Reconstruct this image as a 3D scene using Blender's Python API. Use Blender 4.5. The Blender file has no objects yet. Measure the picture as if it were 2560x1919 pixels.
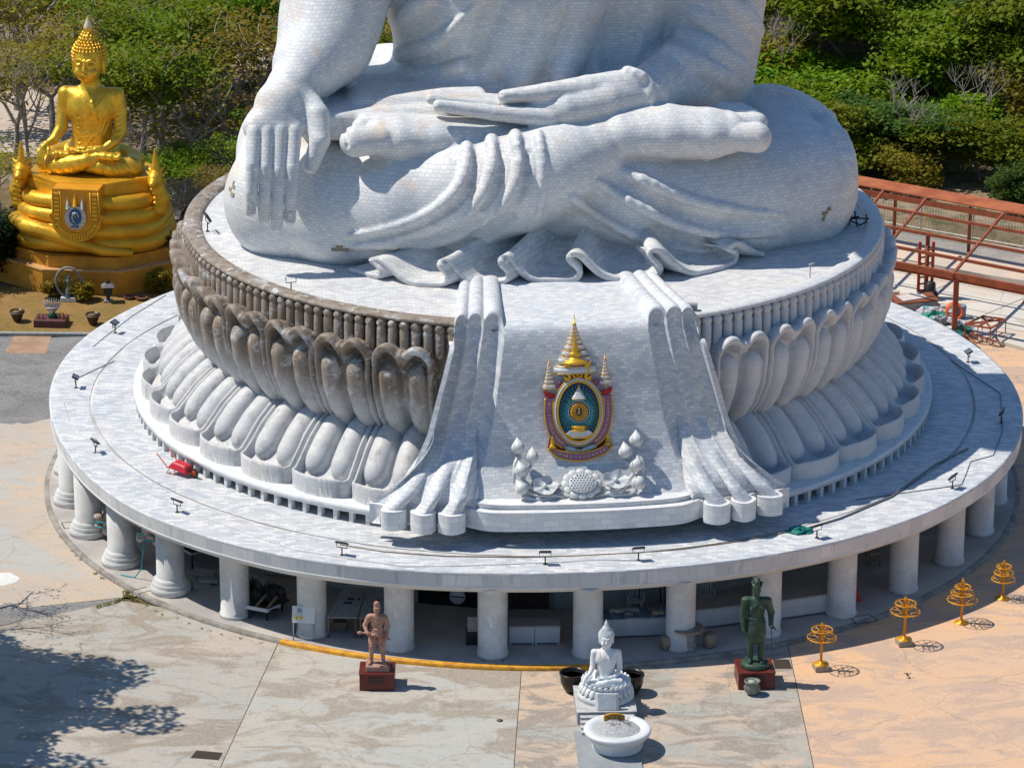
import bpy, bmesh, math, random
import numpy as np
from mathutils import Vector, Matrix, Euler
R=math.radians
PI=math.pi
col=bpy.context.scene.collection
scn=bpy.context.scene
ROT=R(6.7)          # the big statue and its pedestal face this much to the right
FZ=9.4              # height of the lotus top floor
# ------------------------------------------------------------------ camera
CAM=np.array([0.,-119.04642,45.79543])
FW=np.array([-0.00569,0.94175,-0.33627]);RT=np.array([0.99997,0.00695,0.00253]);UP=np.array([-0.00471,0.33625,0.94176])
cam=bpy.data.cameras.new('camera');co=bpy.data.objects.new('camera',cam);col.objects.link(co)
cam.sensor_width=36;cam.lens=9000/2560*36;cam.clip_start=1;cam.clip_end=3000
M=Matrix.Identity(4)
for i in range(3):
    M[i][0]=RT[i];M[i][1]=UP[i];M[i][2]=-FW[i];M[i][3]=CAM[i]
co.matrix_world=M;scn.camera=co
def ray(vx,vy):
    # sight line through a point measured on the photograph (0..2212, 0..1658)
    d=FW*9000+RT*(vx*1.157324-1280)-UP*(vy*1.157324-959.5);return d/np.linalg.norm(d)
def atz(vx,vy,z=0.):
    d=ray(vx,vy);return CAM+d*(z-CAM[2])/d[2]
def aty(vx,vy,y):
    d=ray(vx,vy);return CAM+d*(y-CAM[1])/d[1]
cA,sA=math.cos(ROT),math.sin(ROT)
def loc(p): return np.array([p[0]*cA+p[1]*sA,-p[0]*sA+p[1]*cA,p[2]-FZ])
LC=loc(CAM)
def lray(vx,vy):
    d=ray(vx,vy);return np.array([d[0]*cA+d[1]*sA,-d[0]*sA+d[1]*cA,d[2]])
def L(vx,vy,y):
    # measured point at depth y in the statue's own frame (origin: centre of the lotus floor)
    d=lray(vx,vy);return LC+d*(y-LC[1])/d[1]
# ------------------------------------------------------------------ object helpers
def tag(o,label=None,cat=None,group=None,kind=None):
    if label:o['label']=label
    if cat:o['category']=cat
    if group:o['group']=group
    if kind:o['kind']=kind
    return o
def link(o,parent=None):
    col.objects.link(o)
    if parent is not None:o.parent=parent
    return o
def empty(name,at=(0,0,0),rz=0.,label=None,cat=None,group=None,sc=1.):
    o=bpy.data.objects.new(name,None);o.location=at;o.rotation_euler=(0,0,rz);o.scale=(sc,sc,sc);link(o);o.empty_display_size=.2
    return tag(o,label,cat,group)
def meshobj(name,V,F,m=None,parent=None,smooth=False,at=None,uv=None):
    me=bpy.data.meshes.new(name)
    V=np.asarray(V,np.float32)
    if isinstance(F,np.ndarray):
        n,k=F.shape
        me.vertices.add(len(V));me.vertices.foreach_set('co',V.ravel())
        me.loops.add(n*k);me.loops.foreach_set('vertex_index',F.astype(np.int32).ravel())
        me.polygons.add(n);me.polygons.foreach_set('loop_start',np.arange(0,n*k,k,dtype=np.int32))
        me.polygons.foreach_set('loop_total',np.full(n,k,dtype=np.int32))
        me.update(calc_edges=True)
    else:
        me.from_pydata([tuple(map(float,v)) for v in V],[],[tuple(int(i) for i in f) for f in F]);me.update()
    if uv is not None:
        l=me.uv_layers.new(name='UVMap');vi=np.empty(len(me.loops),np.int32);me.loops.foreach_get('vertex_index',vi)
        l.data.foreach_set('uv',np.asarray(uv,np.float32)[vi].ravel())
    if smooth:me.polygons.foreach_set('use_smooth',np.ones(len(me.polygons),bool))
    o=bpy.data.objects.new(name,me)
    if m is not None:me.materials.append(m)
    if at is not None:o.location=at
    return link(o,parent)
def copytree(o,parent=None):
    c=o.copy();col.objects.link(c)
    if parent is not None:c.parent=parent
    for ch in list(o.children):copytree(ch,c)
    return c
class MB:
    """collects simple shapes into one mesh"""
    def __init__(s):s.v=[];s.f=[];s.sm=[]
    def add(s,V,F,sm=False):
        b=len(s.v);s.v+=[tuple(v) for v in V];s.f+=[tuple(i+b for i in f) for f in F];s.sm+=[sm]*len(F);return s
    def box(s,c,h,rz=0.,rx=0.,ry=0.,bev=0.,taper=1.):
        x,y,z=h;e=Euler((rx,ry,rz)).to_matrix();P=[]
        if bev<=0:
            for k,sz in ((taper,1),(1,-1)):
                for sx,sy in ((-1,-1),(1,-1),(1,1),(-1,1)):P.append((sx*x*k,sy*y*k,sz*z))
            F=[(0,1,2,3),(7,6,5,4),(4,5,1,0),(5,6,2,1),(6,7,3,2),(7,4,0,3)]
        else:
            b=min(bev,x*.9,y*.9,z*.9)
            rings=[(z,b),(z-b,0),(-z+b,0),(-z,b)]
            for zz,ins in rings:
                for a,bb in ((-1,-1),(1,-1),(1,1),(-1,1)):
                    xi=x-ins;yi=y-ins
                    if a*bb>0:
                        P.append((a*(xi),bb*(yi-b*.8),zz));P.append((a*(xi-b*.8),bb*yi,zz))
                    else:
                        P.append((a*(xi-b*.8),bb*yi,zz));P.append((a*xi,bb*(yi-b*.8),zz))
            F=[tuple(range(8)),tuple(range(31,23,-1))]
            for r in range(3):
                for i in range(8):
                    j=(i+1)%8;F.append((r*8+j,r*8+i,(r+1)*8+i,(r+1)*8+j))
        c=Vector(c);return s.add([c+e@Vector(p) for p in P],F)
    def tube(s,pts,r,n=8,cap=True,closed=False,sm=True):
        pts=[Vector(p) for p in pts];m=len(pts);rs=r if hasattr(r,'__len__') else [r]*m
        V=[];F=[];prev=None
        for i,p in enumerate(pts):
            if closed:t=pts[(i+1)%m]-pts[i-1]
            else:t=pts[min(i+1,m-1)]-pts[max(i-1,0)]
            if t.length<1e-9:t=Vector((0,0,1))
            t.normalize()
            if prev is None:a=Vector((0,0,1)) if abs(t.z)<.9 else Vector((1,0,0));u=t.cross(a).normalized()
            else:
                u=prev-t*prev.dot(t)
                u=u.normalized() if u.length>1e-6 else t.orthogonal().normalized()
            prev=u;w=t.cross(u)
            for k in range(n):
                an=2*PI*k/n;V.append(p+(u*math.cos(an)+w*math.sin(an))*rs[i])
        for i in range(m if closed else m-1):
            a=i*n;b=((i+1)%m)*n
            for k in range(n):
                q=(k+1)%n;F.append((a+k,a+q,b+q,b+k))
        if cap and not closed:F.append(tuple(range(n-1,-1,-1)));F.append(tuple(range((m-1)*n,m*n)))
        return s.add(V,F,sm)
    def lathe(s,prof,c=(0,0,0),n=24,sm=True,sq=None,ph=0.,sx=1.,sy=1.,a0=0.,a1=2*PI):
        V=[];F=[];full=abs(a1-a0-2*PI)<1e-6;k=n if full else n+1
        for r,z in prof:
            for i in range(k):
                a=a0+(a1-a0)*i/n+ph;q=r*(sq(a) if sq else 1);V.append((c[0]+q*math.cos(a)*sx,c[1]+q*math.sin(a)*sy,c[2]+z))
        m=len(prof)
        for j in range(m-1):
            for i in range(n):
                i2=(i+1)%k;F.append((j*k+i,j*k+i2,(j+1)*k+i2,(j+1)*k+i))
        if full and prof[-1][0]>1e-6:F.append(tuple((m-1)*k+i for i in range(k)))
        if full and prof[0][0]>1e-6:F.append(tuple(k-1-i for i in range(k)))
        return s.add(V,F,sm)
    def ball(s,c,r,n=10,m=6,sc=(1,1,1)):
        prof=[];V=[];F=[]
        for j in range(m+1):
            t=PI*j/m
            for i in range(n):
                a=2*PI*i/n;V.append((c[0]+r*sc[0]*math.sin(t)*math.cos(a),c[1]+r*sc[1]*math.sin(t)*math.sin(a),c[2]+r*sc[2]*math.cos(t)))
        for j in range(m):
            for i in range(n):
                q=(i+1)%n;F.append((j*n+i,(j+1)*n+i,(j+1)*n+q,j*n+q))
        return s.add(V,F,True)
    def prism(s,poly,z0,z1,sm=False):
        n=len(poly);V=[(p[0],p[1],z0) for p in poly]+[(p[0],p[1],z1) for p in poly]
        F=[tuple(range(n-1,-1,-1)),tuple(range(n,2*n))]+[(i,(i+1)%n,n+(i+1)%n,n+i) for i in range(n)]
        return s.add(V,F,sm)
    def build(s,name,m,parent=None,at=None):
        me=bpy.data.meshes.new(name);me.from_pydata([tuple(v) for v in s.v],[],s.f);me.update()
        me.polygons.foreach_set('use_smooth',s.sm)
        if m is not None:me.materials.append(m)
        if any(s.sm) and not all(s.sm):pass
        o=bpy.data.objects.new(name,me)
        if at is not None:o.location=at
        return link(o,parent)
    def xf(s,M):
        s.v=[tuple(M@Vector(v)) for v in s.v];return s
# ------------------------------------------------------------------ implicit sculpting (distance grid -> mesh)
class Grid:
    def __init__(s,lo,hi,h):
        s.lo=np.array(lo,float);s.h=h;s.n=np.ceil((np.array(hi)-s.lo)/h).astype(int)+1
        s.F=np.full(tuple(s.n),1e3,np.float32)
        s.ax=[(s.lo[i]+h*np.arange(s.n[i])).astype(np.float32) for i in range(3)]
    def box(s,lo,hi):
        sl=[];
        for i in range(3):
            a=max(0,int((lo[i]-s.lo[i])/s.h));b=min(s.n[i],int((hi[i]-s.lo[i])/s.h)+2)
            if a>=b:return None
            sl.append(slice(a,b))
        return tuple(sl)
    def op(s,lo,hi,fn,k=.1,sub=False):
        k=max(k,1e-3);pad=k+3*s.h
        sl=s.box([a-pad for a in lo],[b+pad for b in hi])
        if sl is None:return s
        X=s.ax[0][sl[0]][:,None,None];Y=s.ax[1][sl[1]][None,:,None];Z=s.ax[2][sl[2]][None,None,:]
        d=fn(X,Y,Z);F=s.F[sl]
        if sub:
            d=-d;hh=np.clip(.5-.5*(d-F)/k,0,1) if False else np.clip(.5+.5*(d-F)/k,0,1)
            s.F[sl]=F*(1-hh)+d*hh+k*hh*(1-hh)
        else:
            hh=np.clip(.5+.5*(d-F)/k,0,1);s.F[sl]=d*(1-hh)+F*hh-k*hh*(1-hh)
        return s
    def cone(s,a,b,ra,rb,k=.3,sub=False,flat=None):
        a=np.asarray(a,float);b=np.asarray(b,float);m=max(ra,rb)
        f=(1,1,1) if flat is None else flat     # stretch of space: >1 flattens along that axis
        d=(b-a)*f;L2=float(d@d)+1e-9
        def fn(X,Y,Z):
            x=(X-a[0])*f[0];y=(Y-a[1])*f[1];z=(Z-a[2])*f[2]
            t=np.clip((x*d[0]+y*d[1]+z*d[2])/L2,0,1)
            return np.sqrt((x-t*d[0])**2+(y-t*d[1])**2+(z-t*d[2])**2)-(ra+(rb-ra)*t)
        return s.op(np.minimum(a,b)-m,np.maximum(a,b)+m,fn,k,sub)
    def chain(s,pts,rs,k=.3,sub=False,flat=None):
        for i in range(len(pts)-1):s.cone(pts[i],pts[i+1],rs[i],rs[i+1],k,sub,flat)
        return s
    def ell(s,c,r,k=.3,sub=False,rot=None):
        c=np.asarray(c,float);r=np.asarray(r,float);m=r.max();Rm=None if rot is None else np.array(Euler(rot).to_matrix()).T
        def fn(X,Y,Z):
            x=X-c[0];y=Y-c[1];z=Z-c[2]
            if Rm is not None:
                x,y,z=(Rm[0,0]*x+Rm[0,1]*y+Rm[0,2]*z,Rm[1,0]*x+Rm[1,1]*y+Rm[1,2]*z,Rm[2,0]*x+Rm[2,1]*y+Rm[2,2]*z)
            k0=np.sqrt((x/r[0])**2+(y/r[1])**2+(z/r[2])**2);k1=np.sqrt((x/r[0]**2)**2+(y/r[1]**2)**2+(z/r[2]**2)**2)+1e-6
            return k0*(k0-1)/k1
        e=[m]*3 if rot else r
        return s.op(c-e,c+e,fn,k,sub)
    def rbox(s,c,hs,rr,k=.3,sub=False,rot=(0,0,0)):
        c=np.asarray(c,float);Rm=np.array(Euler(rot).to_matrix()).T;m=float(np.linalg.norm(hs));hs=np.array(hs)-rr
        def fn(X,Y,Z):
            x=X-c[0];y=Y-c[1];z=Z-c[2]
            x,y,z=(Rm[0,0]*x+Rm[0,1]*y+Rm[0,2]*z,Rm[1,0]*x+Rm[1,1]*y+Rm[1,2]*z,Rm[2,0]*x+Rm[2,1]*y+Rm[2,2]*z)
            qx=np.abs(x)-hs[0];qy=np.abs(y)-hs[1];qz=np.abs(z)-hs[2]
            return np.sqrt(np.maximum(qx,0)**2+np.maximum(qy,0)**2+np.maximum(qz,0)**2)+np.minimum(np.maximum(qx,np.maximum(qy,qz)),0)-rr
        return s.op(c-m,c+m,fn,k,sub)
    def hit(s,o,d,t0,t1):
        # first surface point along a line
        t=np.arange(t0,t1,s.h*.5);P=o[None]+d[None]*t[:,None]
        I=np.round((P-s.lo)/s.h).astype(int);ok=((I>=0)&(I<s.n)).all(1)
        v=np.full(len(t),1e3);J=I[ok];v[ok]=s.F[J[:,0],J[:,1],J[:,2]]
        w=np.nonzero(v<0)[0]
        return None if len(w)==0 else P[w[0]]
    def mesh(s):
        F=s.F;h=s.h;I=F<0
        c=np.zeros(tuple(x-1 for x in F.shape),np.int8)
        for a in (0,1):
            for b in (0,1):
                for e in (0,1):c+=I[a:F.shape[0]-1+a,b:F.shape[1]-1+b,e:F.shape[2]-1+e]
        act=np.nonzero((c>0)&(c<8));n=len(act[0]);idx=np.full(c.shape,-1,np.int32);idx[act]=np.arange(n)
        A=np.stack(act,1);P=np.zeros((n,3));W=np.zeros(n)
        cs=[(a,b,e) for a in (0,1) for b in (0,1) for e in (0,1)]
        val={q:F[A[:,0]+q[0],A[:,1]+q[1],A[:,2]+q[2]] for q in cs}
        for q in cs:
            for ax in range(3):
                if q[ax]==0:
                    p=list(q);p[ax]=1;p=tuple(p);v0=val[q];v1=val[p];m=(v0<0)!=(v1<0)
                    t=np.where(m,v0/(v0-v1+1e-12*(v0==v1)),0)
                    for j in range(3):P[:,j]+=np.where(m,q[j]+(t if j==ax else 0),0)
                    W+=m
        V=(A+P/W[:,None])*h+s.lo
        Q=[]
        for ax in range(3):
            sl0=[slice(None)]*3;sl1=[slice(None)]*3;sl0[ax]=slice(0,-1);sl1[ax]=slice(1,None)
            a=I[tuple(sl0)];b=I[tuple(sl1)];u,v=[i for i in range(3) if i!=ax]
            m=a!=b;E=np.stack(np.nonzero(m),1)
            ok=(E[:,u]>0)&(E[:,v]>0)&(E[:,u]<c.shape[u])&(E[:,v]<c.shape[v]);E=E[ok]
            fl=a[tuple(E.T)]
            def g(du,dv):
                T=E.copy();T[:,u]-=du;T[:,v]-=dv;return idx[T[:,0],T[:,1],T[:,2]]
            q=np.stack([g(1,1),g(0,1),g(0,0),g(1,0)],1)
            if ax==1:fl=~fl
            q[~fl]=q[~fl][:,::-1];Q.append(q)
        Q=np.concatenate(Q);Q=Q[(Q>=0).all(1)]
        return V,Q
# ------------------------------------------------------------------ material helpers
def nd(nt,t,ins=None,**pr):
    n=nt.nodes.new(t)
    for k,v in pr.items():setattr(n,k,v)
    for k,v in (ins or {}).items():
        s=n.inputs[k]
        if isinstance(v,bpy.types.NodeSocket):nt.links.new(v,s)
        else:
            if isinstance(v,(tuple,list)) and len(v)==3 and s.type=='RGBA':v=(*v,1)
            s.default_value=v
    return n
def newmat(name,rough=.6,metal=0.,color=None,spec=.4):
    m=bpy.data.materials.new(name);m.use_nodes=True;nt=m.node_tree;b=nt.nodes['Principled BSDF']
    b.inputs['Roughness'].default_value=rough;b.inputs['Metallic'].default_value=metal
    b.inputs['Specular IOR Level'].default_value=spec
    if color:b.inputs['Base Color'].default_value=(*color,1)
    return m,nt,b
def math_(nt,op,a,b=0.,c=None):
    ins={0:a,1:b}
    if c is not None:ins[2]=c
    return nd(nt,'ShaderNodeMath',ins,operation=op).outputs[0]
def mixc(nt,f,a,b,bt='MIX'):
    return nd(nt,'ShaderNodeMix',{0:f,6:a,7:b},data_type='RGBA',blend_type=bt).outputs[2]
def smooth(nt,v,a,b,lo=0.,hi=1.):
    return nd(nt,'ShaderNodeMapRange',{0:v,1:a,2:b,3:lo,4:hi},interpolation_type='SMOOTHSTEP').outputs[0]
def noise(nt,vec,scale,det=4.,rough=.6,dist=0.):
    return nd(nt,'ShaderNodeTexNoise',{'Vector':vec,'Scale':scale,'Detail':det,'Roughness':rough,'Distortion':dist}).outputs[0]
def bump(nt,b,h,st,dist=.02):
    n=nd(nt,'ShaderNodeBump',{'Height':h,'Strength':st,'Distance':dist});nt.links.new(n.outputs[0],b.inputs['Normal'])
def mapping(nt,vec,sc):
    return nd(nt,'ShaderNodeVectorMath',{0:vec,1:sc},operation='MULTIPLY').outputs[0]
def plain(name,c,rough=.6,metal=0.,var=.15,scale=6.,bmp=.15,c2=None,spec=.4):
    """a slightly uneven, weathered surface"""
    m,nt,b=newmat(name,rough,metal,spec=spec);tc=nd(nt,'ShaderNodeTexCoord').outputs['Object']
    f=noise(nt,tc,scale,5.,.65);c2=c2 or tuple(x*(1-var) for x in c)
    nt.links.new(mixc(nt,smooth(nt,f,.35,.65),c,c2),b.inputs['Base Color'])
    g=noise(nt,tc,scale*6,3.,.6)
    if bmp:bump(nt,b,g,bmp,.02)
    nt.links.new(smooth(nt,g,.3,.7,max(0,rough-.1),min(1,rough+.12)),b.inputs['Roughness'])
    return m
def mosaic(name,mode,c1,c2,mort,tw,th,warm=(.62,.5,.38),wamt=.5,grime=None,gamt=0.,rough=.55,wlo=.55,whi=.75,dark=None):
    """small marble tiles laid in courses; warm stains and grime of their own shape"""
    m,nt,b=newmat(name,rough,spec=.35);tc=nd(nt,'ShaderNodeTexCoord')
    pos=tc.outputs['Object'];xyz=nd(nt,'ShaderNodeSeparateXYZ',{0:pos}).outputs
    nrm=nd(nt,'ShaderNodeSeparateXYZ',{0:tc.outputs['Normal']}).outputs
    if mode=='uv':vec=tc.outputs['UV']
    else:
        nz=math_(nt,'ABSOLUTE',nrm[2]);fl=math_(nt,'GREATER_THAN',nz,.78)
        if mode=='cyl':
            th_=math_(nt,'ARCTAN2',xyz[0],math_(nt,'MULTIPLY',xyz[1],-1.));U=math_(nt,'MULTIPLY',th_,13.)
            U=math_(nt,'ADD',math_(nt,'MULTIPLY',U,math_(nt,'SUBTRACT',1.,fl)),math_(nt,'MULTIPLY',xyz[0],fl))
            W=math_(nt,'ADD',math_(nt,'MULTIPLY',xyz[2],math_(nt,'SUBTRACT',1.,fl)),math_(nt,'MULTIPLY',xyz[1],fl))
        else:
            side=math_(nt,'GREATER_THAN',math_(nt,'ABSOLUTE',nrm[0]),math_(nt,'MULTIPLY',math_(nt,'ABSOLUTE',nrm[1]),1.4))
            side=math_(nt,'MULTIPLY',side,math_(nt,'SUBTRACT',1.,fl))
            U=math_(nt,'ADD',math_(nt,'MULTIPLY',xyz[0],math_(nt,'SUBTRACT',1.,side)),math_(nt,'MULTIPLY',xyz[1],side))
            W=math_(nt,'ADD',math_(nt,'MULTIPLY',xyz[2],math_(nt,'SUBTRACT',1.,fl)),math_(nt,'MULTIPLY',xyz[1],fl))
        vec=nd(nt,'ShaderNodeCombineXYZ',{0:U,1:W}).outputs[0]
    wob=nd(nt,'ShaderNodeTexNoise',{'Vector':pos,'Scale':.35,'Detail':1.}).outputs[1]
    vec=nd(nt,'ShaderNodeVectorMath',{0:wob,1:(.5,.5,.0),2:vec},operation='MULTIPLY_ADD').outputs[0]
    def brick(w,h,a,bb,mo,ms):
        return nd(nt,'ShaderNodeTexBrick',{'Vector':vec,'Color1':a,'Color2':bb,'Mortar':mo,'Scale':1.,'Mortar Size':ms,'Mortar Smooth':.3,'Bias':0.,'Brick Width':w,'Row Height':h},offset=.5)
    B=brick(tw,th,c1,c2,mort,.009)
    c=B.outputs[0]
    B2=brick(tw*4.5,th*5,(.9,.92,.95),(1.03,1.01,1.),(1,1,1),0.)
    c=mixc(nt,.7,c,B2.outputs[0],'MULTIPLY')
    f=noise(nt,pos,.45,6.,.6,.4);c=mixc(nt,math_(nt,'MULTIPLY',smooth(nt,f,wlo,whi),wamt),c,warm)
    f2=noise(nt,pos,1.7,6.,.7);c=mixc(nt,smooth(nt,f2,.5,.8,0.,.35),c,(.33,.34,.35))
    if dark:c=dark(nt,c,xyz,nrm,pos)
    nt.links.new(c,b.inputs['Base Color'])
    h=math_(nt,'SUBTRACT',noise(nt,pos,14.,3.),math_(nt,'MULTIPLY',B.outputs[1],1.2))
    bump(nt,b,h,.35,.02)
    return m
# ------------------------------------------------------------------ light
SUN_EL=R(57);SUN_AZ=R(10)      # sun on the left, a little behind the statue
sd=Vector((-math.cos(SUN_EL)*math.cos(SUN_AZ),math.cos(SUN_EL)*math.sin(SUN_AZ),math.sin(SUN_EL)))
w=bpy.data.worlds.new('World');scn.world=w;w.use_nodes=True;nt=w.node_tree
sky=nd(nt,'ShaderNodeTexSky',sky_type='NISHITA',sun_disc=False,sun_elevation=SUN_EL,sun_rotation=math.atan2(sd.x,sd.y),altitude=300.,air_density=1.2,dust_density=.3,ozone_density=3.)
bg=nt.nodes['Background'];tint=nd(nt,'ShaderNodeVectorMath',{0:sky.outputs[0],1:(.8,.99,1.12)},operation='MULTIPLY');nt.links.new(tint.outputs[0],bg.inputs[0]);bg.inputs[1].default_value=.09
sl=bpy.data.lights.new('sun','SUN');sl.energy=4.7;sl.angle=R(.5);sl.color=(1,.93,.82);so=bpy.data.objects.new('sun',sl);col.objects.link(so)
so.rotation_euler=sd.to_track_quat('Z','Y').to_euler()
scn.view_settings.view_transform='Standard';scn.view_settings.look='None';scn.view_settings.exposure=0.
scn.cycles.max_bounces=6;scn.cycles.diffuse_bounces=3;scn.cycles.transparent_max_bounces=4
# ------------------------------------------------------------------ seated figure
def seated(g,slim=False,detail=True):
    """the seated, earth-touching figure (statue metres, floor at z=0, facing -y)"""
    C=g.chain
    # thighs, knees and shins
    K1=L(627,432,-2.0);K2=L(1708,402,-2.2)
    C([K1,(-7.9,1.4,2.2),(-4.6,4.0,2.7)],[2.12,2.1,2.5],.5)
    C([K2,(8.5,1.2,1.75),(5.2,3.6,2.3)],[2.15,2.0,2.3],.5)
    g.ell((0,1.5,1.9),(7.2,5.0,2.2),.6)
    C([K2,L(1600,425,-3.4),L(1500,440,-4.1),L(1370,430,-4.6),L(1220,425,-4.2)],[2.2,1.98,1.72,1.5,1.4],.5)
    C([K1,L(740,445,-3.3),L(860,440,-4.1),L(1000,420,-4.7),L(1110,392,-4.95),L(1200,362,-5.0),L(1285,325,-4.8)],[2.12,2.02,1.93,1.82,1.66,1.45,1.1],.45)
    # foot resting on the left-hand thigh (seen left) and its toes
    C([L(1180,284,-4.1),L(1060,292,-4.2),L(940,296,-4.3),L(858,297,-4.35),L(822,294,-4.35)],[.5,.60,.68,.74,.68],.12,flat=(1,.72,1))
    for x0,x1,y,d,r in [(822,768,304,-5.0,.52),(830,780,273,-4.35,.31),(838,792,263,-3.95,.28),(842,804,255,-3.6,.26),(846,814,248,-3.25,.23)]:
        g.cone(L(x0,y-2,d),L(x1,y+2,d-.05),r*.88,r,.02)
    # foot resting on the right-hand thigh and its toes
    C([L(1270,292,-4.3),L(1340,286,-4.5),L(1440,284,-4.6),L(1530,288,-4.7),L(1568,286,-4.7)],[.78,.86,.88,.82,.72],.12,flat=(1,.74,1))
    for x0,x1,y,d,r in [(1572,1634,295,-5.25,.51),(1574,1636,262,-4.6,.34),(1568,1624,250,-4.15,.3),(1562,1612,241,-3.75,.27),(1556,1600,234,-3.4,.24)]:
        g.cone(L(x0,y,d),L(x1,y+3,d-.05),r*.88,r,.02)
    # trunk
    g.ell((0,1.5,3.2),(5.4,3.9,4.2),.8)
    g.ell((0,1.1,8.0),(4.1 if slim else 5.05,3.0 if slim else 3.4,4.5),1.2)
    g.ell((0,.8,12.6),(5.1 if slim else 6.1,3.2 if slim else 3.7,4.4),1.2)
    q=4.1 if slim else 4.9;g.cone((-q,1.4,15.2),(q,1.4,15.2),1.55 if slim else 1.9,1.55 if slim else 1.9,1.0)
    g.cone((0,1.5,15.5),(0,1.1,18.6),2.2,1.75,1.0)
    # arm reaching down over the knee
    if slim:C([(-5.2,1.4,15.2),(-5.7,1.3,11.8),(-6.0,.2,8.6),(-7.1,-1.7,6.5),L(636,182,-3.2)],[1.6,1.35,1.22,.98,.7],.25)
    else:C([(-6.0,1.5,14.9),(-6.75,1.0,11.5),L(733,-30,0.0),L(716,35,-.6),L(702,92,-1.3),L(668,140,-2.3),L(636,182,-3.2)],[1.95,1.8,1.72,1.68,1.55,1.16,.8],.35)
    kn=[(547,298),(576,296),(604,295),(633,297)]
    g.cone(L(628,190,-3.3),L(606,228,-3.9),.74,.86,.3,flat=(1,1.25,1))
    for x,y in kn:g.cone(L(612,222,-3.85),L(x+3,y-22,-4.45),.66,.40,.2)
    tips=[(541,460,.212),(570,476,.21),(598,494,.214),(627,478,.212)]
    for (x,y),(tx,ty,r) in zip(kn,tips):
        a=L(x+2,y-14,-4.7);b=L(x+(tx-x)*.35,y+(ty-y)*.36,-5.25);c=L(x+(tx-x)*.7,y+(ty-y)*.72,-5.4);e=L(tx,ty-4,-5.3)
        C([a,b,c,e],[.26,r*1.04,r*1.0,r*.9],.02)
    g.cone(L(650,200,-3.5),L(684,250,-4.3),.45,.42,.25);C([L(684,250,-4.3),L(691,303,-4.85),L(671,360,-4.95)],[.42,.34,.26],.05)
    # arm with the hand resting in the lap
    if slim:C([(5.2,1.4,15.2),(5.8,1.3,11.8),(6.1,.3,8.3),(5.2,-1.7,6.5),L(1400,192,-3.3)],[1.6,1.38,1.25,1.0,.75],.25)
    else:C([(6.0,1.5,14.9),(6.9,1.2,11.5),L(1536,-10,.9),L(1532,80,.8),L(1524,148,.5),L(1478,172,-1.2),L(1400,192,-3.3)],[1.95,1.9,1.8,1.7,1.62,1.3,.82],.4)
    C([L(1400,196,-3.4),L(1310,212,-4.0),L(1220,232,-4.3),L(1160,240,-4.4)],[.78,.8,.72,.5],.06,flat=(1,.8,1))
    C([L(1360,188,-3.9),L(1270,192,-4.3),L(1180,200,-4.6),L(1090,209,-4.7)],[.62,.45,.31,.23],.06)
    for x,y,d,r,x0,y0 in [(948,228,-4.9,.2,1190,255,),(932,214,-4.35,.19,1180,240),(930,208,-3.85,.19,1170,232),(950,204,-3.4,.18,1170,228)]:
        C([L(x0,y0,d),L((x0+x)/2,(y0+y)/2+3,d-.05),L(x,y,d)],[.34,.26,r],.03)
    # head
    g.ell((0,.5,22.3),(3.05,3.35,3.9),.5)
    g.ell((0,-.9,20.1),(2.25,2.0,1.75),.8)
    g.ell((0,1.0,23.6),(3.25,3.4,3.0),.5)
    g.ell((0,1.0,26.6),(1.75,1.8,1.7),.4)
    C([(0,1,27.6),(0,1,28.9),(0,1,30.4)],[.95,.9,.12],.2)
    if detail:
        g.chain([(0,-2.75,23.1),(0,-3.35,21.6),(0,-3.45,21.3)],[.28,.34,.42],.25)   # nose
        for s in (-1,1):
            g.ell((.42*s,-3.2,21.2),(.25,.25,.22),.12)
            g.chain([(.35*s,-2.95,23.0),(1.25*s,-2.75,23.35),(2.1*s,-2.1,23.0)],[.16,.18,.12],.15)   # brow
            g.ell((1.15*s,-2.5,22.3),(.75,.5,.32),.15)                        # lowered eyelid
            g.chain([(.55*s,-2.95,22.05),(1.15*s,-2.95,21.92),(1.85*s,-2.5,22.1)],[.05,.07,.05],.05,sub=True)
            g.ell((3.1*s,.6,21.6),(.32,.62,2.1),.15)                           # long ear
            g.ell((3.3*s,.5,22.3),(.18,.35,.9),.08,sub=True)
            g.ell((1.5*s,-2.2,20.6),(.9,.6,.8),.6)
        g.chain([(-.75,-2.72,20.42),(-.3,-3.02,20.3),(0,-3.0,20.33),(.3,-3.02,20.3),(.75,-2.72,20.42)],[.06,.17,.15,.17,.06],.08)
        g.chain([(-.5,-2.8,20.05),(0,-2.98,19.95),(.5,-2.8,20.05)],[.1,.19,.1],.1)
        for s in (17.7,18.3):
            for a in range(-60,61,15):
                t=R(a);t2=R(a+15);q=1.82;g.cone((q*math.sin(t),1.15-q*math.cos(t),s-.15*math.cos(t)),(q*math.sin(t2),1.15-q*math.cos(t2),s-.15*math.cos(t2)),.07,.07,.1)
def curls(n1=9):
    """spiral curls on the hair, as points (statue metres)"""
    P=[]
    for z,r in ((22.6,3.28),(23.3,3.42),(24.0,3.38),(24.7,3.2),(25.3,2.9),(25.85,2.5),(26.3,2.0)):
        k=int(2*PI*r/.72)
        for i in range(k):
            a=2*PI*(i+.5*(int(z*10)%2))/k;x=r*math.sin(a)*.97;y=1.0-r*math.cos(a)*1.02
            if y<-1.3 and z<24.2+.18*abs(x)*0 and abs(x)<2.75:continue
            P.append((x,y,z,.36))
    for z,r in ((26.9,1.78),(27.5,1.45),(28.0,1.1)):
        k=int(2*PI*r/.66)
        for i in range(k):
            a=2*PI*(i+.3*z)/k;P.append((r*math.sin(a),1-r*math.cos(a),z,.3))
    return P
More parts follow.
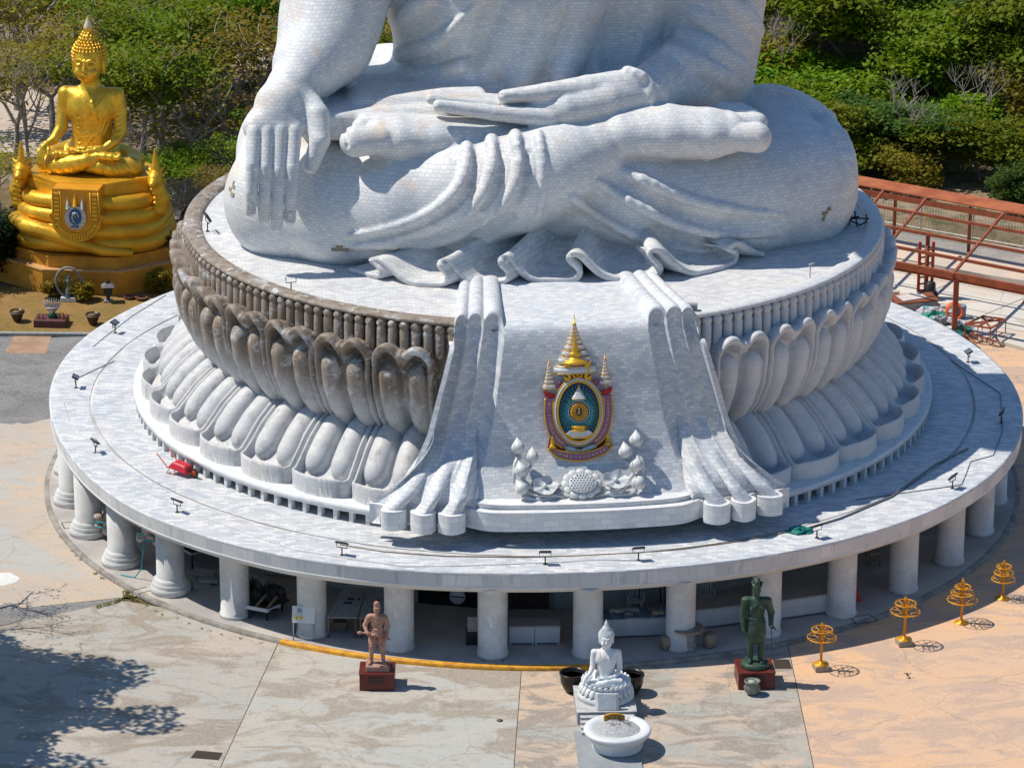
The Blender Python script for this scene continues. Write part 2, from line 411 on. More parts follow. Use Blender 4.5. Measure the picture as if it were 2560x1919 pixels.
def ridge(g,pts,r,k=.2,sub=False,sink=.1,nn=14):
    """a rolled cloth fold laid on the surface along a measured line"""
    out=[];rs=[];P=np.array(pts,float)
    if len(P)==2:P=np.array([P[0],(P[0]+P[1])/2,P[1]])
    n=len(P)
    for i in range(nn+1):      # Catmull-Rom through the points
        u=i/nn*(n-1);j=min(int(u),n-2);t=u-j
        p0,p1,p2,p3=P[max(j-1,0)],P[j],P[j+1],P[min(j+2,n-1)]
        q=.5*((2*p1)+(-p0+p2)*t+(2*p0-5*p1+4*p2-p3)*t*t+(-p0+3*p1-3*p2+p3)*t**3)
        d=lray(q[0],q[1]);h=g.hit(LC,d,100,150)
        if h is None:continue
        rr=r if not hasattr(r,'__len__') else np.interp(i/nn,np.linspace(0,1,len(r)),r)
        out.append(h+d*rr*sink);rs.append(rr)
    if len(out)>1:g.chain(out,rs,k,sub)
def bigfolds(g):
    S=L(1000,0,0)
    # three long pleats round the nearer shin
    ridge(g,[(1008,318),(1008,360),(985,412),(935,455),(860,487),(758,508)],[.22,.24,.22,.19,.12],.05)
    ridge(g,[(1062,302),(1066,350),(1052,400),(1025,445),(1003,478)],[.22,.25,.22,.08],.05)
    ridge(g,[(1113,292),(1122,345),(1112,400),(1090,440),(1068,474)],[.22,.25,.22,.08],.05)
    ridge(g,[(1163,290),(1172,350),(1170,420),(1160,470)],[.17,.18,.14],.05)
    ridge(g,[(1030,478),(980,512),(900,535),(760,545)],[.14,.2,.2,.1],.3,sub=True,sink=0.)
    ridge(g,[(1100,470),(1040,515),(950,545)],[.14,.2,.1],.3,sub=True,sink=0.)
    ridge(g,[(1000,500),(920,522),(760,528)],[.16,.18,.12],.2)
    for q in ([(1024,325),(1024,368),(1000,424),(948,466),(872,500),(770,522)],[(1079,312),(1083,360),(1068,412),(1040,456)],[(1130,300),(1139,352),(1129,408),(1106,452)]):
        ridge(g,q,[.10,.15,.16,.14,.06],.07,sub=True,sink=-.2)
    for q in ([(1352,390),(1420,424),(1500,453),(1600,472),(1690,477)],[(1290,412),(1370,460),(1460,500),(1560,521),(1680,518)],[(1240,446),(1300,487),(1400,532),(1490,550)]):
        ridge(g,q,[.08,.14,.15,.12,.05],.08,sub=True,sink=-.2)
    # pleats on the far shin
    ridge(g,[(1352,372),(1420,405),(1500,435),(1600,455),(1695,462)],[.2,.24,.22,.18,.08],.06)
    ridge(g,[(1290,392),(1370,440),(1460,482),(1560,505),(1690,503)],[.15,.2,.22,.18,.08],.06)
    ridge(g,[(1235,425),(1300,468),(1400,515),(1500,535),(1590,545)],[.15,.2,.24,.2,.1],.08)
    ridge(g,[(1340,395),(1440,445),(1540,475),(1660,485)],[.1,.16,.16,.05],.25,sub=True,sink=0.)
    ridge(g,[(1270,425),(1360,475),(1460,515),(1580,527)],[.1,.16,.16,.05],.25,sub=True,sink=0.)
    # robe on the trunk
    ridge(g,[(930,-12),(895,20),(868,42)],[.3,.3,.22],.12)
    ridge(g,[(1022,14),(975,64),(925,100),(868,118)],[.06,.22,.3,.3],.07)
    ridge(g,[(1060,88),(1022,126),(972,152),(925,166),(872,158)],[.06,.22,.3,.34,.3],.08)
    for q in ([(1110,-10),(1080,60),(1045,130)],[(1172,-10),(1120,90),(1075,170)],[(1310,-10),(1280,80),(1262,160)],[(1370,-10),(1350,70),(1335,140)],[(1230,-10),(1200,90),(1165,180)]):
        ridge(g,q,[.35,.4,.2],.7,sub=True,sink=-.45)
    for q in ([(1140,-10),(1100,80),(1062,150)],[(1205,-10),(1160,90),(1120,175)],[(1270,-10),(1240,90),(1215,170)]):
        ridge(g,q,[.3,.3,.12],.6,sink=.55)
    # cuff at the wrist and the sleeve folds
    ridge(g,[(1350,150),(1385,165),(1403,190),(1405,222)],[.12,.16,.16,.1],.1)
    for q in ([(1500,30),(1560,60),(1610,110)],[(1470,70),(1540,110),(1600,150)],[(1440,110),(1500,140),(1580,180)],[(1560,-10),(1600,30),(1632,70)]):
        ridge(g,q,[.1,.25,.2],.35,sink=.4)
    # waist cloth steps at the side, creases on the knee
    g.rbox(L(815,232,-1.6),(2.9,2.2,.5),.3,.2,rot=(0,0,R(8)));g.rbox(L(895,212,-1.5),(2.3,1.6,.5),.3,.25,rot=(0,0,R(5)))
    g.rbox(L(800,190,1.6),(2.4,2.2,.9),.5,.3)
    ridge(g,[(1640,196),(1705,214),(1780,262),(1822,330),(1838,400)],[.2,.35,.4,.35,.2],.2,sink=.3)
    ridge(g,[(735,262),(745,288),(752,318)],[.06,.09,.05],.05,sub=True,sink=.0)

stat=empty('seated_statue',(0,0,FZ),ROT,'colossal white marble seated Buddha clad in small tiles, one hand over its knee','statue')
g=Grid((-12,-7,-.3),(12.4,8,13.2),.06)
seated(g);bigfolds(g)
V,F=g.mesh();ok=V[:,2]<13.0;F=F[ok[F].all(1)]
g2=Grid((-12,-7,11),(12.4,8,31.5),.22);seated(g2)
V2,F2=g2.mesh();ok=V2[:,2]>12.75;F2=F2[ok[F2].all(1)]
def bodydirt(nt,c,xyz,nrm,pos):
    # irregular warm stains, strongest on upward faces towards the left
    f=noise(nt,mapping(nt,pos,(1.,1.,.5)),.8,6.,.65,.6)
    up=smooth(nt,nrm[2],.0,.75)
    lft=smooth(nt,xyz[0],2.5,-3.)
    return mixc(nt,math_(nt,'MULTIPLY',math_(nt,'MULTIPLY',smooth(nt,f,.5,.68),up),math_(nt,'MULTIPLY',lft,.6)),c,(.66,.5,.36))
m_body=mosaic('marble_mosaic_body','tri',(.64,.66,.68),(.80,.80,.785),(.54,.56,.59),.17,.11,warm=(.66,.54,.42),wamt=.4,dark=bodydirt)
body=meshobj('body',np.concatenate([V,V2]),np.concatenate([F,F2+len(V)]),m_body,stat,True)
del g,g2
# nails, tile repairs
m_patch=plain('bare_mortar',(.34,.28,.2),.9,var=.3,scale=4)
mb=MB()
for x,y,rr in [(1085,210,.2)]:pass
# ------------------------------------------------------------------ lotus pedestal (own frame = statue frame, z from ground)
ped=empty('lotus_pedestal',(0,0,0),ROT,'round white lotus pedestal with two rows of stone petals under the seated statue','pedestal')
def rev(name,prof,m,parent,n=360,a0=0.,a1=2*PI,rfun=None,smooth=False):
    V=[];F=[];k=n+1
    for r,z in prof:
        for i in range(k):
            a=a0+(a1-a0)*i/n;q=r*(rfun(a,r) if rfun else 1);V.append((q*math.sin(a),-q*math.cos(a),z))
    P=np.arange((len(prof)-1)*n);j=P//n;i=P%n
    F=np.stack([j*k+i,(j+1)*k+i,(j+1)*k+i+1,j*k+i+1],1)
    return meshobj(name,V,F,m,parent,smooth)
def weath(nt,c,xyz,nrm,pos):
    """grey-brown weathering that covers the left half of the upper lotus"""
    ang=math_(nt,'ARCTAN2',xyz[0],math_(nt,'MULTIPLY',xyz[1],-1.))
    f=noise(nt,pos,.9,7.,.68,.5);f3=noise(nt,mapping(nt,pos,(2.4,2.4,.6)),1.2,6.,.7)
    side=smooth(nt,ang,.1,-.35)
    hi=smooth(nt,xyz[2],5.8,7.5)
    amt=math_(nt,'MULTIPLY',side,math_(nt,'ADD',math_(nt,'MULTIPLY',hi,.86),.12))
    a1=math_(nt,'MULTIPLY',amt,smooth(nt,f,.30,.46))
    wp=noise(nt,mapping(nt,pos,(1.,1.,1.6)),2.2,7.,.75,.8);a1=math_(nt,'MULTIPLY',a1,smooth(nt,wp,.67,.54))
    c=mixc(nt,a1,c,mixc(nt,smooth(nt,f3,.35,.65),(.17,.125,.09),(.33,.27,.21)))
    blk=math_(nt,'MULTIPLY',smooth(nt,f3,.52,.68),.55)
    c=mixc(nt,math_(nt,'MULTIPLY',blk,math_(nt,'ADD',math_(nt,'MULTIPLY',side,.5),.25)),c,(.17,.165,.16))
    return c
m_ped=mosaic('marble_mosaic_pedestal','cyl',(.6,.62,.64),(.74,.73,.72),(.45,.47,.5),.22,.14,wamt=.2,dark=weath)
m_pet=mosaic('stone_petals','cyl',(.60,.62,.64),(.66,.66,.66),(.56,.58,.6),.3,.16,wamt=.25,dark=weath)
def deckdirt(nt,c,xyz,nrm,pos):
    f=noise(nt,pos,3.2,5.,.7);return mixc(nt,smooth(nt,f,.55,.8,0.,.3),c,(.4,.42,.44))
m_deck=mosaic('marble_mosaic_deck','cyl',(.46,.49,.53),(.74,.74,.735),(.5,.52,.55),.32,.14,warm=(.72,.68,.62),wamt=.3,dark=deckdirt)
m_floor=mosaic('marble_mosaic_floor','cyl',(.54,.55,.57),(.75,.75,.73),(.5,.5,.5),.26,.14,warm=(.75,.68,.58),wamt=.4)
rev('platform',[(0,9.4),(11.42,9.4)],m_floor,ped)
rev('parapet',[(11.4,9.3),(11.4,9.41),(11.46,9.5),(11.56,9.53),(11.95,9.53),(12.03,9.48),(12.03,9.4),(11.82,9.34)],m_ped,ped,a0=R(18),a1=R(342),smooth=True)
rev('core',[(11.0,9.3),(11.82,9.3),(11.82,8.3),(11.8,8.1),(11.7,7.0),(11.3,6.0),(10.8,5.2),(10.6,5.1),(11.0,4.9),(12.0,4.2),(12.6,3.7),(12.65,3.6)],m_ped,ped)
m_slab=mosaic('marble_mosaic_slab','cyl',(.66,.68,.7),(.8,.8,.79),(.6,.6,.62),.4,.2,wamt=.15)
rev('slab',[(12.4,3.66),(13.88,3.66),(13.93,3.64),(13.93,3.46),(13.6,3.46)],m_slab,ped)
m_dark=plain('shadowed_render',(.3,.31,.33),.9,var=.4)  # shade of the recess behind the posts is put into this grey
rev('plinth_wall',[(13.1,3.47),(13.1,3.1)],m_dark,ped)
# posts under the slab
pb=MB().box((0,0,.19),(.07,.1,.19),bev=.012)
post=pb.build('post',m_slab,ped)
first=True
for k in range(-48,49):
    a=R(2.4*k)
    if abs(a)<R(24.5) or abs(a)>R(112):continue
    o=post if first else post.copy()
    if not first:col.objects.link(o)
    first=False
    o.location=(13.78*math.sin(a),-13.78*math.cos(a),3.09);o.rotation_euler=(0,0,a);o.parent=ped
# colonnettes
cb=MB().lathe([(.12,0),(.155,.04),(.165,.2),(.16,.78),(.13,.83),(.13,.86),(.165,.93),(.165,1.0),(.12,1.08),(.05,1.12),(0.0,1.13)],n=12)
cl=cb.build('colonnette',m_ped,None);me_c=cl.data
# bake position-dependent weathering: colonnettes keep object coordinates of their own, so give each a real place in the mesh
bpy.data.objects.remove(cl)
def placed(name,base,a,m,parent):
    """copy of a base vertex array turned to angle a (its own mesh so the weathering knows where it is)"""
    c,s=math.cos(a),math.sin(a);V=base[0].copy();x=V[:,0]*c-V[:,1]*s;y=V[:,0]*s+V[:,1]*c;V[:,0]=x;V[:,1]=y
    return meshobj(name,V,base[1],m,parent,True)
CV=np.array(cb.v);CV[:,0]*=1.0;CV=CV+np.array([0,-11.93,8.28])
ks=[k for k in range(-64,65) if R(18.3)<abs(R(1.9*k))<R(112)]
for k in ks:
    placed('colonnette',(CV+np.array([0,0,.0]),cb.f),R(1.9*k),m_pet,ped)
# petals: a relief over a curved band
def petal(up,nu=72,nv=104):
    """up=True: petal standing up on the upper tier; False: petal lying outwards on the lower tier"""
    if up:prof=np.array([(10.7,5.05),(11.2,5.5),(11.75,6.2),(12.05,6.9),(12.15,7.6),(12.15,8.1),(12.1,8.5),(12.02,8.7)])
    else:prof=np.array([(10.6,5.42),(11.1,5.46),(11.7,5.28),(12.2,4.88),(12.6,4.42),(12.95,4.05),(13.3,3.9),(13.86,3.86)])
    seg=np.sqrt((np.diff(prof,axis=0)**2).sum(1));s=np.concatenate([[0],np.cumsum(seg)]);T=s[-1]
    sv=np.linspace(0,T,nv);pr=np.interp(sv,s,prof[:,0]);pz=np.interp(sv,s,prof[:,1])
    for _ in range(4):
        pr[1:-1]=(pr[:-2]+2*pr[1:-1]+pr[2:])/4;pz[1:-1]=(pz[:-2]+2*pz[1:-1]+pz[2:])/4
    dr=np.gradient(pr);dz=np.gradient(pz);ln=np.hypot(dr,dz)
    nr,nz=(dz/ln,-dr/ln) if up else (-dz/ln,dr/ln)
    u=np.linspace(-1.03,1.03,nu);U,Sv=np.meshgrid(u,sv);Rv=pr[:,None]
    W=Rv*R(5.0);X=U*W;aX=np.abs(X);c=.47*W;a=.515*W;e=1.15 if up else .62
    end=T*(.985 if up else .95);v1=end-a*e
    if not up:
        e=.55;a=.985*W;v1=end-a*e;c=c*1e-6
    q=np.sqrt((aX-c)**2+((Sv-v1)/e)**2)
    s_in=np.where(Sv>v1,a-q,.985*W-aX)
    if up:s_in=np.where((Sv>v1)&(aX<c*.35),np.maximum(s_in,(a-np.sqrt((.65*c)**2+((Sv-v1)/e)**2))*np.clip(1-aX/(c*.35),0,1)+s_in*np.clip(aX/(c*.35),0,1)),s_in)
    tip=np.clip((Sv-v1)/(end-v1),0,1)
    rimw=(.21+.07*tip) if up else (.20+.08*tip)
    H=np.where(s_in>0,-.1-.35*tip if up else -.04-.08*tip,-.62 if up else -.6)
    if not up:H=np.where(s_in<=0,np.maximum(-.6,s_in*5.5),H)
    rh=(.25+.30*tip) if up else (.26+.17*tip)
    x=np.clip(s_in/rimw,0,1);pf=np.sin(np.clip(x,0,1)*PI)**.45
    H=np.where((s_in>0)&(s_in<rimw),np.maximum(H,rh*pf+(.0 if up else .02)),H)
    b1=end-(.62 if up else .74);c=.47*W
    for sg in (-1,1):
        cx=sg*c*.96;hw=W*(.335 if up else .375);f=np.clip((Sv-(b1-hw*1.5))/(hw*1.5),0,None)
        q2=((X-cx)/hw)**2+f**2
        H=np.maximum(H,np.where(q2<1,.0+(.34 if up else .38)*np.sqrt(np.clip(1-q2,0,1)),-9))
    st=np.clip(Sv/(T*.14),0,1);H=H*(.45+.55*st)
    rr=Rv+nr[:,None]*H;zz=pz[:,None]+nz[:,None]*H
    if not up:zz=np.maximum(zz,3.62)
    ang=U*R(5.0)
    V=np.stack([rr*np.sin(ang),-rr*np.cos(ang),zz],-1).reshape(-1,3)
    j,i=np.meshgrid(np.arange(nv-1),np.arange(nu-1),indexing='ij');b=(j*nu+i).ravel()
    F=np.stack([b,b+nu,b+nu+1,b+1],1)
    return V,F[:,::-1] if up else F
UPV=petal(True);LOV=petal(False)
for k in range(12):
    for sg in (-1,1):
        a=sg*(26.4+10*k)
        if abs(a)<119:placed('upper_petal',UPV,R(a),m_pet,ped)
        a=sg*(27.7+10*k)
        if abs(a)<119:placed('lower_petal',LOV,R(a),m_pet,ped)
# draped cloth falling over the front
def drape():
    prof=[(-6.2,9.43),(-8.0,9.46),(-10.0,9.5),(-11.3,9.54),(-11.8,9.42),(-12.0,8.9),(-12.2,8.2),(-12.35,7.4),(-12.55,6.6),(-12.8,5.8),(-13.1,5.2),(-13.5,4.65),(-13.85,4.3),(-14.05,4.2)]
    P=np.array(prof);seg=np.sqrt((np.diff(P,axis=0)**2).sum(1));s=np.concatenate([[0],np.cumsum(seg)]);T=s[-1];nv=150;nu=260
    sv=np.linspace(0,T,nv);py=np.interp(sv,s,P[:,0]);pz=np.interp(sv,s,P[:,1])
    for _ in range(12):
        py[1:-1]=(py[:-2]+2*py[1:-1]+py[2:])/4;pz[1:-1]=(pz[:-2]+2*pz[1:-1]+pz[2:])/4
    hw=np.interp(pz,[4.2,4.7,5.4,6.5,8.0,9.2],[6.15,5.5,4.95,4.45,4.05,3.75]);flat=py>-11.5
    hw=np.where(pz>9.35,np.interp(py,[-11.5,-6.2],[3.72,3.05]),hw)
    dy=np.gradient(py);dz=np.gradient(pz);ln=np.hypot(dy,dz);ny,nz=dz/ln,-dy/ln
    u=np.linspace(-1.08,1.08,nu);U,S=np.meshgrid(u,sv);X=U*hw[:,None]
    # three rolled pleats along each side
    amp=np.interp(sv,[0,3,6,T*.8,T],[.2,.26,.44,.5,.5])[:,None]
    a=np.abs(U);H=np.zeros_like(U)
    for c,wd in ((.70,.085),(.845,.075),(.965,.06)):
        q=(a-c)/wd;H=np.maximum(H,np.where(np.abs(q)<1,np.sqrt(np.clip(1-q*q,0,1))**.85,0)*(1.0 if c<.9 else .9))
    H=H*amp
    H=np.where(a>1.03,-.6,H)
    curve=-.035*np.clip(X,-9,9)**2*np.interp(pz,[4.2,9.0,9.5],[.85,.9,0])[:,None]*0.9     # follows the round pedestal
    Y=py[:,None]+ny[:,None]*H*-1-curve*0
    Yc=np.where(pz[:,None]<9.42,Y+np.clip((np.abs(X)-2.6),0,9)**2*.10*np.interp(pz,[4.2,9.4],[.55,1.0])[:,None],Y)
    Z=pz[:,None]+np.abs(nz[:,None])*H*1.0
    V=np.stack([X,Yc,Z],-1).reshape(-1,3)
    uv=np.stack([X,S],-1).reshape(-1,2)
    j,i=np.meshgrid(np.arange(nv-1),np.arange(nu-1),indexing='ij');b=(j*nu+i).ravel()
    return V,np.stack([b,b+nu,b+nu+1,b+1],1),uv
V,F,uv=drape()
m_drape=mosaic('marble_mosaic_drape','uv',(.52,.56,.61),(.78,.78,.78),(.5,.53,.57),.22,.11,warm=(.7,.62,.54),wamt=.35,wlo=.5,whi=.8)
meshobj('drape',V,F,m_drape,ped,True,uv=uv)
# hem of the drape: long thick band whose ends fold in S curves
def ribbon(name,pts,th,z0,z1,m,parent,lean=0.,n=10):
    P=np.array(pts,float);k=len(P);out=[]
    for j in range(k-1):
        p0,p1,p2,p3=P[max(j-1,0)],P[j],P[j+1],P[min(j+2,k-1)]
        for i in range(n):
            t=i/n;out.append(.5*((2*p1)+(-p0+p2)*t+(2*p0-5*p1+4*p2-p3)*t*t+(-p0+3*p1-3*p2+p3)*t**3))
    out.append(P[-1]);Q=np.array(out);T=np.gradient(Q,axis=0);T/=np.linalg.norm(T,axis=1)[:,None]+1e-9;Nn=np.stack([T[:,1],-T[:,0]],1)
    A=Q+Nn*th/2;B=Q-Nn*th/2;mb=MB();m_=len(Q)
    V=[(x,y,z0) for x,y in A]+[(x,y,z1) for x,y in A]+[(x,y+lean,z1+.02) for x,y in B]+[(x,y,z0) for x,y in B]
    F=[]
    for i in range(m_-1):
        for r in range(3):F.append((r*m_+i,r*m_+i+1,(r+1)*m_+i+1,(r+1)*m_+i))
    F.append((0,m_,2*m_,3*m_));F.append((m_-1,4*m_-1,3*m_-1,2*m_-1))
    mb.add(V,F,False);return mb.build(name,m,parent)
hem=[(-5.95,-12.9),(-5.75,-12.95),(-5.45,-13.2),(-5.55,-13.6),(-5.25,-13.95),(-4.95,-13.8),(-5.0,-13.45),(-4.85,-13.25),(-4.6,-13.35),(-4.5,-13.7),(-4.65,-14.05),(-4.35,-14.35),(-4.05,-14.1),(-4.15,-13.75),(-4.0,-13.5),(-3.75,-13.55),(-3.65,-13.9),(-3.8,-14.25),(-3.5,-14.5),(-3.15,-14.3),(-3.2,-13.95),(-3.0,-13.8),(-2.75,-14.0),(-2.4,-14.32),(-1.4,-14.46),(0,-14.5)]
hem=[((x-.72*min(1,max(0,(-x-2.)/.6)) if x<0 else x),y) for x,y in hem]
hem=[(x,y-.22 if (y>-13.62 and x<-3.2) else y) for x,y in hem]
hem=hem+[(-x,y) for x,y in hem[:-1][::-1]]
ribbon('hem',hem,.2,3.62,4.25,m_slab,ped)
ribbon('hem_band',[(x*.93,y+.33) for x,y in [(-3.7,-13.9),(-3.0,-14.25),(-1.5,-14.42),(0,-14.46),(1.5,-14.42),(3.0,-14.25),(3.7,-13.9)]],.5,3.64,4.42,m_slab,ped)
# cloth between the panel and the folded hem: pleats that open into the S curves below
def crspline(P,n=12):
    P=np.array(P,float);k=len(P);o=[]
    for j in range(k-1):
        p0,p1,p2,p3=P[max(j-1,0)],P[j],P[j+1],P[min(j+2,k-1)]
        for i in range(n):
            t=i/n;o.append(.5*((2*p1)+(-p0+p2)*t+(2*p0-5*p1+4*p2-p3)*t*t+(-p0+3*p1-3*p2+p3)*t**3))
    return np.array(o+[P[-1]])
DV,DF,DUV=drape();NV_,NU_=150,260;DG=DV.reshape(NV_,NU_,3)
for sg in (-1,1):
    side=[p for p in hem if p[0]*sg>3.0];side=side if sg<0 else side[::-1]          # outer end first
    side=[(p[0],p[1]) for p in side];Q=crspline(side,12);d=np.r_[0,np.cumsum(np.hypot(*np.diff(Q,axis=0).T))];f=d/d[-1]
    # front-most points of the loops, matched to the rolled pleats above
    ys=Q[:,1];ax_=np.abs(Q[:,0]);key=[(0.,1.045)]
    for xt,uu in ((5.95,.965),(5.07,.845),(4.2,.70)):
        c=np.nonzero(np.abs(ax_-xt)<.35)[0];j=c[np.argmin(ys[c])];key.append((f[j],uu))
    key.append((1.,.58));key.sort();U=np.interp(f,[k_[0] for k_ in key],[k_[1] for k_ in key])
    zt_=4.5+1.9*np.clip((U-.58)/.12,0,1)**1.0
    Qs=Q.copy()
    for _ in range(260):Qs[1:-1]=(Qs[:-2]+2*Qs[1:-1]+Qs[2:])/4
    Qs[:,1]-=.22
    nvv=30;V=[];UVs=[]
    for i in range(len(Q)):
        ui=(sg*U[i]+1.08)/2.16*(NU_-1);u0=int(np.clip(ui,0,NU_-2));fu=np.clip(ui-u0,0,1)
        colz=DG[:,u0,2]*(1-fu)+DG[:,u0+1,2]*fu;coly=DG[:,u0,1]*(1-fu)+DG[:,u0+1,1]*fu;colx=DG[:,u0,0]*(1-fu)+DG[:,u0+1,0]*fu
        o_=np.argsort(colz[60:]);zz=colz[60:][o_];T_=np.array([np.interp(zt_[i],zz,colx[60:][o_]),np.interp(zt_[i],zz,coly[60:][o_])-.015,zt_[i]])
        B0=np.array([Q[i][0],Q[i][1],4.24]);S0=np.array([Qs[i][0],Qs[i][1],4.24])
        for j in range(nvv+1):
            v=j/nvv;w=v**1.9*(1.6-.6*v);w3=v**2.2;B_=S0*(1-w3)+B0*w3
            x=T_[0]+(B_[0]-T_[0])*w;zc=T_[2]+(B_[2]-T_[2])*v
            yb=np.interp(zc,zz,coly[60:][o_])-.015-.03*min(1,v*4)         # stay on the panel at first, then swing out
            y=yb*(1-w)+B_[1]*w
            V.append((x,y,zc));UVs.append((x,3.-zc*1.03))
    k=nvv+1;n=len(Q);F=np.array([(i*k+j,i*k+j+1,(i+1)*k+j+1,(i+1)*k+j) for i in range(n-1) for j in range(nvv)])
    meshobj('flared_pleats',V,F,m_drape,ped,True,uv=UVs)
# fan-shaped hem of the robe spread on the floor before the lap
def fan():
    E=[loc(atz(x,y,FZ+.1))[:2] for x,y in [(755,583),(893,612),(1025,613),(1160,606),(1330,603),(1505,590),(1650,548)]]
    E=np.array(E);root0=np.array([-2.6,-3.9]);root1=np.array([4.6,-3.6])
    wave=np.array([(0,.02),(.2,0),(.36,.0),(.47,.02),(.52,.12),(.52,.28),(.46,.42),(.40,.56),(.375,.74),(.40,.92),(.47,1.0),(.55,.96),(.62,.8),(.70,.55),(.80,.28),(.9,.1),(1.0,.02)])
    d=np.sqrt((np.diff(wave,axis=0)**2).sum(1));s=np.concatenate([[0],np.cumsum(d)]);m=48
    wx=np.interp(np.linspace(0,s[-1],m+1),s,wave[:,0]);wz=np.interp(np.linspace(0,s[-1],m+1),s,wave[:,1])
    for _ in range(2):
        wx[1:-1]=(wx[:-2]+2*wx[1:-1]+wx[2:])/4;wz[1:-1]=(wz[:-2]+2*wz[1:-1]+wz[2:])/4
    nv=36;V=[];uv=[];ns=len(E)-1;cols=[]
    hs=[.6,.85,.9,.95,1.,.7]
    def edge(t):
        j=min(int(t),ns-1);f=t-j;p0,p1,p2,p3=E[max(j-1,0)],E[j],E[j+1],E[min(j+2,ns)]
        return .5*((2*p1)+(-p0+p2)*f+(2*p0-5*p1+4*p2-p3)*f*f+(-p0+3*p1-3*p2+p3)*f**3)
    for k in range(ns):
        for i in range(m+(k==ns-1)):
            cols.append((k,wx[i],wz[i],i/m))
    for k,x,z,lin in cols:
        root=root0+(root1-root0)*((k+lin)/ns)
        for j in range(nv+1):
            v=j/nv;hk=np.clip((v-.12)/.6,0,1);hk=hk*hk*(3-2*hk)
            xx=x*hk+lin*(1-hk);zb=(.5-.5*math.cos(2*PI*min(1,max(0,(lin-.1)/.85))))
            zz=z*hk+zb*(1-hk)
            e=edge(k+xx);p=root+(e-root)*v
            V.append((p[0],p[1],zz*hs[k]*(.7+.3*v)+(1-v)**1.6*1.3+.16));uv.append(((k+lin)*2.2,v*4))
    k=nv+1;n=len(cols);n0=len(V);V=np.array(V)
    F=[(i*k+j,i*k+j+1,(i+1)*k+j+1,(i+1)*k+j) for i in range(n-1) for j in range(nv)]
    tip=V[nv::k];c=(root0+root1)/2;X=[];
    tg=np.gradient(tip,axis=0);tg/=np.linalg.norm(tg,axis=1)[:,None]+1e-9
    out=tip[:,:2]-c;out/=np.linalg.norm(out,axis=1)[:,None];out=np.c_[out,np.zeros(n)]
    nrm=np.cross(out,tg);nrm*=np.where(nrm[:,2:3]*1.0+0*nrm[:,:1]<-9,-1,1)
    if nrm[2,2]>0:nrm=-nrm
    a_=tip+out*.03+nrm*.03;b_=tip+out*.02+nrm*.2;c_=tip-out*.9+nrm*.2
    for q in (a_,b_,c_):X.append(q)
    for t in range(n):
        for q in X:V=V
    V=np.concatenate([V]+X);uv=uv+[(i*.1,4.05) for i in range(n)]+[(i*.1,4.25) for i in range(n)]+[(i*.1,4.9) for i in range(n)]
    for i in range(n-1):
        a=i*k+nv;b=(i+1)*k+nv;F.append((a,n0+i,n0+i+1,b));F.append((n0+i,n0+n+i,n0+n+i+1,n0+i+1));F.append((n0+n+i,n0+2*n+i,n0+2*n+i+1,n0+n+i+1))
    return V,F,uv
V,F,uv=fan()
meshobj('robe_hem',V,np.array(F)[:,::-1],m_floor,stat,True,uv=uv)
# ------------------------------------------------------------------ round terrace on columns (world frame)
ter=empty('terrace_building',(0,0,0),0.,'low round white building whose tiled roof terrace rests on thick columns','building')
m_white=plain('white_marble_slab',(.72,.73,.74),.5,var=.12,scale=1.2,bmp=.05)
def facmat():
    m,nt,b=newmat('fascia_panels',.5);tc=nd(nt,'ShaderNodeTexCoord').outputs['Object'];x=nd(nt,'ShaderNodeSeparateXYZ',{0:tc}).outputs
    U=math_(nt,'MULTIPLY',math_(nt,'ARCTAN2',x[0],math_(nt,'MULTIPLY',x[1],-1.)),17.)
    v=nd(nt,'ShaderNodeCombineXYZ',{0:U,1:x[2]}).outputs[0]
    B=nd(nt,'ShaderNodeTexBrick',{'Vector':v,'Color1':(.55,.57,.6),'Color2':(.74,.74,.74),'Mortar':(.5,.5,.52),'Scale':1.,'Mortar Size':.006,'Brick Width':.62,'Row Height':3.},offset=.5)
    f=noise(nt,tc,1.5,5.,.6);c=mixc(nt,smooth(nt,f,.4,.7,0.,.3),B.outputs[0],(.5,.52,.55));sv_=nd(nt,'ShaderNodeCombineXYZ',{0:math_(nt,'MULTIPLY',U,2.2),1:math_(nt,'MULTIPLY',x[2],.35)}).outputs[0];c=mixc(nt,smooth(nt,noise(nt,sv_,1.6,6.,.7),.52,.72,0.,.55),c,(.3,.29,.27));nt.links.new(c,b.inputs['Base Color']);return m
m_fas=facmat()
W_=empty  # noqa
def kr(a,r):   # the slab edge is not a perfect circle
    # a measured from -y towards +x
    return 1+(EDGE(a) if r>16.5 else 0)
EDG=[]
def EDGE(a):
    a=(a+PI)%(2*PI)-PI
    return float(np.interp(a,EDG[0],EDG[1]))
pts=[(427.7,727.5),(233,827),(163,893),(132,951),(123,1004),(135,1048),(160,1110),(196,1158),(245,1211),(293,1247),(389,1296),(700,1389),(850,1408),(1044,1427),(1239,1429),(1433,1427),(1710,1413),(1894,1391),(2089,1354),(2233,1313),(2320,1279),(2478,1192),(2544,1114),(2557,1052),(2544,982),(2497,912),(2419,850),(2221,751)]
aa=[];rr=[]
for x,y in pts:
    p=atz(x/1.157324,y/1.157324,3.1);aa.append(math.atan2(p[0],-p[1]));rr.append(math.hypot(p[0],p[1])/17-1)
aa=np.array(aa);rr=np.array(rr);o_=np.argsort(aa);aa=aa[o_];rr=rr[o_]
for _ in range(2):rr[1:-1]=(rr[:-2]+2*rr[1:-1]+rr[2:])/4
EDG=[np.concatenate([[-PI],aa,[PI]]),np.concatenate([[0],rr,[0]])]
rev('roof_deck',[(12.0,3.1),(15.36,3.1)],m_deck,ter,rfun=kr)
rev('deck_joint',[(15.36,3.08),(15.46,3.08)],plain('joint_mortar',(.42,.4,.38),.9,var=.4,c2=(.7,.69,.67),scale=.35),ter,rfun=kr)
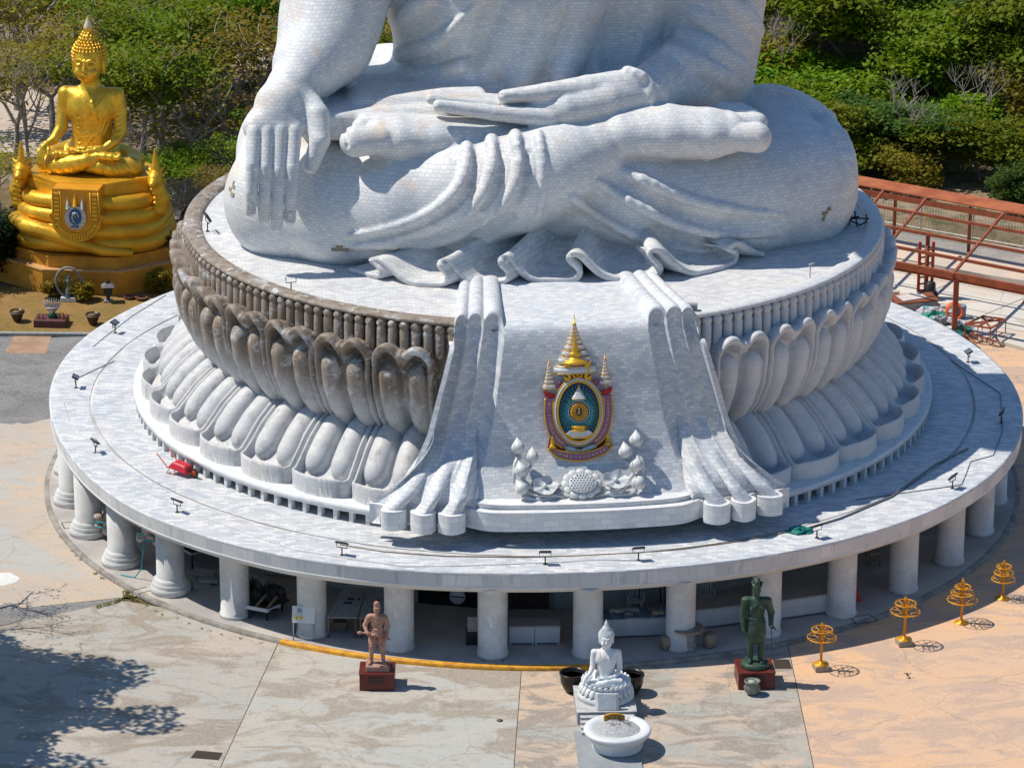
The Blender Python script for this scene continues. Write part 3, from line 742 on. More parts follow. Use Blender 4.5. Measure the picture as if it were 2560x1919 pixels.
rev('roof_border',[(15.46,3.1),(16.92,3.1),(17.0,3.09),(17.0,3.04)],m_deck,ter,rfun=kr)
rev('fascia',[(17.0,3.04),(16.97,2.62)],m_fas,ter,rfun=kr)
rev('cornice',[(16.97,2.62),(16.985,2.6),(16.985,2.56),(16.88,2.54),(16.88,2.48),(16.8,2.46),(16.8,2.38),(16.1,2.37)],m_white,ter,rfun=kr)
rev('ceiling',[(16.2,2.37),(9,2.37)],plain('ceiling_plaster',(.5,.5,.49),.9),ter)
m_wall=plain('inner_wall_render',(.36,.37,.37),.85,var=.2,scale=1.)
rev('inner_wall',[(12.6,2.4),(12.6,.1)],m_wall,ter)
m_pod=plain('podium_concrete',(.5,.46,.42),.85,var=.25,scale=.5,bmp=.2,c2=(.36,.34,.33))
def podr(a,r):return 1
pod=rev('podium',[(11.5,.12),(16.98,.12)],m_pod,None);tag(pod,kind='structure')
m_kerb=plain('kerb_concrete',(.2,.18,.16),.95,var=.5,scale=2.5,bmp=.5,c2=(.33,.31,.28))
kerb=rev('kerb',[(16.97,.122),(17.12,.122),(17.15,.1),(17.15,-.02)],m_kerb,None,a0=R(-119),a1=R(-27.5)+0);tag(kerb,kind='structure')
kerb2=rev('kerb',[(16.97,.122),(17.12,.122),(17.15,.1),(17.15,-.02)],m_kerb,None,a0=R(7.5),a1=R(119));tag(kerb2,kind='structure')
m_yel=plain('yellow_kerb_paint',(.75,.36,.02),.6,var=.3,scale=5.,bmp=.3,c2=(.5,.22,.02))
yk=rev('kerb',[(16.97,.126),(17.13,.126),(17.16,.1),(17.16,-.02)],m_yel,None,a0=R(-27.5),a1=R(7.5));tag(yk,kind='structure')
# columns
m_col=plain('column_marble',(.66,.66,.65),.5,var=.2,scale=1.6,bmp=.08)
def colmesh(based):
    prof=[(.48,0),(.48,2.38)] if not based else [(.66,0),(.66,.22),(.6,.24),(.62,.3),(.6,.36),(.54,.4),(.56,.46),(.5,.5),(.46,.56),(.46,2.38)]
    if not based:prof=[(.5,0),(.5,.12),(.465,.13),(.465,2.25),(.48,2.27),(.48,2.38)]
    return MB().lathe(prof,n=40)
plainc=colmesh(False);basec=colmesh(True)
ang0,angs,RC=math.degrees(3.723),math.degrees(.183),.954*17
cobs={}
for i in range(-5,19):
    a=R(ang0+angs*i-0);x,y=RC*math.cos(a),RC*math.sin(a)
    if y>13:continue
    b=i<2
    if b in cobs:o=cobs[b].copy();col.objects.link(o)
    else:o=(basec if b else plainc).build('column',m_col,ter);cobs[b]=o
    o.location=(x,y,.12);o.rotation_euler=(0,0,i*1.7);o.parent=ter
# ------------------------------------------------------------------ ground sheets
def sheet(name,pts,z,m,vp=True,kind='structure'):
    P=[(atz(x,y,z) if vp else (x,y,z)) for x,y in pts];P=[(p[0],p[1],z) for p in P]
    a=sum(P[i][0]*P[(i+1)%len(P)][1]-P[(i+1)%len(P)][0]*P[i][1] for i in range(len(P)))
    if a<0:P=P[::-1]
    o=meshobj(name,P,[tuple(range(len(P)))],m);o['kind']=kind;return o
def concrete(name,c1,c2,c3,sc=.12,lo=.42,hi=.58,dirt=.5,seed=0.,blotch=.35):
    m,nt,b=newmat(name,.85,spec=.25);tc=nd(nt,'ShaderNodeTexCoord').outputs['Object']
    tc=nd(nt,'ShaderNodeVectorMath',{0:tc,1:(seed,seed*.7,0)},operation='ADD').outputs[0]
    st=mapping(nt,tc,(1.,1.9,1.))
    f=noise(nt,st,sc,7.,.62,.6);g_=noise(nt,st,sc*3.1,8.,.66,1.2);h=noise(nt,mapping(nt,tc,(1.,2.2,1.)),sc*9,6.,.7,.6)
    c=mixc(nt,smooth(nt,f,lo,hi),c1,c2);c=mixc(nt,smooth(nt,g_,.47,.58),c,c3)
    c=mixc(nt,math_(nt,'MULTIPLY',smooth(nt,h,.52,.68),blotch),c,tuple(x*.6 for x in c3))
    k=noise(nt,mapping(nt,tc,(1.,2.,1.)),1.1,8.,.75,1.5);c=mixc(nt,math_(nt,'MULTIPLY',smooth(nt,k,.6,.72),dirt),c,(.17,.13,.1))
    w_=noise(nt,tc,.9,3.,.6);vo=nd(nt,'ShaderNodeTexVoronoi',{'Vector':nd(nt,'ShaderNodeVectorMath',{0:tc,1:nd(nt,'ShaderNodeTexNoise',{'Vector':tc,'Scale':.7,'Detail':5.}).outputs[1]},operation='ADD').outputs[0],'Scale':.16,'Randomness':1.},feature='DISTANCE_TO_EDGE').outputs[0]
    ck=math_(nt,'MULTIPLY',math_(nt,'LESS_THAN',math_(nt,'ADD',vo,math_(nt,'MULTIPLY',w_,.02)),.0135),.3);c=mixc(nt,ck,c,(.16,.13,.1))
    q=noise(nt,tc,9.,4.,.7);c=mixc(nt,smooth(nt,q,.3,.7,0.,.18),c,(.8,.74,.66))
    nt.links.new(c,b.inputs['Base Color']);bump(nt,b,q,.25,.02);return m
GX=[(-600,-300),(600,-300),(600,900),(-600,900)]
def earthmat():
    m,nt,b=newmat('dry_earth',.95,spec=.1);tc=nd(nt,'ShaderNodeTexCoord').outputs['Object']
    f=noise(nt,tc,.09,6.,.6);g_=noise(nt,tc,1.3,7.,.7);h=noise(nt,tc,7.,5.,.7)
    c=mixc(nt,smooth(nt,f,.42,.58),(.16,.11,.06),(.33,.25,.17));c=mixc(nt,smooth(nt,g_,.45,.62,0.,.8),c,(.07,.08,.025));c=mixc(nt,smooth(nt,h,.5,.7,0.,.6),c,(.3,.22,.13))
    nt.links.new(c,b.inputs['Base Color']);bump(nt,b,h,.8,.08);return m
m_earth=earthmat()
gr=sheet('ground',GX,-.06,m_earth,False)
# concrete yard, poured in bays (photo joints)
m_bayA=concrete('bay_warm',(.44,.38,.32),(.37,.36,.33),(.28,.24,.19),seed=3.)
m_bayB=concrete('bay_grey',(.40,.40,.37),(.44,.40,.34),(.30,.26,.21),seed=11.,dirt=.25)
m_bayC=concrete('bay_mottled',(.52,.38,.27),(.33,.33,.30),(.27,.23,.19),seed=23.,sc=.16,dirt=.6)
m_bayD=concrete('bay_orange',(.66,.40,.22),(.60,.39,.25),(.48,.33,.24),seed=31.,dirt=.45,blotch=.22)
m_bayE=concrete('bay_upper',(.44,.37,.30),(.40,.40,.38),(.48,.38,.29),seed=41.,dirt=.4)
j1=[atz(600,1390),atz(475,1658)];j2=[atz(1127,1440),atz(1110,1658)];j3=[atz(1712,1440),atz(1758,1658)]
def ext(a,b,y):t=(y-a[1])/(b[1]-a[1]);return a[0]+(b[0]-a[0])*t
x1a,x1b=ext(*j1,-14),ext(*j1,-60);x2a,x2b=ext(*j2,-14),ext(*j2,-60);x3a,x3b=ext(*j3,-14),ext(*j3,-60)
g=.012
kL=atz(0,1352);kR=atz(262,1296)       # edge between upper-left and lower-left bay
kx=lambda x:kL[1]+(kR[1]-kL[1])*(x-kL[0])/(kR[0]-kL[0])
sheet('yard_bay',[(-70,-60),(x1b-g,-60),(x1a-g,-14),(kR[0],kR[1]),(-70,kx(-70))],0,m_bayA,False)
sheet('yard_bay',[(x1b+g,-60),(x2b-g,-60),(x2a-g,-14),(x1a+g,-14)],0,m_bayB,False)
sheet('yard_bay',[(x2b+g,-60),(x3b-g,-60),(x3a-g,-14),(x2a+g,-14)],0,m_bayC,False)
sheet('yard_bay',[(x3b+g,-60),(70,-60),(70,16.0),(0,16),(0,-14),(x3a+g,-14)],0,m_bayD,False)
dL=atz(0,1318);dx=lambda x:dL[1]+(kR[1]+.25-dL[1])*(x-dL[0])/(kR[0]-dL[0])
sheet('yard_bay',[(-70,dx(-70)),(kR[0],kR[1]+.25),(-8,-10),(0,-10),(0,14.2),(-70,14.2)],0,m_bayE,False)
m_asph=concrete('worn_asphalt',(.12,.125,.13),(.2,.2,.2),(.16,.16,.165),seed=5.,sc=.4,dirt=.1)
sheet('asphalt_strip',[(-70,kx(-70)),(kR[0],kR[1]),(kR[0],kR[1]+.25),(-70,dx(-70))],-.01,m_asph,False)
# worn grey patch on the left, tiles beside it
def blob(pts,n=6,amp=.25,seed=1):
    rnd=random.Random(seed);o=[]
    for i in range(len(pts)):
        a=pts[i];b=pts[(i+1)%len(pts)]
        for k in range(n):
            t=k/n;o.append((a[0]+(b[0]-a[0])*t+rnd.uniform(-1,1)*amp*22,a[1]+(b[1]-a[1])*t+rnd.uniform(-1,1)*amp*12))
    return o
sheet('asphalt_patch',blob([(-120,728),(240,728),(170,790),(125,840),(118,902),(60,912),(0,915),(-120,915)],5,.2,3),.004,m_asph)
sheet('asphalt_patch',blob([(-60,1330),(20,1300),(60,1325),(40,1342),(-60,1362)],4,.15,5),.004,m_asph)
sheet('tile_patch',[(32,722),(112,724),(98,764),(10,762)],.008,plain('terracotta_paving',(.42,.27,.17),.8,var=.25,scale=1.5))
sheet('white_spill',blob([(-30,1238),(25,1236),(44,1250),(20,1262),(-30,1268)],4,.12,9),.004,plain('spilled_lime',(.72,.72,.7),.8))
# narrow dark joint lines with dirt
m_jl=plain('joint_dirt',(.10,.08,.06),.95,var=.5,scale=3.)
def line(name,a,b,w,z,m,kind='structure'):
    a=np.array(a[:2],float);b=np.array(b[:2],float);d=(b-a)/np.linalg.norm(b-a);n=np.array([-d[1],d[0]])*w/2
    return sheet(name,[tuple(a-n),tuple(b-n),tuple(b+n),tuple(a+n)],z,m,False,kind)
for j,w in ((j1,.022),(j2,.018),(j3,.022)):
    line('joint',(ext(*j,-16.5),-16.5),(ext(*j,-34),-34),w,.004,m_jl)
# lawn terrace with its kerb, left
def lawnmat():
    m,nt,b=newmat('dry_lawn',.95,spec=.1);tc=nd(nt,'ShaderNodeTexCoord').outputs['Object'];f=noise(nt,tc,.7,7.,.7);h=noise(nt,tc,14.,4.,.7)
    c=mixc(nt,smooth(nt,f,.35,.65),(.33,.19,.075),(.20,.15,.045));c=mixc(nt,smooth(nt,h,.45,.7,0.,.6),c,(.42,.27,.1));nt.links.new(c,b.inputs['Base Color']);bump(nt,b,h,.9,.06);return m
sheet('lawn',[(-60,14.9),(-9,14.6),(-9,20.5),(-60,20.5)],.05,lawnmat(),False)
kb=MB().box((-36,14.75,.04),(27,.11,.09),rz=R(-.5),bev=.02).build('kerb',plain('grey_kerb',(.33,.33,.32),.9,var=.3));kb['kind']='structure'
# ---- right side: pale concrete floor, a step, the road and the fenced drop
m_flo=concrete('pale_floor',(.62,.58,.52),(.56,.53,.48),(.58,.47,.38),seed=61.,dirt=.15,blotch=.1)
def slab(name,pts,z0,z1,m):
    P=[atz(x,y,z1)[:2] for x,y in pts];P=[(float(p[0]),float(p[1])) for p in P]
    a=sum(P[i][0]*P[(i+1)%len(P)][1]-P[(i+1)%len(P)][0]*P[i][1] for i in range(len(P)))
    if a<0:P=P[::-1]
    o=MB().prism(P,z0,z1).build(name,m);o['kind']='structure';return o
slab('floor_slab',[(1880,655),(1985,690),(2100,721),(2212,750),(2600,845),(2600,690),(2212,617),(1880,554)],-.05,.16,m_flo)
slab('floor_step',[(1860,551),(2212,606),(2600,672),(2600,640),(2212,570),(1860,503)],-.04,.62,plain('step_concrete',(.66,.50,.38),.85,var=.2,scale=.8,c2=(.52,.45,.38)))
m_line=plain('floor_joint',(.2,.19,.18),.9)
def vline(name,a,b,w,z,m):line(name,atz(*a,z),atz(*b,z),w,z,m)
for y0 in (600,612,640,662,690,716):vline('floor_joint',(1885,y0-.19*327),(2500,y0+.19*288),.035,.166,m_line)
for x0 in (1960,2120,2280):vline('floor_joint',(x0,655-.0+(x0-1985)*.2),(x0+190,575+(x0-1985)*.2),.03,.17,m_line)
sheet('road',[(1700,466),(1700,518),(1860,538),(2212,601),(2700,700),(2700,640),(2212,545),(1880,488)],.02,concrete('road_asphalt',(.26,.24,.21),(.31,.28,.25),(.22,.21,.2),seed=71.,dirt=.1))
slab('kerb',[(1700,458),(1880,484),(2212,543),(2600,616),(2600,612),(2212,539),(1880,480),(1700,454)],-.05,.2,plain('pale_kerb',(.6,.58,.54),.8))
# sandy clearings seen between the left trees
m_sand=concrete('sandy_ground',(.46,.37,.30),(.38,.31,.26),(.5,.42,.36),seed=81.,dirt=.4)
sheet('sandy_path',blob([(60,0),(240,10),(330,-30),(500,-60),(60,-80),(-40,-20)],5,.8,21),.0,m_sand)
sheet('sandy_path',blob([(-20,215),(60,190),(150,215),(190,300),(150,345),(-20,330)],5,.7,22),.0,m_sand)
sheet('sandy_path',blob([(240,80),(420,60),(520,150),(800,160),(900,60),(900,-20),(560,40),(430,-10)],5,.8,23),.0,m_sand)
sheet('sandy_path',blob([(350,385),(420,360),(440,420),(380,470),(345,470)],5,.4,24),.058,m_sand)
# ------------------------------------------------------------------ smaller seated figures
def oridge(g,pts,r,k=.12,sub=False,sink=.25,nn=14):
    """fold laid on the front of the figure along (x,z) points"""
    out=[];rs=[];P=np.array(pts,float);n=len(P)
    for i in range(nn+1):
        u=i/nn*(n-1);j=min(int(u),n-2);q=P[j]+(P[j+1]-P[j])*(u-j)
        h=g.hit(np.array([q[0],-9.,q[1]]),np.array([0,1.,0]),0,16)
        if h is None:continue
        rr=r if not hasattr(r,'__len__') else np.interp(i/nn,np.linspace(0,1,len(r)),r)
        out.append(h+np.array([0,rr*sink,0]));rs.append(rr)
    if len(out)>1:g.chain(out,rs,k,sub)
g=Grid((-12.3,-7,-.3),(12.6,8,31.2),.125)
seated(g,True)
for i in range(7):oridge(g,[(-3.4+.35*i*.3,11.8-i*1.05),(-2.2,10.9-i*1.05),(-.4,11.6-i*1.0),(1.4+i*.1,13.6-i*.9)],[.1,.17,.15,.05],.15)
oridge(g,[(-2.2,17.0),(-.2,14.2),(1.6,13.0),(3.4,15.6)],[.16,.2,.2,.1],.1)
oridge(g,[(1.0,14.4),(1.5,12.6),(1.7,11.0)],[.5,.6,.35],.1)
for i in range(6):oridge(g,[(2.0+.5*i,14.8-i*.7),(2.2+.55*i,11.5-i*.6),(1.7+.4*i,9.0-i*.5)],[.06,.14,.05],.15)
for i in range(7):oridge(g,[(4.8,13.4-i*1.0),(5.7,13.0-i*1.0),(6.5,13.6-i*1.0)],[.06,.16,.06],.12)
for i in range(6):oridge(g,[(-7+2.0*i,3.4-.25*i),(-6.3+2.0*i,2.2-.1*i),(-6.6+2.0*i,1.0)],[.06,.17,.06],.12)
for i in range(6):oridge(g,[(3.4+1.1*i,2.9),(4.3+1.1*i,1.7),(4.9+1.1*i,.9)],[.05,.15,.05],.12)
for s in (-1,1):g.ell((1.15*s,-2.85,22.22),(.5,.25,.12),.05)
VS,FS=g.mesh();del g
hb=MB()
for x,y,z,r in curls():hb.ball((x,y,z),r,6,4)
fin=MB().lathe([(.75,0),(.95,.4),(.9,1.0),(.55,1.8),(.22,2.5),(.0,3.1)],n=14)
def goldmat(name,c,rough,metal=.85,c2=None):
    m,nt,b=newmat(name,rough,metal);tc=nd(nt,'ShaderNodeTexCoord').outputs['Object']
    f=noise(nt,tc,.8,5.,.6);c2=c2 or tuple(x*.8 for x in c);nt.links.new(mixc(nt,smooth(nt,f,.4,.65),c,c2),b.inputs['Base Color'])
    h=noise(nt,tc,9.,4.,.7);nt.links.new(smooth(nt,h,.3,.7,rough-.08,rough+.12),b.inputs['Roughness']);bump(nt,b,h,.25,.03);return m
m_gold=goldmat('gold_paint',(.84,.50,.045),.33,.6)
m_gold2=goldmat('gold_paint_rough',(.80,.44,.03),.4,.5)
m_finial=plain('cream_finial',(.72,.6,.38),.4)
GS=.2035
px_,py_=195,23.3
gz=4.45;gx=float(aty(200,385,22.6)[0])
gs=empty('golden_statue',(gx,22.6,gz),R(-7),'golden seated Buddha with curled hair on a coiled serpent throne','statue',sc=GS)
meshobj('body',VS,FS,m_gold,gs,True)
hb.build('hair',m_gold,gs);fin.build('finial',m_finial,gs,at=(0,1,28.3))
# serpent throne (its own thing, world scale)
th=empty('serpent_throne',(gx,22.6,0),R(-7),'golden throne of stacked serpent coils with two rearing heads','throne')
def coil(z,a,b,r,gap=None):
    pts=[]
    for i in range(64):
        t=2*PI*i/64;c_,s_=math.cos(t),math.sin(t);q=(abs(c_)**2.6+abs(s_)**2.6)**(-1/2.6)
        pts.append((a*c_*q,b*s_*q,z+.04*math.sin(3*t)))
    return MB().tube(pts,r,n=14,closed=True)
zs=1.62
for i,(a,b,r) in enumerate([(2.98,2.35,.36),(2.88,2.28,.36),(2.76,2.2,.35),(2.6,2.1,.33)]):
    coil(1.95+.56*i,a,b,r).build('coil',m_gold2,th)
MB().prism([(2.75*math.cos(a)*1.02,2.2*math.sin(a)) for a in [PI/8+PI/4*k for k in range(8)]],1.6,4.3).build('inner_block',m_gold2,th)
MB().prism([(2.55*math.cos(a),2.12*math.sin(a)) for a in [PI/8+PI/4*k for k in range(8)]],3.6,gz-.4).build('seat_block',m_gold2,th)
MB().prism([(2.68*math.cos(a),2.25*math.sin(a)) for a in [PI/8+PI/4*k for k in range(8)]],gz-.4,gz+.02).build('seat_top',m_gold2,th)
MB().tube([(-2.95,-1.4,2.7),(-2.2,-2.35,2.65),(-1.2,-2.6,2.5),(-.2,-2.7,2.2),(1.0,-2.7,1.85),(2.2,-2.5,1.72)],[.3,.34,.32,.28,.22,.14],n=14).build('tail',m_gold2,th)
def naga(name,sg):
    g=Grid((-1.3,-1.1,-.2),(1.3,1.1,3.1),.045)
    g.chain([(-.25,.1,0),(.12,0,.35),(.25,0,.8),(.12,-.05,1.2),(0,-.1,1.5)],[.34,.34,.3,.27,.3],.1)
    g.ell((0,-.15,1.65),(.3,.38,.34),.1);g.ell((0,-.5,1.58),(.17,.26,.15),.1);g.ell((0,-.52,1.36),(.13,.2,.07),.06)
    for i,(x,z,r) in enumerate([(0,1.85,.24),(.0,2.1,.2),(0,2.35,.15),(0,2.6,.1)]):g.cone((0,.02,z-.2),(0,.05,z+.22),r*1.15,r*.45,.05)
    g.cone((0,.05,2.6),(0,.0,2.98),.08,.015,.05)
    for s in (-1,1):
        for z in (1.45,1.7,1.95):g.cone((.18*s,0,z),(.42*s,.12,z+.22),.1,.02,.05)
    for z in (.3,.5,.7,.9,1.1):g.cone((.0,-.32,z),(.25,-.3,z+.02),.07,.07,.05)
    V,F=g.mesh();V[:,0]*=sg;F=F if sg>0 else F[:,::-1]
    return meshobj(name,V,F,m_gold2,th,True)
nl=naga('serpent_head',-1);nl.location=(-2.72,-.9,2.9);nr=naga('serpent_head',1);nr.location=(2.85,-.9,2.8)
# hanging panel with its badge
m_gor=goldmat('gold_relief',(.74,.33,.02),.5,.3)
def prism_y(poly,y0,y1):   # polygon in x,z thickened along y
    mb=MB();n=len(poly);V=[(p[0],y0,p[1]) for p in poly]+[(p[0],y1,p[1]) for p in poly]
    a=sum(poly[i][0]*poly[(i+1)%n][1]-poly[(i+1)%n][0]*poly[i][1] for i in range(n))
    F=[tuple(range(n)),tuple(range(2*n-1,n-1,-1))]+[((i+1)%n,i,n+i,n+(i+1)%n) for i in range(n)]
    if a<0:F=[f[::-1] for f in F]
    return mb.add(V,F)
zt=gz;zb=2.35;U_=[(-.95,zt),(-.95,zb+1.1)]+[(-1.15,zb+1.0),(-.98,zb+.8)]+[(.98*math.cos(a),zb+.8+.85*math.sin(a)) for a in [PI+PI*k/12 for k in range(1,12)]]+[(.98,zb+.8),(1.15,zb+1.0),(.95,zb+1.1),(.95,zt)]
prism_y(U_,-2.92,-1.7).build('hanging_panel',m_gor,th)
mb=MB()
for s in (-1,1):
    for k in range(9):mb.box((s*.78,-2.94,zt-.2-k*.17),(.11,.03,.06),bev=.01)
for k in range(1,24):
    a=PI+PI*k/24;mb.box((.83*math.cos(a),-2.94,zb+.8+.7*math.sin(a)),(.12,.03,.035),ry=-(a))
mb.tube([(-.95,-2.94,zt-.1),(-.95,-2.94,zb+1.1),(-1.12,-2.94,zb+1.0)]+[(.98*math.cos(a),-2.94,zb+.8+.85*math.sin(a)) for a in [PI+PI*k/16 for k in range(0,17)]]+[(1.12,-2.94,zb+1.0),(.95,-2.94,zb+1.1),(.95,-2.94,zt-.1)],.045,n=6)
mb.tube([(-.62,-2.94,zt-.1),(-.62,-2.94,zb+.8)]+[(.62*math.cos(a),-2.94,zb+.8+.55*math.sin(a)) for a in [PI+PI*k/16 for k in range(0,17)]]+[(.62,-2.94,zt-.1)],.035,n=6)
mb.build('panel_border',m_gold2,th)
m_blue=plain('badge_blue',(.02,.10,.26),.35);m_silver=plain('silver_mosaic',(.55,.56,.55),.35,metal=.4,var=.4,scale=14)
bd=empty('royal_badge',label='small blue and silver oval badge with three spires on the golden panel',cat='badge');bd.parent=th;bd.location=(0,-2.99,zb+1.0)
del bd['label'];del bd['category']
prism_y([(.44*math.cos(a),.5*math.sin(a)-.05) for a in [2*PI*k/32 for k in range(32)]],-.05,.06).build('silver_ring',m_silver,bd)
prism_y([(.25*math.cos(a),.34*math.sin(a)) for a in [2*PI*k/32 for k in range(32)]],-.1,.0).build('blue_oval',m_blue,bd)
MB().tube([(.13*math.cos(a)+.02,-.12,.2*math.sin(a)-.03) for a in [2*PI*k/20 for k in range(16)]],.03,n=6).tube([(-.1,-.12,.18),(0,-.12,.1),(.02,-.12,-.05)],.025,n=6).build('monogram',m_silver,bd)
for x,z,h,m in ((-.3,.28,.6,m_silver),(.3,.28,.6,m_silver),(0,.4,.75,m_gold)):
    MB().lathe([(.1,0),(.11,.05),(.085,.06),(.09,.16),(.07,.17),(.075,.27),(.05,.28),(.05,.38),(.02,.4),(0,h)],c=(x,-.02,z),n=10).build('spire',m,bd)
for x in (-.12,.06):MB().box((x,-.07,-.42),(.06,.03,.035)).build('blue_tile',m_blue,bd)
# plinth steps
m_ochre=plain('ochre_wall',(.60,.30,.03),.75,var=.3,scale=1.2,c2=(.46,.20,.02));m_och2=plain('ochre_ledge',(.66,.36,.14),.8,var=.25)
pl=empty('ochre_plinth',(gx,22.6,0),R(-4),'stepped ochre plinth carrying the golden serpent throne','plinth')
oc=lambda a,b:[(a*math.cos(t)/math.cos(PI/8),b*math.sin(t)/math.cos(PI/8)) for t in [PI/8+PI/4*k for k in range(8)]]
MB().prism(oc(3.9,3.0),0,1.02).build('lower_step',m_ochre,pl);MB().prism(oc(3.93,3.03),1.02,1.08).build('lower_ledge',m_och2,pl)
MB().prism(oc(3.4,2.72),1.08,1.5).build('upper_step',m_ochre,pl);MB().prism(oc(3.43,2.75),1.5,1.56).build('upper_ledge',m_ochre,pl)
# ------------------------------------------------------------------ white statue group on the yard
m_wht=plain('white_marble',(.70,.72,.74),.4,var=.12,scale=.8,bmp=.1);m_wht2=plain('white_marble_base',(.66,.68,.70),.5,var=.2,scale=3.)
def wdirt():
    m,nt,b=newmat('white_marble_figure',.42,spec=.4);tc=nd(nt,'ShaderNodeTexCoord').outputs['Object'];x=nd(nt,'ShaderNodeSeparateXYZ',{0:tc}).outputs
    f=noise(nt,tc,.5,5.,.6);c=mixc(nt,smooth(nt,f,.4,.7),(.74,.76,.78),(.6,.63,.66))
    s=math_(nt,'MULTIPLY',math_(nt,'MULTIPLY',smooth(nt,x[2],12.5,14.5),smooth(nt,x[2],18.2,16.5)),smooth(nt,math_(nt,'ABSOLUTE',math_(nt,'ADD',x[0],2.7)),.6,.1))
    c=mixc(nt,math_(nt,'MULTIPLY',s,.7),c,(.62,.3,.08));nt.links.new(c,b.inputs['Base Color']);return m
wb=atz(1308,1530,.0);WS=.0675
wz=float(aty(1308,1478,wb[1])[2])
ws=empty('white_statue',(float(wb[0]),float(wb[1]),wz),R(1),'small white marble seated Buddha, smooth head with fine curls, in front of the terrace','statue',sc=WS)
b_=meshobj('body',VS,FS,wdirt(),ws,True);o=hb.build('hair',m_wht,ws);fin.build('finial',m_wht,ws,at=(0,1,28.3))
base=empty('carved_drum',(float(wb[0]),float(wb[1]),0),0,'round white carved lotus seat with a folded cloth hanging at its front','lotus seat')
MB().lathe([(.84,.42),(.86,.55),(.8,.62),(.74,.66),(.66,.72),(.62,.78),(.62,.84),(.7,.92),(.74,wz-.06),(.72,wz-.02),(0,wz)],n=48).build('drum',m_wht2,base)
pm=[]
for k in range(26):
    a=2*PI*k/26;o=MB().ball((0,0,0),.11,8,6,(.8,.45,1.25)).build('petal',m_wht,base);o.location=(.76*math.cos(a),.76*math.sin(a),.74);o.rotation_euler=(R(-28),0,a+PI/2)
for k in range(26):
    a=2*PI*(k+.5)/26;o=MB().ball((0,0,0),.09,8,6,(.9,.45,1.1)).build('petal',m_wht,base);o.location=(.70*math.cos(a),.70*math.sin(a),.93);o.rotation_euler=(R(20),0,a+PI/2)
fb=MB();prof=[(-.66,wz-.0),(-.84,wz-.06),(-.9,wz-.2),(-.93,.6),(-1.02,.4)];
for i in range(4):
    (y0,z0),(y1,z1)=prof[i],prof[i+1];w0=.2+.03*i;w1=.23+.03*i
    fb.add([(-w0,y0,z0),(w0,y0,z0),(w1,y1,z1),(-w1,y1,z1),(-w0,y0+.06,z0-.03),(w0,y0+.06,z0-.03),(w1,y1+.06,z1-.03),(-w1,y1+.06,z1-.03)],[(0,3,2,1),(4,5,6,7),(0,1,5,4),(1,2,6,5),(2,3,7,6),(3,0,4,7)])
fb.build('hanging_cloth',m_wht2,base)
# ------------------------------------------------------------------ royal emblem and lotus carving mounted on the cloth panel
def panel_point(vx,vy):
    P=[(-12.0,8.9),(-12.2,8.2),(-12.35,7.4),(-12.55,6.6),(-12.8,5.8),(-13.1,5.2),(-13.5,4.65),(-13.85,4.3)]
    y=-12.8
    for _ in range(20):
        p=L(vx,vy,y);z=p[2]+FZ;y=float(np.interp(z,[q[1] for q in P[::-1]],[q[0] for q in P[::-1]]))
    return p[0],y,z
def mk(name,vx,vy,tilt,off,label,cat):
    x,y,z=panel_point(vx,vy);y-=off
    t=empty(name,(x*cA-y*sA,x*sA+y*cA,z),0,label,cat);t.rotation_euler=(R(tilt),0,ROT);return t
EM=mk('royal_emblem',1248,884,-11,.12,'tall gold, purple and blue oval emblem with tiered umbrellas on the draped stone cloth','emblem')
eg=goldmat('emblem_gold',(.82,.45,.04),.35,.5);epu=plain('emblem_purple',(.27,.10,.22),.5,c2=(.33,.14,.26),var=.2);ere=plain('emblem_red',(.5,.015,.02),.4);ebl=plain('emblem_blue',(.01,.035,.10),.4)
ecy=plain('emblem_turquoise',(.03,.27,.32),.4,c2=(.05,.36,.36));ewh=plain('emblem_white',(.66,.70,.74),.4);emar=plain('emblem_maroon',(.22,.02,.02),.5);egr=plain('emblem_pale_green',(.28,.34,.22),.5);elb=plain('emblem_pale_blue',(.30,.42,.52),.5)
k1=263.5
def e5(x,y):return ((x-677)/k1,(860-y)/k1)       # close view of the photo -> metres on the emblem
def poly(name,pts,y0,y1,m,parent=EM,zoom=True):return prism_y([e5(*p) if zoom else p for p in pts],y0,y1).build(name,m,parent)
def ell_(a,b,n=48,cx=0,cz=0):return [(cx+a*math.cos(2*PI*k/n),cz+b*math.sin(2*PI*k/n)) for k in range(n)]
# purple ribbons behind, with gold edges and their lettering
def band(name,A_,B_,y0,y1,m,n=24):
    def cr(P,t):
        P=np.array(P,float);u=t*(len(P)-1);j=min(int(u),len(P)-2);f=u-j;p0,p1,p2,p3=P[max(j-1,0)],P[j],P[j+1],P[min(j+2,len(P)-1)]
        return tuple(.5*((2*p1)+(-p0+p2)*f+(2*p0-5*p1+4*p2-p3)*f*f+(-p0+3*p1-3*p2+p3)*f**3))
    a=[e5(*cr(A_,i/n)) for i in range(n+1)];b=[e5(*cr(B_,i/n)) for i in range(n+1)]
    prism_y(a+b[::-1],y0,y1).build(name,m,EM);return a,b
def edge(name,pts,r,y,m=eg):MB().tube([(p[0],y,p[1]) for p in pts],r,n=6).build(name,m,EM)
LO=[(400,745),(393,850),(402,950),(430,1050),(480,1120),(540,1165)];LI=[(470,745),(462,850),(472,950),(498,1020),(535,1075),(585,1125)]
RO=[(1354-x,y-12) for x,y in LO];RI=[(1354-x,y-12) for x,y in LI]
a,b=band('side_ribbon',LO,LI,-.10,.05,epu);edge('ribbon_edge',a,.028,-.1);edge('ribbon_edge',b,.022,-.1)
a,b=band('side_ribbon',RO,RI,-.10,.05,epu);edge('ribbon_edge',a,.028,-.1);edge('ribbon_edge',b,.022,-.1)
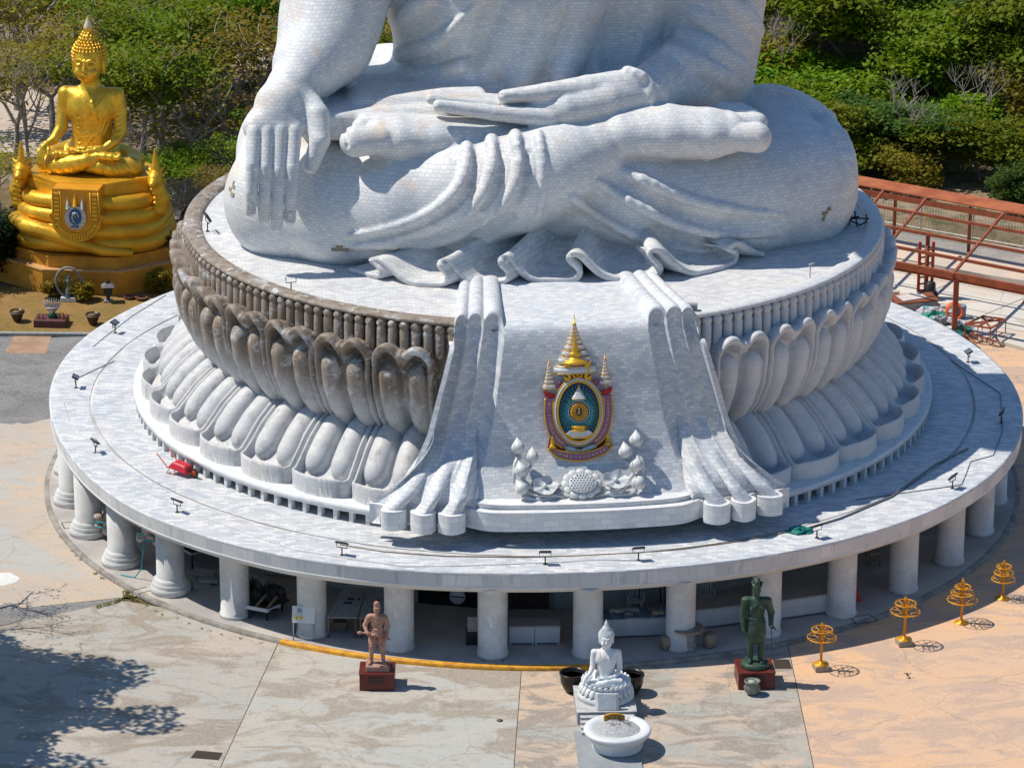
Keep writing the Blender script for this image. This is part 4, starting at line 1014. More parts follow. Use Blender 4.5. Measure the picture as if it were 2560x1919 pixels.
BO=[(412,1162),(470,1222),(560,1258),(680,1275),(800,1255),(900,1212),(955,1150)];BI=[(470,1165),(520,1185),(590,1200),(680,1210),(770,1195),(850,1172),(905,1135)]
poly('back_plate',[(415,1165),(440,1060),(520,1120),(600,1165),(760,1165),(850,1105),(925,1050),(952,1150),(860,1180),(680,1215),(510,1190)],-.04,.06,emar)
a,b=band('bottom_ribbon',BO,BI,-.16,.0,epu);edge('ribbon_edge',a,.028,-.16);edge('ribbon_edge',b,.02,-.16)
poly('green_plate',[(548,1140),(600,1165),(690,1178),(770,1165),(830,1125),(822,1165),(760,1190),(680,1205),(600,1198),(560,1185)],-.15,-.0,egr)
for q in ([(572,1152),(650,1168),(648,1188),(580,1178)],[(700,1172),(800,1138),(806,1160),(704,1192)]):poly('blue_plate',q,-.18,-.1,elb)
for cx,cy in ((455,1110),(917,1100)):
    x,z=e5(cx,cy);MB().lathe([(.10,-.2),(.11,-.12),(.07,-.1),(.085,-.04),(.05,0),(.07,.05),(.04,.1),(.055,.13),(.02,.2)],c=(x,-.1,z),n=10).box((x,-.1,z-.22),(.11,.06,.05),bev=.01).build('gilt_pillar',eg,EM)
# oval
poly('oval_field',ell_(.665,.945),-.14,.05,ebl,zoom=False)
MB().tube([(x,-.16,z) for x,z in ell_(.675,.955,64)],.035,n=8,closed=True).build('gold_ring',eg,EM)
MB().tube([(x,-.12,z) for x,z in ell_(.80,1.085,64)],.022,n=6,closed=True).build('gold_ring',eg,EM)
bd_=MB()
for x,z in ell_(.742,1.02,84):bd_.ball((x,-.15,z),.042,7,5)
bd_.build('bead_border',ewh,EM)
poly('bead_backing',ell_(.79,1.07),-.08,.04,ewh,zoom=False)
ry=MB();rg=MB()
for k in range(44):
    a=2*PI*(k+.5)/44;r1=1/math.sqrt((math.cos(a)/.62)**2+(math.sin(a)/.88)**2);P_=[]
    for i in range(9):
        t=i/8;r=.33+(r1-.33)*t*.98;w=.045*math.sin(t*PI*3)*(1-.3*t);P_.append((r*math.cos(a)-w*math.sin(a),-.165,r*math.sin(a)+w*math.cos(a)-.02))
    ry.tube(P_,[.026*(1-.75*i/8)+.003 for i in range(9)],n=5)
    if k%2==0:rg.tube([(p[0]+.014,-.172,p[2]+.012) for p in P_[:6]],.008,n=4)
ry.build('rays',ecy,EM);rg.build('ray_gilding',eg,EM)
poly('disc_rim',ell_(.345,.345),-.19,-.1,ewh,zoom=False);poly('disc_blue',ell_(.325,.325),-.2,-.1,plain('deep_blue',(.02,.03,.16),.4),zoom=False)
poly('disc_gold',ell_(.285,.285),-.215,-.1,eg,zoom=False)
dm=MB()
for k in range(16):
    a=2*PI*k/16;dm.ball((.235*math.cos(a),-.22,.235*math.sin(a)),.04,6,4)
for k in range(20):
    a=2*PI*k/20;dm.ball((.155*math.cos(a),-.225,.155*math.sin(a)),.022,6,4)
dm.build('disc_studs',goldmat('dull_gold',(.6,.33,.06),.5,.4),EM)
poly('disc_heart',ell_(.10,.13),-.24,-.1,ebl,zoom=False)
MB().tube([(.03,-.26,-.06),(-.04,-.26,-.05),(-.03,-.26,.0),(.03,-.26,.0),(.01,-.26,.04),(-.01,-.26,.08),(0,-.26,.12)],.016,n=6).build('monogram',eg,EM)
# small umbrella and throne inside the oval
sm=MB();sg_=MB()
for i,(z,w,h) in enumerate([(.43,.22,.035),(.485,.20,.03),(.54,.155,.03),(.59,.125,.028),(.64,.1,.025),(.685,.075,.02),(.725,.05,.02)]):
    sm.lathe([(w,-h),(w*.94,h)],c=(0,-.19,z),n=16,sx=1,sy=.35);sg_.lathe([(w*1.03,-h-.008),(w*1.03,-h+.01)],c=(0,-.19,z),n=16,sx=1,sy=.35)
sg_.lathe([(.035,.74),(.02,.8),(.0,.93)],c=(0,-.19,0),n=8)
sm.build('inner_umbrella',ewh,EM);sg_.build('umbrella_gilding',eg,EM)
MB().lathe([(.26,-.48),(.24,-.46),(.24,-.43),(.22,-.40),(.23,-.36),(.26,-.34),(.26,-.31),(.2,-.3),(0,-.3)],c=(0,-.19,-.15),n=6,sx=1,sy=.5).build('throne',eg,EM)
poly('throne_step',[(-.42,-.69),(-.3,-.6),(.3,-.6),(.42,-.69),(.22,-.8),(-.22,-.8)],-.24,-.1,ewh,zoom=False)
poly('throne_edge',[(-.42,-.69),(-.42,-.73),(-.22,-.85),(.22,-.85),(.42,-.73),(.42,-.69),(.22,-.8),(-.22,-.8)],-.25,-.1,eg,zoom=False)
# umbrellas
def umbrella(name,cx,tiers,top,bot,dy):
    u=empty(name);u.parent=EM;x0,_=e5(cx,0);w_=MB();gl=MB()
    for yb,hw,hh in tiers:
        z=e5(0,yb)[1];r=hw/k1;h=hh/k1;w_.lathe([(r*.5,-h-.03),(r*.96,-h),(r,-h),(r*.95,h*.9),(r*.55,h+.0),(r*.5,h+.05)],c=(x0,dy,z),n=24,sy=.55)
        gl.lathe([(r*1.01,-h-.004),(r*1.02,-h+.014)],c=(x0,dy,z),n=24,sy=.555)
        gl.lathe([(r*.97,h*.9-.008),(r*.95,h*.9+.002)],c=(x0,dy,z),n=24,sy=.56)
    zt_=e5(0,top)[1];zb_=e5(0,bot)[1];gl.lathe([(.05*(zt_-zb_)/.35,zb_),(.06*(zt_-zb_)/.35,zb_+.03),(.03*(zt_-zb_)/.35,zb_+.1*(zt_-zb_)),(.0,zt_)],c=(x0,dy,0),n=10)
    w_.build('tiers',ewh,u);gl.build('gilding',eg,u);return u
umbrella('great_umbrella',660,[(512,182,32),(435,140,26),(378,108,20),(330,86,18),(288,66,14),(254,52,12),(224,42,10),(196,34,9),(170,26,8),(147,19,7)],35,140,.12)
umbrella('side_umbrella',437,[(645,56,16),(605,42,13),(572,33,11),(545,26,9),(520,21,8),(494,17,7),(468,14,6)],400,460,-.04)
umbrella('side_umbrella',906,[(622,50,16),(582,40,13),(550,31,11),(522,25,9),(495,20,8),(470,17,7),(446,13,6)],372,436,-.04)
for s,cx,cy in ((1,432,705),(-1,918,692)):
    f=lambda x,y:(cx+s*x,cy+y)
    poly('red_flame',[f(-52,-22),(f(-30,-8)),f(-34,-28),f(-8,-2),f(0,-20),f(14,4),f(56,8),f(40,34),f(0,36),f(-34,22),f(-38,0)],-.08,.06,ere)
    x,z=e5(cx+s*8,cy-25);MB().tube([(x,-.05,z-.1),(x,-.05,z+.15)],.02,n=6).build('pole',eg,EM)
    for q in ((90,-85),(105,-60),(80,-55)):
        x,z=e5(cx+s*q[0],cy+q[1]);MB().ball((x,-.05,z),.07,8,5,(1,.5,1)).build('purple_cloud',epu,EM)
# crown
x0,_=e5(657,0);cz=lambda y:e5(0,y)[1]
MB().lathe([(.40,cz(462)),(.42,cz(448)),(.30,cz(436)),(.20,cz(415)),(.115,cz(402)),(.19,cz(385)),(.17,cz(370)),(.085,cz(358)),(.135,cz(340)),(.075,cz(318)),(.09,cz(298)),(.045,cz(270)),(.055,cz(250)),(.022,cz(225)),(0,cz(183))],c=(x0,-.12,0),n=20,sy=.6).build('crown',eg,EM)
for s in (-1,1):
    xx=lambda x:(677+s*(x-677)-6)
    poly('crown_wing',[(xx(590),455),(xx(560),440),(xx(575),480),(xx(582),540),(xx(600),575),(xx(560),560),(xx(570),600),(xx(610),600),(xx(622),570),(xx(612),520),(xx(618),470)],-.2,-.02,eg)
x,z=e5(672,545);MB().tube([(x+.15*math.cos(a),-.14,z+.13*math.sin(a)) for a in [2*PI*i/20 for i in range(20)]],.035,n=6,closed=True).tube([(x+.02+.07*math.cos(a),-.15,z+.06*math.sin(a)) for a in [2*PI*i/20 for i in range(4,19)]],.02,n=5).lathe([(.05,.1),(.09,.14),(.04,.18),(.05,.21),(0,.3)],c=(x,-.12,z),n=8).build('number_symbol',eg,EM)
poly('dark_gap',[(575,500),(780,500),(770,590),(590,590)],-.02,.08,ebl)
# lettering on the ribbons, one cluster at a time
FNT=None
def letter(s,x,z,rot,size,par):
    cu=bpy.data.curves.new('lettering','FONT');cu.body=s;cu.size=size;cu.extrude=.008;cu.align_x='CENTER';cu.align_y='CENTER'
    o=bpy.data.objects.new('lettering',cu);col.objects.link(o);bpy.context.view_layer.update()
    me=bpy.data.meshes.new_from_object(o.evaluated_get(bpy.context.evaluated_depsgraph_get()));bpy.data.objects.remove(o)
    V=np.empty(len(me.vertices)*3,np.float32);me.vertices.foreach_get('co',V);V=V.reshape(-1,3)
    c,s_=math.cos(rot),math.sin(rot);W=[(x+v[0]*c-v[1]*s_,-.0-v[2],z+v[0]*s_+v[1]*c) for v in V];F=[tuple(p.vertices) for p in me.polygons]
    bpy.data.meshes.remove(me);return W,F
def curvetext(name,cl,A_,B_,y,size,rev=False):
    mb=MB();n=len(cl)
    mid=lambda t:tuple((np.array(a_)+np.array(b_))/2 for a_,b_ in [(ip(A_,t),ip(B_,t))])[0]
    for i,s in enumerate(cl):
        t=.06+.88*(i+.5)/n;p=e5(*mid(t));q=e5(*mid(t+.01));a=math.atan2(q[1]-p[1],q[0]-p[0]);W,F=letter(s,p[0],p[1],a,size,EM);mb.add([(w[0],y+w[1],w[2]) for w in W],F)
    mb.build(name,plain('lettering_gold',(.78,.62,.4),.5),EM)
def ip(P,t):
    P=np.array(P,float);u=t*(len(P)-1);j=min(int(u),len(P)-2);f=u-j;return P[j]+(P[j+1]-P[j])*f
curvetext('ribbon_lettering',['พ','ร','ะ','ร','า','ช','พิ','ธี','ม','ห','า','ม','ง','ค','ล'],LO,LI,-.115,.15)
curvetext('ribbon_lettering',['เ','ฉ','ลิ','ม','พ','ร','ะ','ช','น','ม','พ','ร','ร','ษ','า'],BO,BI,-.175,.15)
curvetext('ribbon_lettering',['๗','ร','อ','บ','๕','ธั','น','ว','า','ค','ม','๒','๕','๕','๔'],RO[::-1],RI[::-1],-.115,.14)
# carved lotus spray under the emblem
LT=mk('lotus_carving',1248,1040,-30,.10,'white carved spray of lotus buds and blossoms mounted below the emblem','carving')
y0_=1437
def l5(x,y):return ((x-677)/k1,(y0_-y)/k1*1.0)
wl=plain('white_carved_stone',(.66,.68,.69),.45,var=.15,scale=4.)
for cx,cy,r,tl in [(185,1135,58,-.05),(295,1220,56,.1),(200,1330,62,-.2),(195,1480,62,-.5),(1170,1110,56,.05),(1075,1205,56,-.1),(1160,1320,58,.2),(1170,1470,60,.5)]:
    x,z=l5(cx,cy);b=empty('lotus_bud');b.parent=LT;b.location=(x,-.32,z);b.rotation_euler=(R(-6),tl,0)
    MB().lathe([(.0,-.2),(.1,-.19),(.19,-.1),(.215,.0),(.18,.1),(.11,.2),(.04,.29),(0,.35)],n=16).build('bud',wl,b)
    for k in range(3):
        a=-PI/2+(k-1)*1.25;MB().lathe([(.0,-.19),(.11,-.18),(.2,-.1),(.228,.0),(.19,.1),(.06,.2)],n=6,a0=a-.5,a1=a+.5).build('sepal',wl,b)
def stem(pts,r=.055):
    MB().tube([(l5(*p)[0],-.2-.05*math.sin(i*1.3),l5(*p)[1]) for i,p in enumerate(pts)],r,n=8).build('stem',wl,LT)
stem([(185,1195),(150,1270),(140,1350),(145,1430)]);stem([(290,1280),(250,1340),(215,1400)]);stem([(200,1390),(240,1430),(280,1470),(360,1500),(440,1490),(530,1450)]);stem([(200,1540),(280,1570),(400,1575),(480,1550),(550,1500)]);stem([(230,1500),(330,1545),(450,1540),(560,1560)])
stem([(1165,1170),(1210,1250),(1220,1340),(1200,1420)]);stem([(1070,1265),(1110,1320),(1140,1370)]);stem([(1140,1380),(1090,1440),(1020,1490),(930,1510),(840,1480)]);stem([(1160,1530),(1080,1560),(960,1560),(880,1530),(820,1500)]);stem([(1110,1490),(1010,1530),(900,1545),(800,1570)])
for cx,cy in ((388,1470),(980,1440)):
    x,z=l5(cx,cy);fl_=empty('lotus_blossom');fl_.parent=LT;fl_.location=(x,-.26,z);fl_.rotation_euler=(R(90-18),0,.1)
    V=[(0,0,.02)];n=48
    for j in (1,2,3):
        for i in range(n):
            a=2*PI*i/n;q=j/3;rr=.40*q*(1+.07*math.cos(5*a)*q)
            V.append((rr*math.cos(a),rr*math.sin(a)*.8,.1*q*q+.035*math.cos(5*a)*q+.02*math.cos(20*a)*q))
    F=[(0,1+i,1+(i+1)%n) for i in range(n)]+[(1+(j*n)+i,1+((j+1)*n)+i,1+((j+1)*n)+(i+1)%n,1+(j*n)+(i+1)%n) for j in (0,1) for i in range(n)]
    o=meshobj('petals',V+[(v[0],v[1],v[2]-.05) for v in V],F+[tuple(len(V)+i for i in f[::-1]) for f in F],wl,fl_,True)
    MB().ball((0,0,.06),.07,10,6).build('heart',wl,fl_)
x,z=l5(697,1455);pod=empty('lotus_pod');pod.parent=LT;pod.location=(x,-.3,z);pod.rotation_euler=(R(90-15),0,0)
MB().lathe([(.3,-.1),(.46,.0),(.47,.07),(.44,.1),(0,.1)],n=40,sy=.72).build('pod_disc',wl,pod)
sd_=MB()
for j in range(-3,4):
    for i in range(-4,5):
        X=i*.1+.05*(j%2);Y=j*.085
        if (X/.4)**2+(Y/.28)**2<1:sd_.ball((X,Y,.11),.036,6,4)
for k in range(44):a=2*PI*k/44;sd_.ball((.455*math.cos(a),.33*math.sin(a),.1),.022,6,4)
sd_.build('seeds',wl,pod)
for k in range(12):
    a=2*PI*k/12;o=MB().ball((0,0,0),.17,12,6,(.95,.75,.35)).build('petal',wl,pod);o.location=(.52*math.cos(a),.4*math.sin(a),-.02);o.rotation_euler=(0,0,a-PI/2)
# ------------------------------------------------------------------ standing statues, gilded ring trees and pots on the yard
def standing(kind):
    g=Grid((-.75,-.5,-.02),(.75,.5,2.05),.0155);C=g.chain
    if kind=='soldier':
        for s,fx in ((-1,-.17),(1,.17)):
            C([(.1*s,0,.92),(fx*.85,-.02,.5),(fx,0,.1)],[.115,.075,.055],.03);C([(fx,.03,.05),(fx*1.25,-.17,.035)],[.05,.045],.03)
            g.ell((fx*.75,.0,.66),(.12,.12,.16),.04);C([(fx*.85,-.02,.5),(fx*.95,.03,.34)],[.07,.072],.02)
        g.ell((0,0,.98),(.19,.13,.13),.05);g.ell((0,0,1.22),(.18,.12,.22),.06);C([(-.17,.01,1.4),(.17,.01,1.4)],[.09,.09],.06)
        g.ell((0,0,.9),(.235,.165,.09),.03)                                # skirted tunic
        C([(-.22,.01,1.38),(-.33,.0,1.14),(-.27,-.17,.99)],[.085,.068,.05],.03);C([(-.27,-.17,.99),(-.23,-.2,.97)],[.052,.05],.02)
        for i in range(4):g.cone((-.24+.0*i,-.235,1.0-.025*i),(-.205,-.24,1.0-.025*i),.016,.014,.008)
        g.cone((-.27,-.19,1.03),(-.22,-.25,1.03),.016,.013,.008)
        C([(-.14,-.22,.985),(-.42,-.17,.985)],[.022,.022],.01);g.ell((-.47,-.165,.985),(.075,.05,.05),.02)
        C([(.22,.01,1.38),(.3,.02,1.12),(.27,-.1,.88)],[.085,.068,.048],.03);g.ell((.27,-.13,.83),(.04,.05,.06),.02)
        for i in range(4):g.cone((.25+.013*i,-.15-.01*i,.80),(.255+.013*i,-.13,.765-.004*i),.013,.011,.006)
        C([(.3,-.12,.8),(.36,-.14,.78)],[.03,.035],.01)
        C([(-.12,-.13,1.36),(.14,-.15,1.08)],[.018,.018],.01);C([(-.19,-.03,1.07),(0,-.145,1.06),(.19,-.03,1.07)],[.022,.024,.022],.01)
        for z in (.93,.86,.8):C([(-.23,-.1,z),(-.12,-.17,z-.03),(-.04,-.14,z)],[.012,.016,.01],.02);C([(.23,-.1,z),(.12,-.17,z-.03),(.04,-.14,z)],[.012,.016,.01],.02)
        for s in (-1,1):
            for z in (.60,.68):C([(.05*s,-.1,z),(.14*s,-.14,z-.03),(.22*s,-.06,z)],[.01,.018,.01],.02)
        g.cone((0,0,1.44),(0,-.01,1.53),.062,.055,.03)
        hz=1.63
    else:
        for s,fx in ((-1,-.11),(1,.13)):
            C([(.1*s,0,.9),(fx,-.01,.5),(fx,0,.1)],[.12,.085,.065],.03);C([(fx,.03,.05),(fx*1.2,-.15,.035)],[.055,.045],.03)
        C([(0,0,.72),(0,0,1.0)],[.225,.185],.05,flat=(1,1.35,1));g.ell((0,0,1.22),(.2,.145,.24),.06);C([(-.19,.01,1.4),(.19,.01,1.4)],[.085,.085],.06)
        g.cone((0,0,.62),(0,0,.7),.23,.235,.03,flat=(1,1.35,1))
        for s in (-1,1):
            g.ell((.235*s,0,1.44),(.1,.1,.035),.02)
            for i in range(7):
                a=PI*i/6;g.cone((.245*s+.085*math.cos(a),-.085*math.sin(a),1.43),(.245*s+.09*math.cos(a),-.09*math.sin(a),1.37),.018,.014,.01)
        C([(-.25,.01,1.38),(-.31,.0,1.1),(-.29,-.05,.84)],[.095,.078,.055],.03);g.ell((-.285,-.07,.77),(.04,.05,.07),.02)
        for i in range(4):g.cone((-.31+.016*i,-.09,.74),(-.305+.016*i,-.08,.665+.004*i),.013,.011,.006)
        g.cone((-.26,-.11,.79),(-.245,-.12,.73),.014,.012,.006)
        C([(.25,.01,1.38),(.34,.02,1.12),(.33,-.14,.9)],[.095,.078,.055],.03);g.ell((.36,-.19,.87),(.06,.05,.035),.02)
        for i in range(4):g.cone((.36+.02*i,-.21,.875-.008*i),(.42+.012*i,-.225,.86-.02*i),.014,.011,.006)
        C([(.34,-.2,.9),(.37,-.18,.1)],[.014,.01],.01);g.ell((.35,-.2,.9),(.05,.04,.02),.01)
        for z in (.98,.94,.9):C([(-.35,-.02,z),(-.29,-.09,z-.01),(-.24,-.02,z)],[.012,.014,.012],.01)
        for x in (-.09,-.03,.03):C([(x-.04,-.13,1.4),(x-.01,-.165,1.25),(x,-.155,1.12)],[.013,.017,.008],.01)
        for x,z in ((.09,1.3),(.14,1.27),(.11,1.2)):g.ell((x,-.145,z),(.025,.02,.03),.01)
        C([(-.17,-.02,1.43),(-.13,-.15,1.25),(-.02,-.16,1.36)],[.014,.016,.012],.015);C([(-.19,-.09,1.03),(0,-.15,1.02),(.19,-.09,1.03)],[.014,.016,.014],.01)
        g.cone((0,0,1.44),(0,-.01,1.53),.065,.057,.03)
        hz=1.635
    g.ell((0,-.01,hz),(.082,.1,.115),.02);g.ell((0,-.035,hz-.07),(.058,.065,.05),.03);g.cone((0,-.105,hz+.02),(0,-.125,hz-.02),.012,.017,.012)
    for s in (-1,1):g.ell((.083*s,.0,hz-.01),(.014,.025,.035),.01);g.ell((.034*s,-.098,hz+.02),(.018,.01,.008),.006,sub=True);g.cone((.012*s,-.1,hz+.042),(.055*s,-.085,hz+.045),.01,.008,.01)
    g.cone((-.025,-.1,hz-.06),(.025,-.1,hz-.06),.007,.007,.006)
    if kind=='soldier':
        g.cone((0,0,hz+.07),(0,.0,hz+.16),.088,.085,.01,flat=(1,1,1));g.ell((0,-.1,hz+.065),(.07,.05,.012),.008)
    else:
        g.ell((0,.0,hz+.1),(.105,.12,.06),.02);C([(0,-.13,hz+.09),(0,-.07,hz+.19),(0,.02,hz+.22),(0,.12,hz+.16),(0,.15,hz+.07)],[.02,.045,.05,.045,.02],.03,flat=(.8,1,1))
        for s in (-1,1):C([(.09*s,-.05,hz+.1),(.1*s,.03,hz+.16),(.06*s,.1,hz+.13)],[.02,.03,.02],.02)
        C([(0,-.14,hz+.04),(-.03,-.125,hz+.1)],[.02,.018],.01);C([(.0,-.14,hz+.04),(.03,-.125,hz+.1)],[.02,.018],.01)
    V,F=g.mesh();return V,F
m_ter=plain('terracotta_bronze',(.34,.17,.12),.6,var=.35,scale=5.,bmp=.3,c2=(.45,.25,.18));m_grn=plain('verdigris_bronze',(.02,.045,.036),.5,var=.4,scale=4.,bmp=.3,c2=(.045,.085,.055))
m_red=plain('red_granite_tiles',(.15,.025,.02),.35,var=.3,scale=20.,bmp=.05);m_plq=plain('dark_plaque',(.045,.02,.02),.3);m_sst=plain('brown_sandstone',(.42,.25,.19),.8,var=.25,scale=6.)
def redped(name,x,y,hw,hd,h,label,rz=0.):
    t=empty(name,(x,y,0),rz,label,'pedestal');MB().box((0,0,h/2-.02),(hw-.02,hd-.02,h/2-.02)).build('block',m_red,t);MB().box((0,0,h-.02),(hw,hd,.025),bev=.01).build('top_slab',m_red,t)
    MB().box((0,-hd+.014,h*.6),(hw*.42,.012,h*.2)).build('plaque',m_plq,t);return t
def vcrop(x0,y0,s):return lambda x,y:((x0+x/s)/1.157324,(y0+y/s)/1.157324)
c2=vcrop(850,1280,2.572);c3=vcrop(1700,1280,2.572)
b=atz(*c2(237,1150),0);sx,sy=float(b[0]),float(b[1])+.5
redped('pedestal',sx,sy,.55,.48,.56,'dark red tiled pedestal carrying the terracotta soldier figure')
t=empty('soldier_statue',(sx,sy,.56),0,'terracotta brown standing soldier in a cap and short breeches gripping a club','statue')
MB().box((.02,0,.09),(.36,.34,.09),bev=.015).box((.3,-.1,.2),(.02,.15,.03)).build('base',m_sst,t)
V,F=standing('soldier');o=meshobj('body',V,F,m_ter,t,True);o.scale=(1.1,1.1,1.09);o.location=(0,0,.17)
b=atz(*c3(485,1143),0);ux,uy=float(b[0]),float(b[1])+.58
redped('pedestal',ux,uy,.58,.55,.56,'dark red tiled pedestal carrying the dark green officer figure',R(4))
t=empty('officer_statue',(ux,uy,.56),0,'dark green bronze standing officer in a long coat, epaulettes and plumed hat','statue')
MB().lathe([(.44,0),(.45,.04),(.43,.13),(.4,.16),(0,.16)],n=30).build('base',m_grn,t)
V,F=standing('officer');o=meshobj('body',V,F,m_grn,t,True);o.scale=(1.34,1.4,1.45);o.location=(0,0,.14)
p=atz(*c3(465,1185),0);t=empty('urn',(float(p[0]),float(p[1])+.2,0),0,'small grey glazed urn full of pale sand before the green officer statue','urn')
m_urn=plain('grey_green_glaze',(.09,.11,.09),.35,var=.4,scale=6.,c2=(.22,.24,.2));MB().lathe([(.14,0),(.16,.04),(.24,.14),(.26,.25),(.2,.34),(.21,.38),(.25,.42),(.25,.45),(.22,.46),(.2,.42)],n=28).build('pot',m_urn,t);MB().lathe([(.2,.41),(0,.44)],n=24).build('sand',plain('sand',(.42,.42,.36),.9),t)
# ring trees
m_yw=goldmat('yellow_gilt_paint',(.75,.34,.01),.4,.25)
c9=vcrop(2160,1200,4.145)
def ringtree(name,bx,by,rings,h,block,label):
    p=atz(bx,by,0);t=empty(name,(float(p[0]),float(p[1]),0),R(12),label,'ring tree',group='gilded ring trees along the terrace edge');z0=0
    if block:MB().box((0,0,.09),(.23,.23,.09),bev=.015).build('block',plain('concrete_block',(.36,.3,.24),.9),t);z0=.18
    MB().lathe([(.24,0),(.24,.02),(.06,.03),(.05,.1)],c=(0,0,z0),n=28).build('foot',m_yw,t)
    MB().lathe([(.042,.02),(.042,h-.12),(.065,h-.11),(.04,h-.06),(.05,h-.03),(.0,h+.06)],c=(0,0,z0),n=12).build('pole',m_yw,t)
    for r,z in rings:
        MB().tube([(r*math.cos(2*PI*i/32),r*math.sin(2*PI*i/32),z0+z) for i in range(32)],.016,n=6,closed=True).build('ring',m_yw,t)
        sp=MB()
        for k in range(6):
            a=2*PI*k/6+r*9;sp.tube([(0.03*math.cos(a),.03*math.sin(a),z0+z-.16),(r*math.cos(a),r*math.sin(a),z0+z)],.012,n=5)
            a+=PI/6;sp.tube([(0.03*math.cos(a),.03*math.sin(a),z0+z-.0),(r*math.cos(a),r*math.sin(a),z0+z)],.009,n=5)
        sp.build('spokes',m_yw,t)
        lf_=MB()
        for k in range(14):
            a=2*PI*k/14+r*3;lf_.box((r*math.cos(a),r*math.sin(a),z0+z-.06),(.012,.004,.03),rz=a)
        lf_.build('charms',plain('gilt_charms',(.45,.3,.1),.5),t)
    return t
ringtree('gilded_ring_tree',*c3(905,1008),[(.33,1.16),(.45,.9)],1.36,True,'gilded ring tree nearest the green statue, two hoops on a concrete block')
ringtree('gilded_ring_tree',*c3(1440,848),[(.33,1.22),(.46,.95)],1.42,True,'gilded ring tree with two crowded hoops, second from the green statue')
ringtree('gilded_ring_tree',*c3(1808,708),[(.25,1.24),(.37,1.03),(.48,.8)],1.5,False,'gilded ring tree with three widely spaced hoops, third along the curve')
ringtree('gilded_ring_tree',*c9(1435,1222),[(.24,1.12),(.31,.9),(.38,.68)],1.3,False,'farthest gilded ring tree, three hoops, nearest the right edge')
# offering row before the white statue
m_pot=plain('black_glazed_jar',(.02,.018,.016),.3,var=.4,scale=6.)
def jar(x,y,label):
    p=atz(x,y,0);t=empty('jar',(float(p[0]),float(p[1]),0),0,label,'jar');MB().lathe([(.2,0),(.26,.08),(.36,.3),(.38,.48),(.37,.56),(.41,.6),(.41,.64),(.36,.65),(.34,.58),(.34,.5)],n=32).build('jar_body',m_pot,t)
    MB().lathe([(.345,.52),(0,.52)],n=24).build('water',plain('dark_water',(.01,.012,.01),.05),t);return t
jar(*c2(1495,1150),'black water jar left of the small white seated statue');jar(*c2(1870,1160),'black water jar half hidden right of the small white seated statue')
bx0=float(wb[0]);by0=float(wb[1])
t=empty('stone_steps',(bx0+.02,by0-1.15,0),R(3),'low grey stone platform with steps leading from the white basin to the white statue','steps')
mg=plain('grey_stone_slab',(.38,.40,.42),.7,var=.25,scale=2.);ml=plain('pale_stone_tread',(.52,.52,.52),.7,var=.3,scale=4.)
MB().box((0,1.0,.2),(.88,.95,.2),bev=.01).build('platform',mg,t);MB().box((0,1.0,.405),(.9,.97,.012)).build('platform_top',ml,t)
for i in range(4):
    y=-.1-.2*i;MB().box((0,y,.16-.035*i),(.8,.1,.16-.035*i)).build('step',mg,t);MB().box((0,y,.33-.07*i),(.81,.095,.01)).build('tread',ml,t)
MB().box((-.1,-2.2,.03),(.93,1.7,.03),bev=.005).build('floor_slab',plain('grey_base_sheet',(.3,.32,.34),.6,var=.2,scale=1.),t)
MB().tube([(-.95,-3.86,.09),(.7,-3.86,.09)],.045,n=8).ball((-.95,-3.86,.1),.09,8,6).ball((.72,-3.86,.1),.09,8,6).build('bar',plain('dark_iron',(.06,.06,.065),.5),t)
p=atz(*c2(1735,1240),.42);o=MB().prism([(-.27,-.06),(.27,-.06),(.36,.0),(.3,.06),(-.3,.06),(-.36,0)],0,.5).build('marble_tablet',m_wht2,None,at=(bx0+.02,by0-1.0,.42));o.rotation_euler=(R(-14),0,0);tag(o,'white marble tablet leaning against the foot of the lotus seat','tablet')
p=atz(*c2(1768,1355),0);gb=atz(1327,1563,.55);t=empty('gilt_board',(float(gb[0]),float(gb[1]),.55),0,'carved brown and gold board standing behind the round basin','board')
bp=[(-.3,0),(.3,0),(.3,.28),(.22,.32),(.08,.35),(-.08,.35),(-.22,.32),(-.3,.28)]
prism_y(bp,-.03,.03).build('panel',plain('carved_brown',(.2,.11,.03),.6,var=.5,scale=24.,c2=(.42,.27,.05)),t);MB().tube([(x,-.035,z) for x,z in bp],.018,n=6,closed=True).build('border',m_yw,t)
p=atz(*c2(1783,1520),0);t=empty('round_basin',(float(p[0]),float(p[1]),.06),0,'large round white marble basin heaped with pale sand and incense sticks','basin',sc=1.14)
MB().lathe([(.62,0),(.66,.06),(.62,.1),(.7,.22),(.78,.36),(.80,.38),(.78,.4),(.86,.44),(.88,.5),(.86,.55),(.8,.56),(.62,.56),(.58,.5)],n=56).build('bowl',m_wht,t)
sn=MB();rr_=random.Random(4);Vs=[(0,0,.66)]
for j in range(1,8):
    for i in range(32):q=j/7;a=2*PI*i/32;Vs.append((.6*q*math.cos(a),.6*q*math.sin(a),.64-.12*q*q+rr_.uniform(-.02,.02)))
Fs=[(0,1+i,1+(i+1)%32) for i in range(32)]+[(1+j*32+i,1+(j+1)*32+i,1+(j+1)*32+(i+1)%32,1+j*32+(i+1)%32) for j in range(6) for i in range(32)]
meshobj('sand',Vs,Fs,plain('pale_ash_sand',(.52,.53,.54),.95,var=.4,scale=18.,bmp=.8),t,True)
st=MB()
for i in range(40):x=rr_.uniform(-.2,.35);y=rr_.uniform(-.05,.4);a=rr_.uniform(0,6.3);st.tube([(x,y,.64),(x+.12*math.cos(a),y+.12*math.sin(a),.665)],.005,n=4)
st.build('incense_sticks',plain('burnt_sticks',(.12,.08,.05),.9),t)
fl_=MB()
for i in range(18):x=rr_.uniform(-.35,-.0);y=rr_.uniform(.42,.55);fl_.ball((x,y,.6+rr_.uniform(0,.09)),.022,6,4)
fl_.build('marigold_garland',plain('garland_yellow',(.6,.42,.02),.7),t)
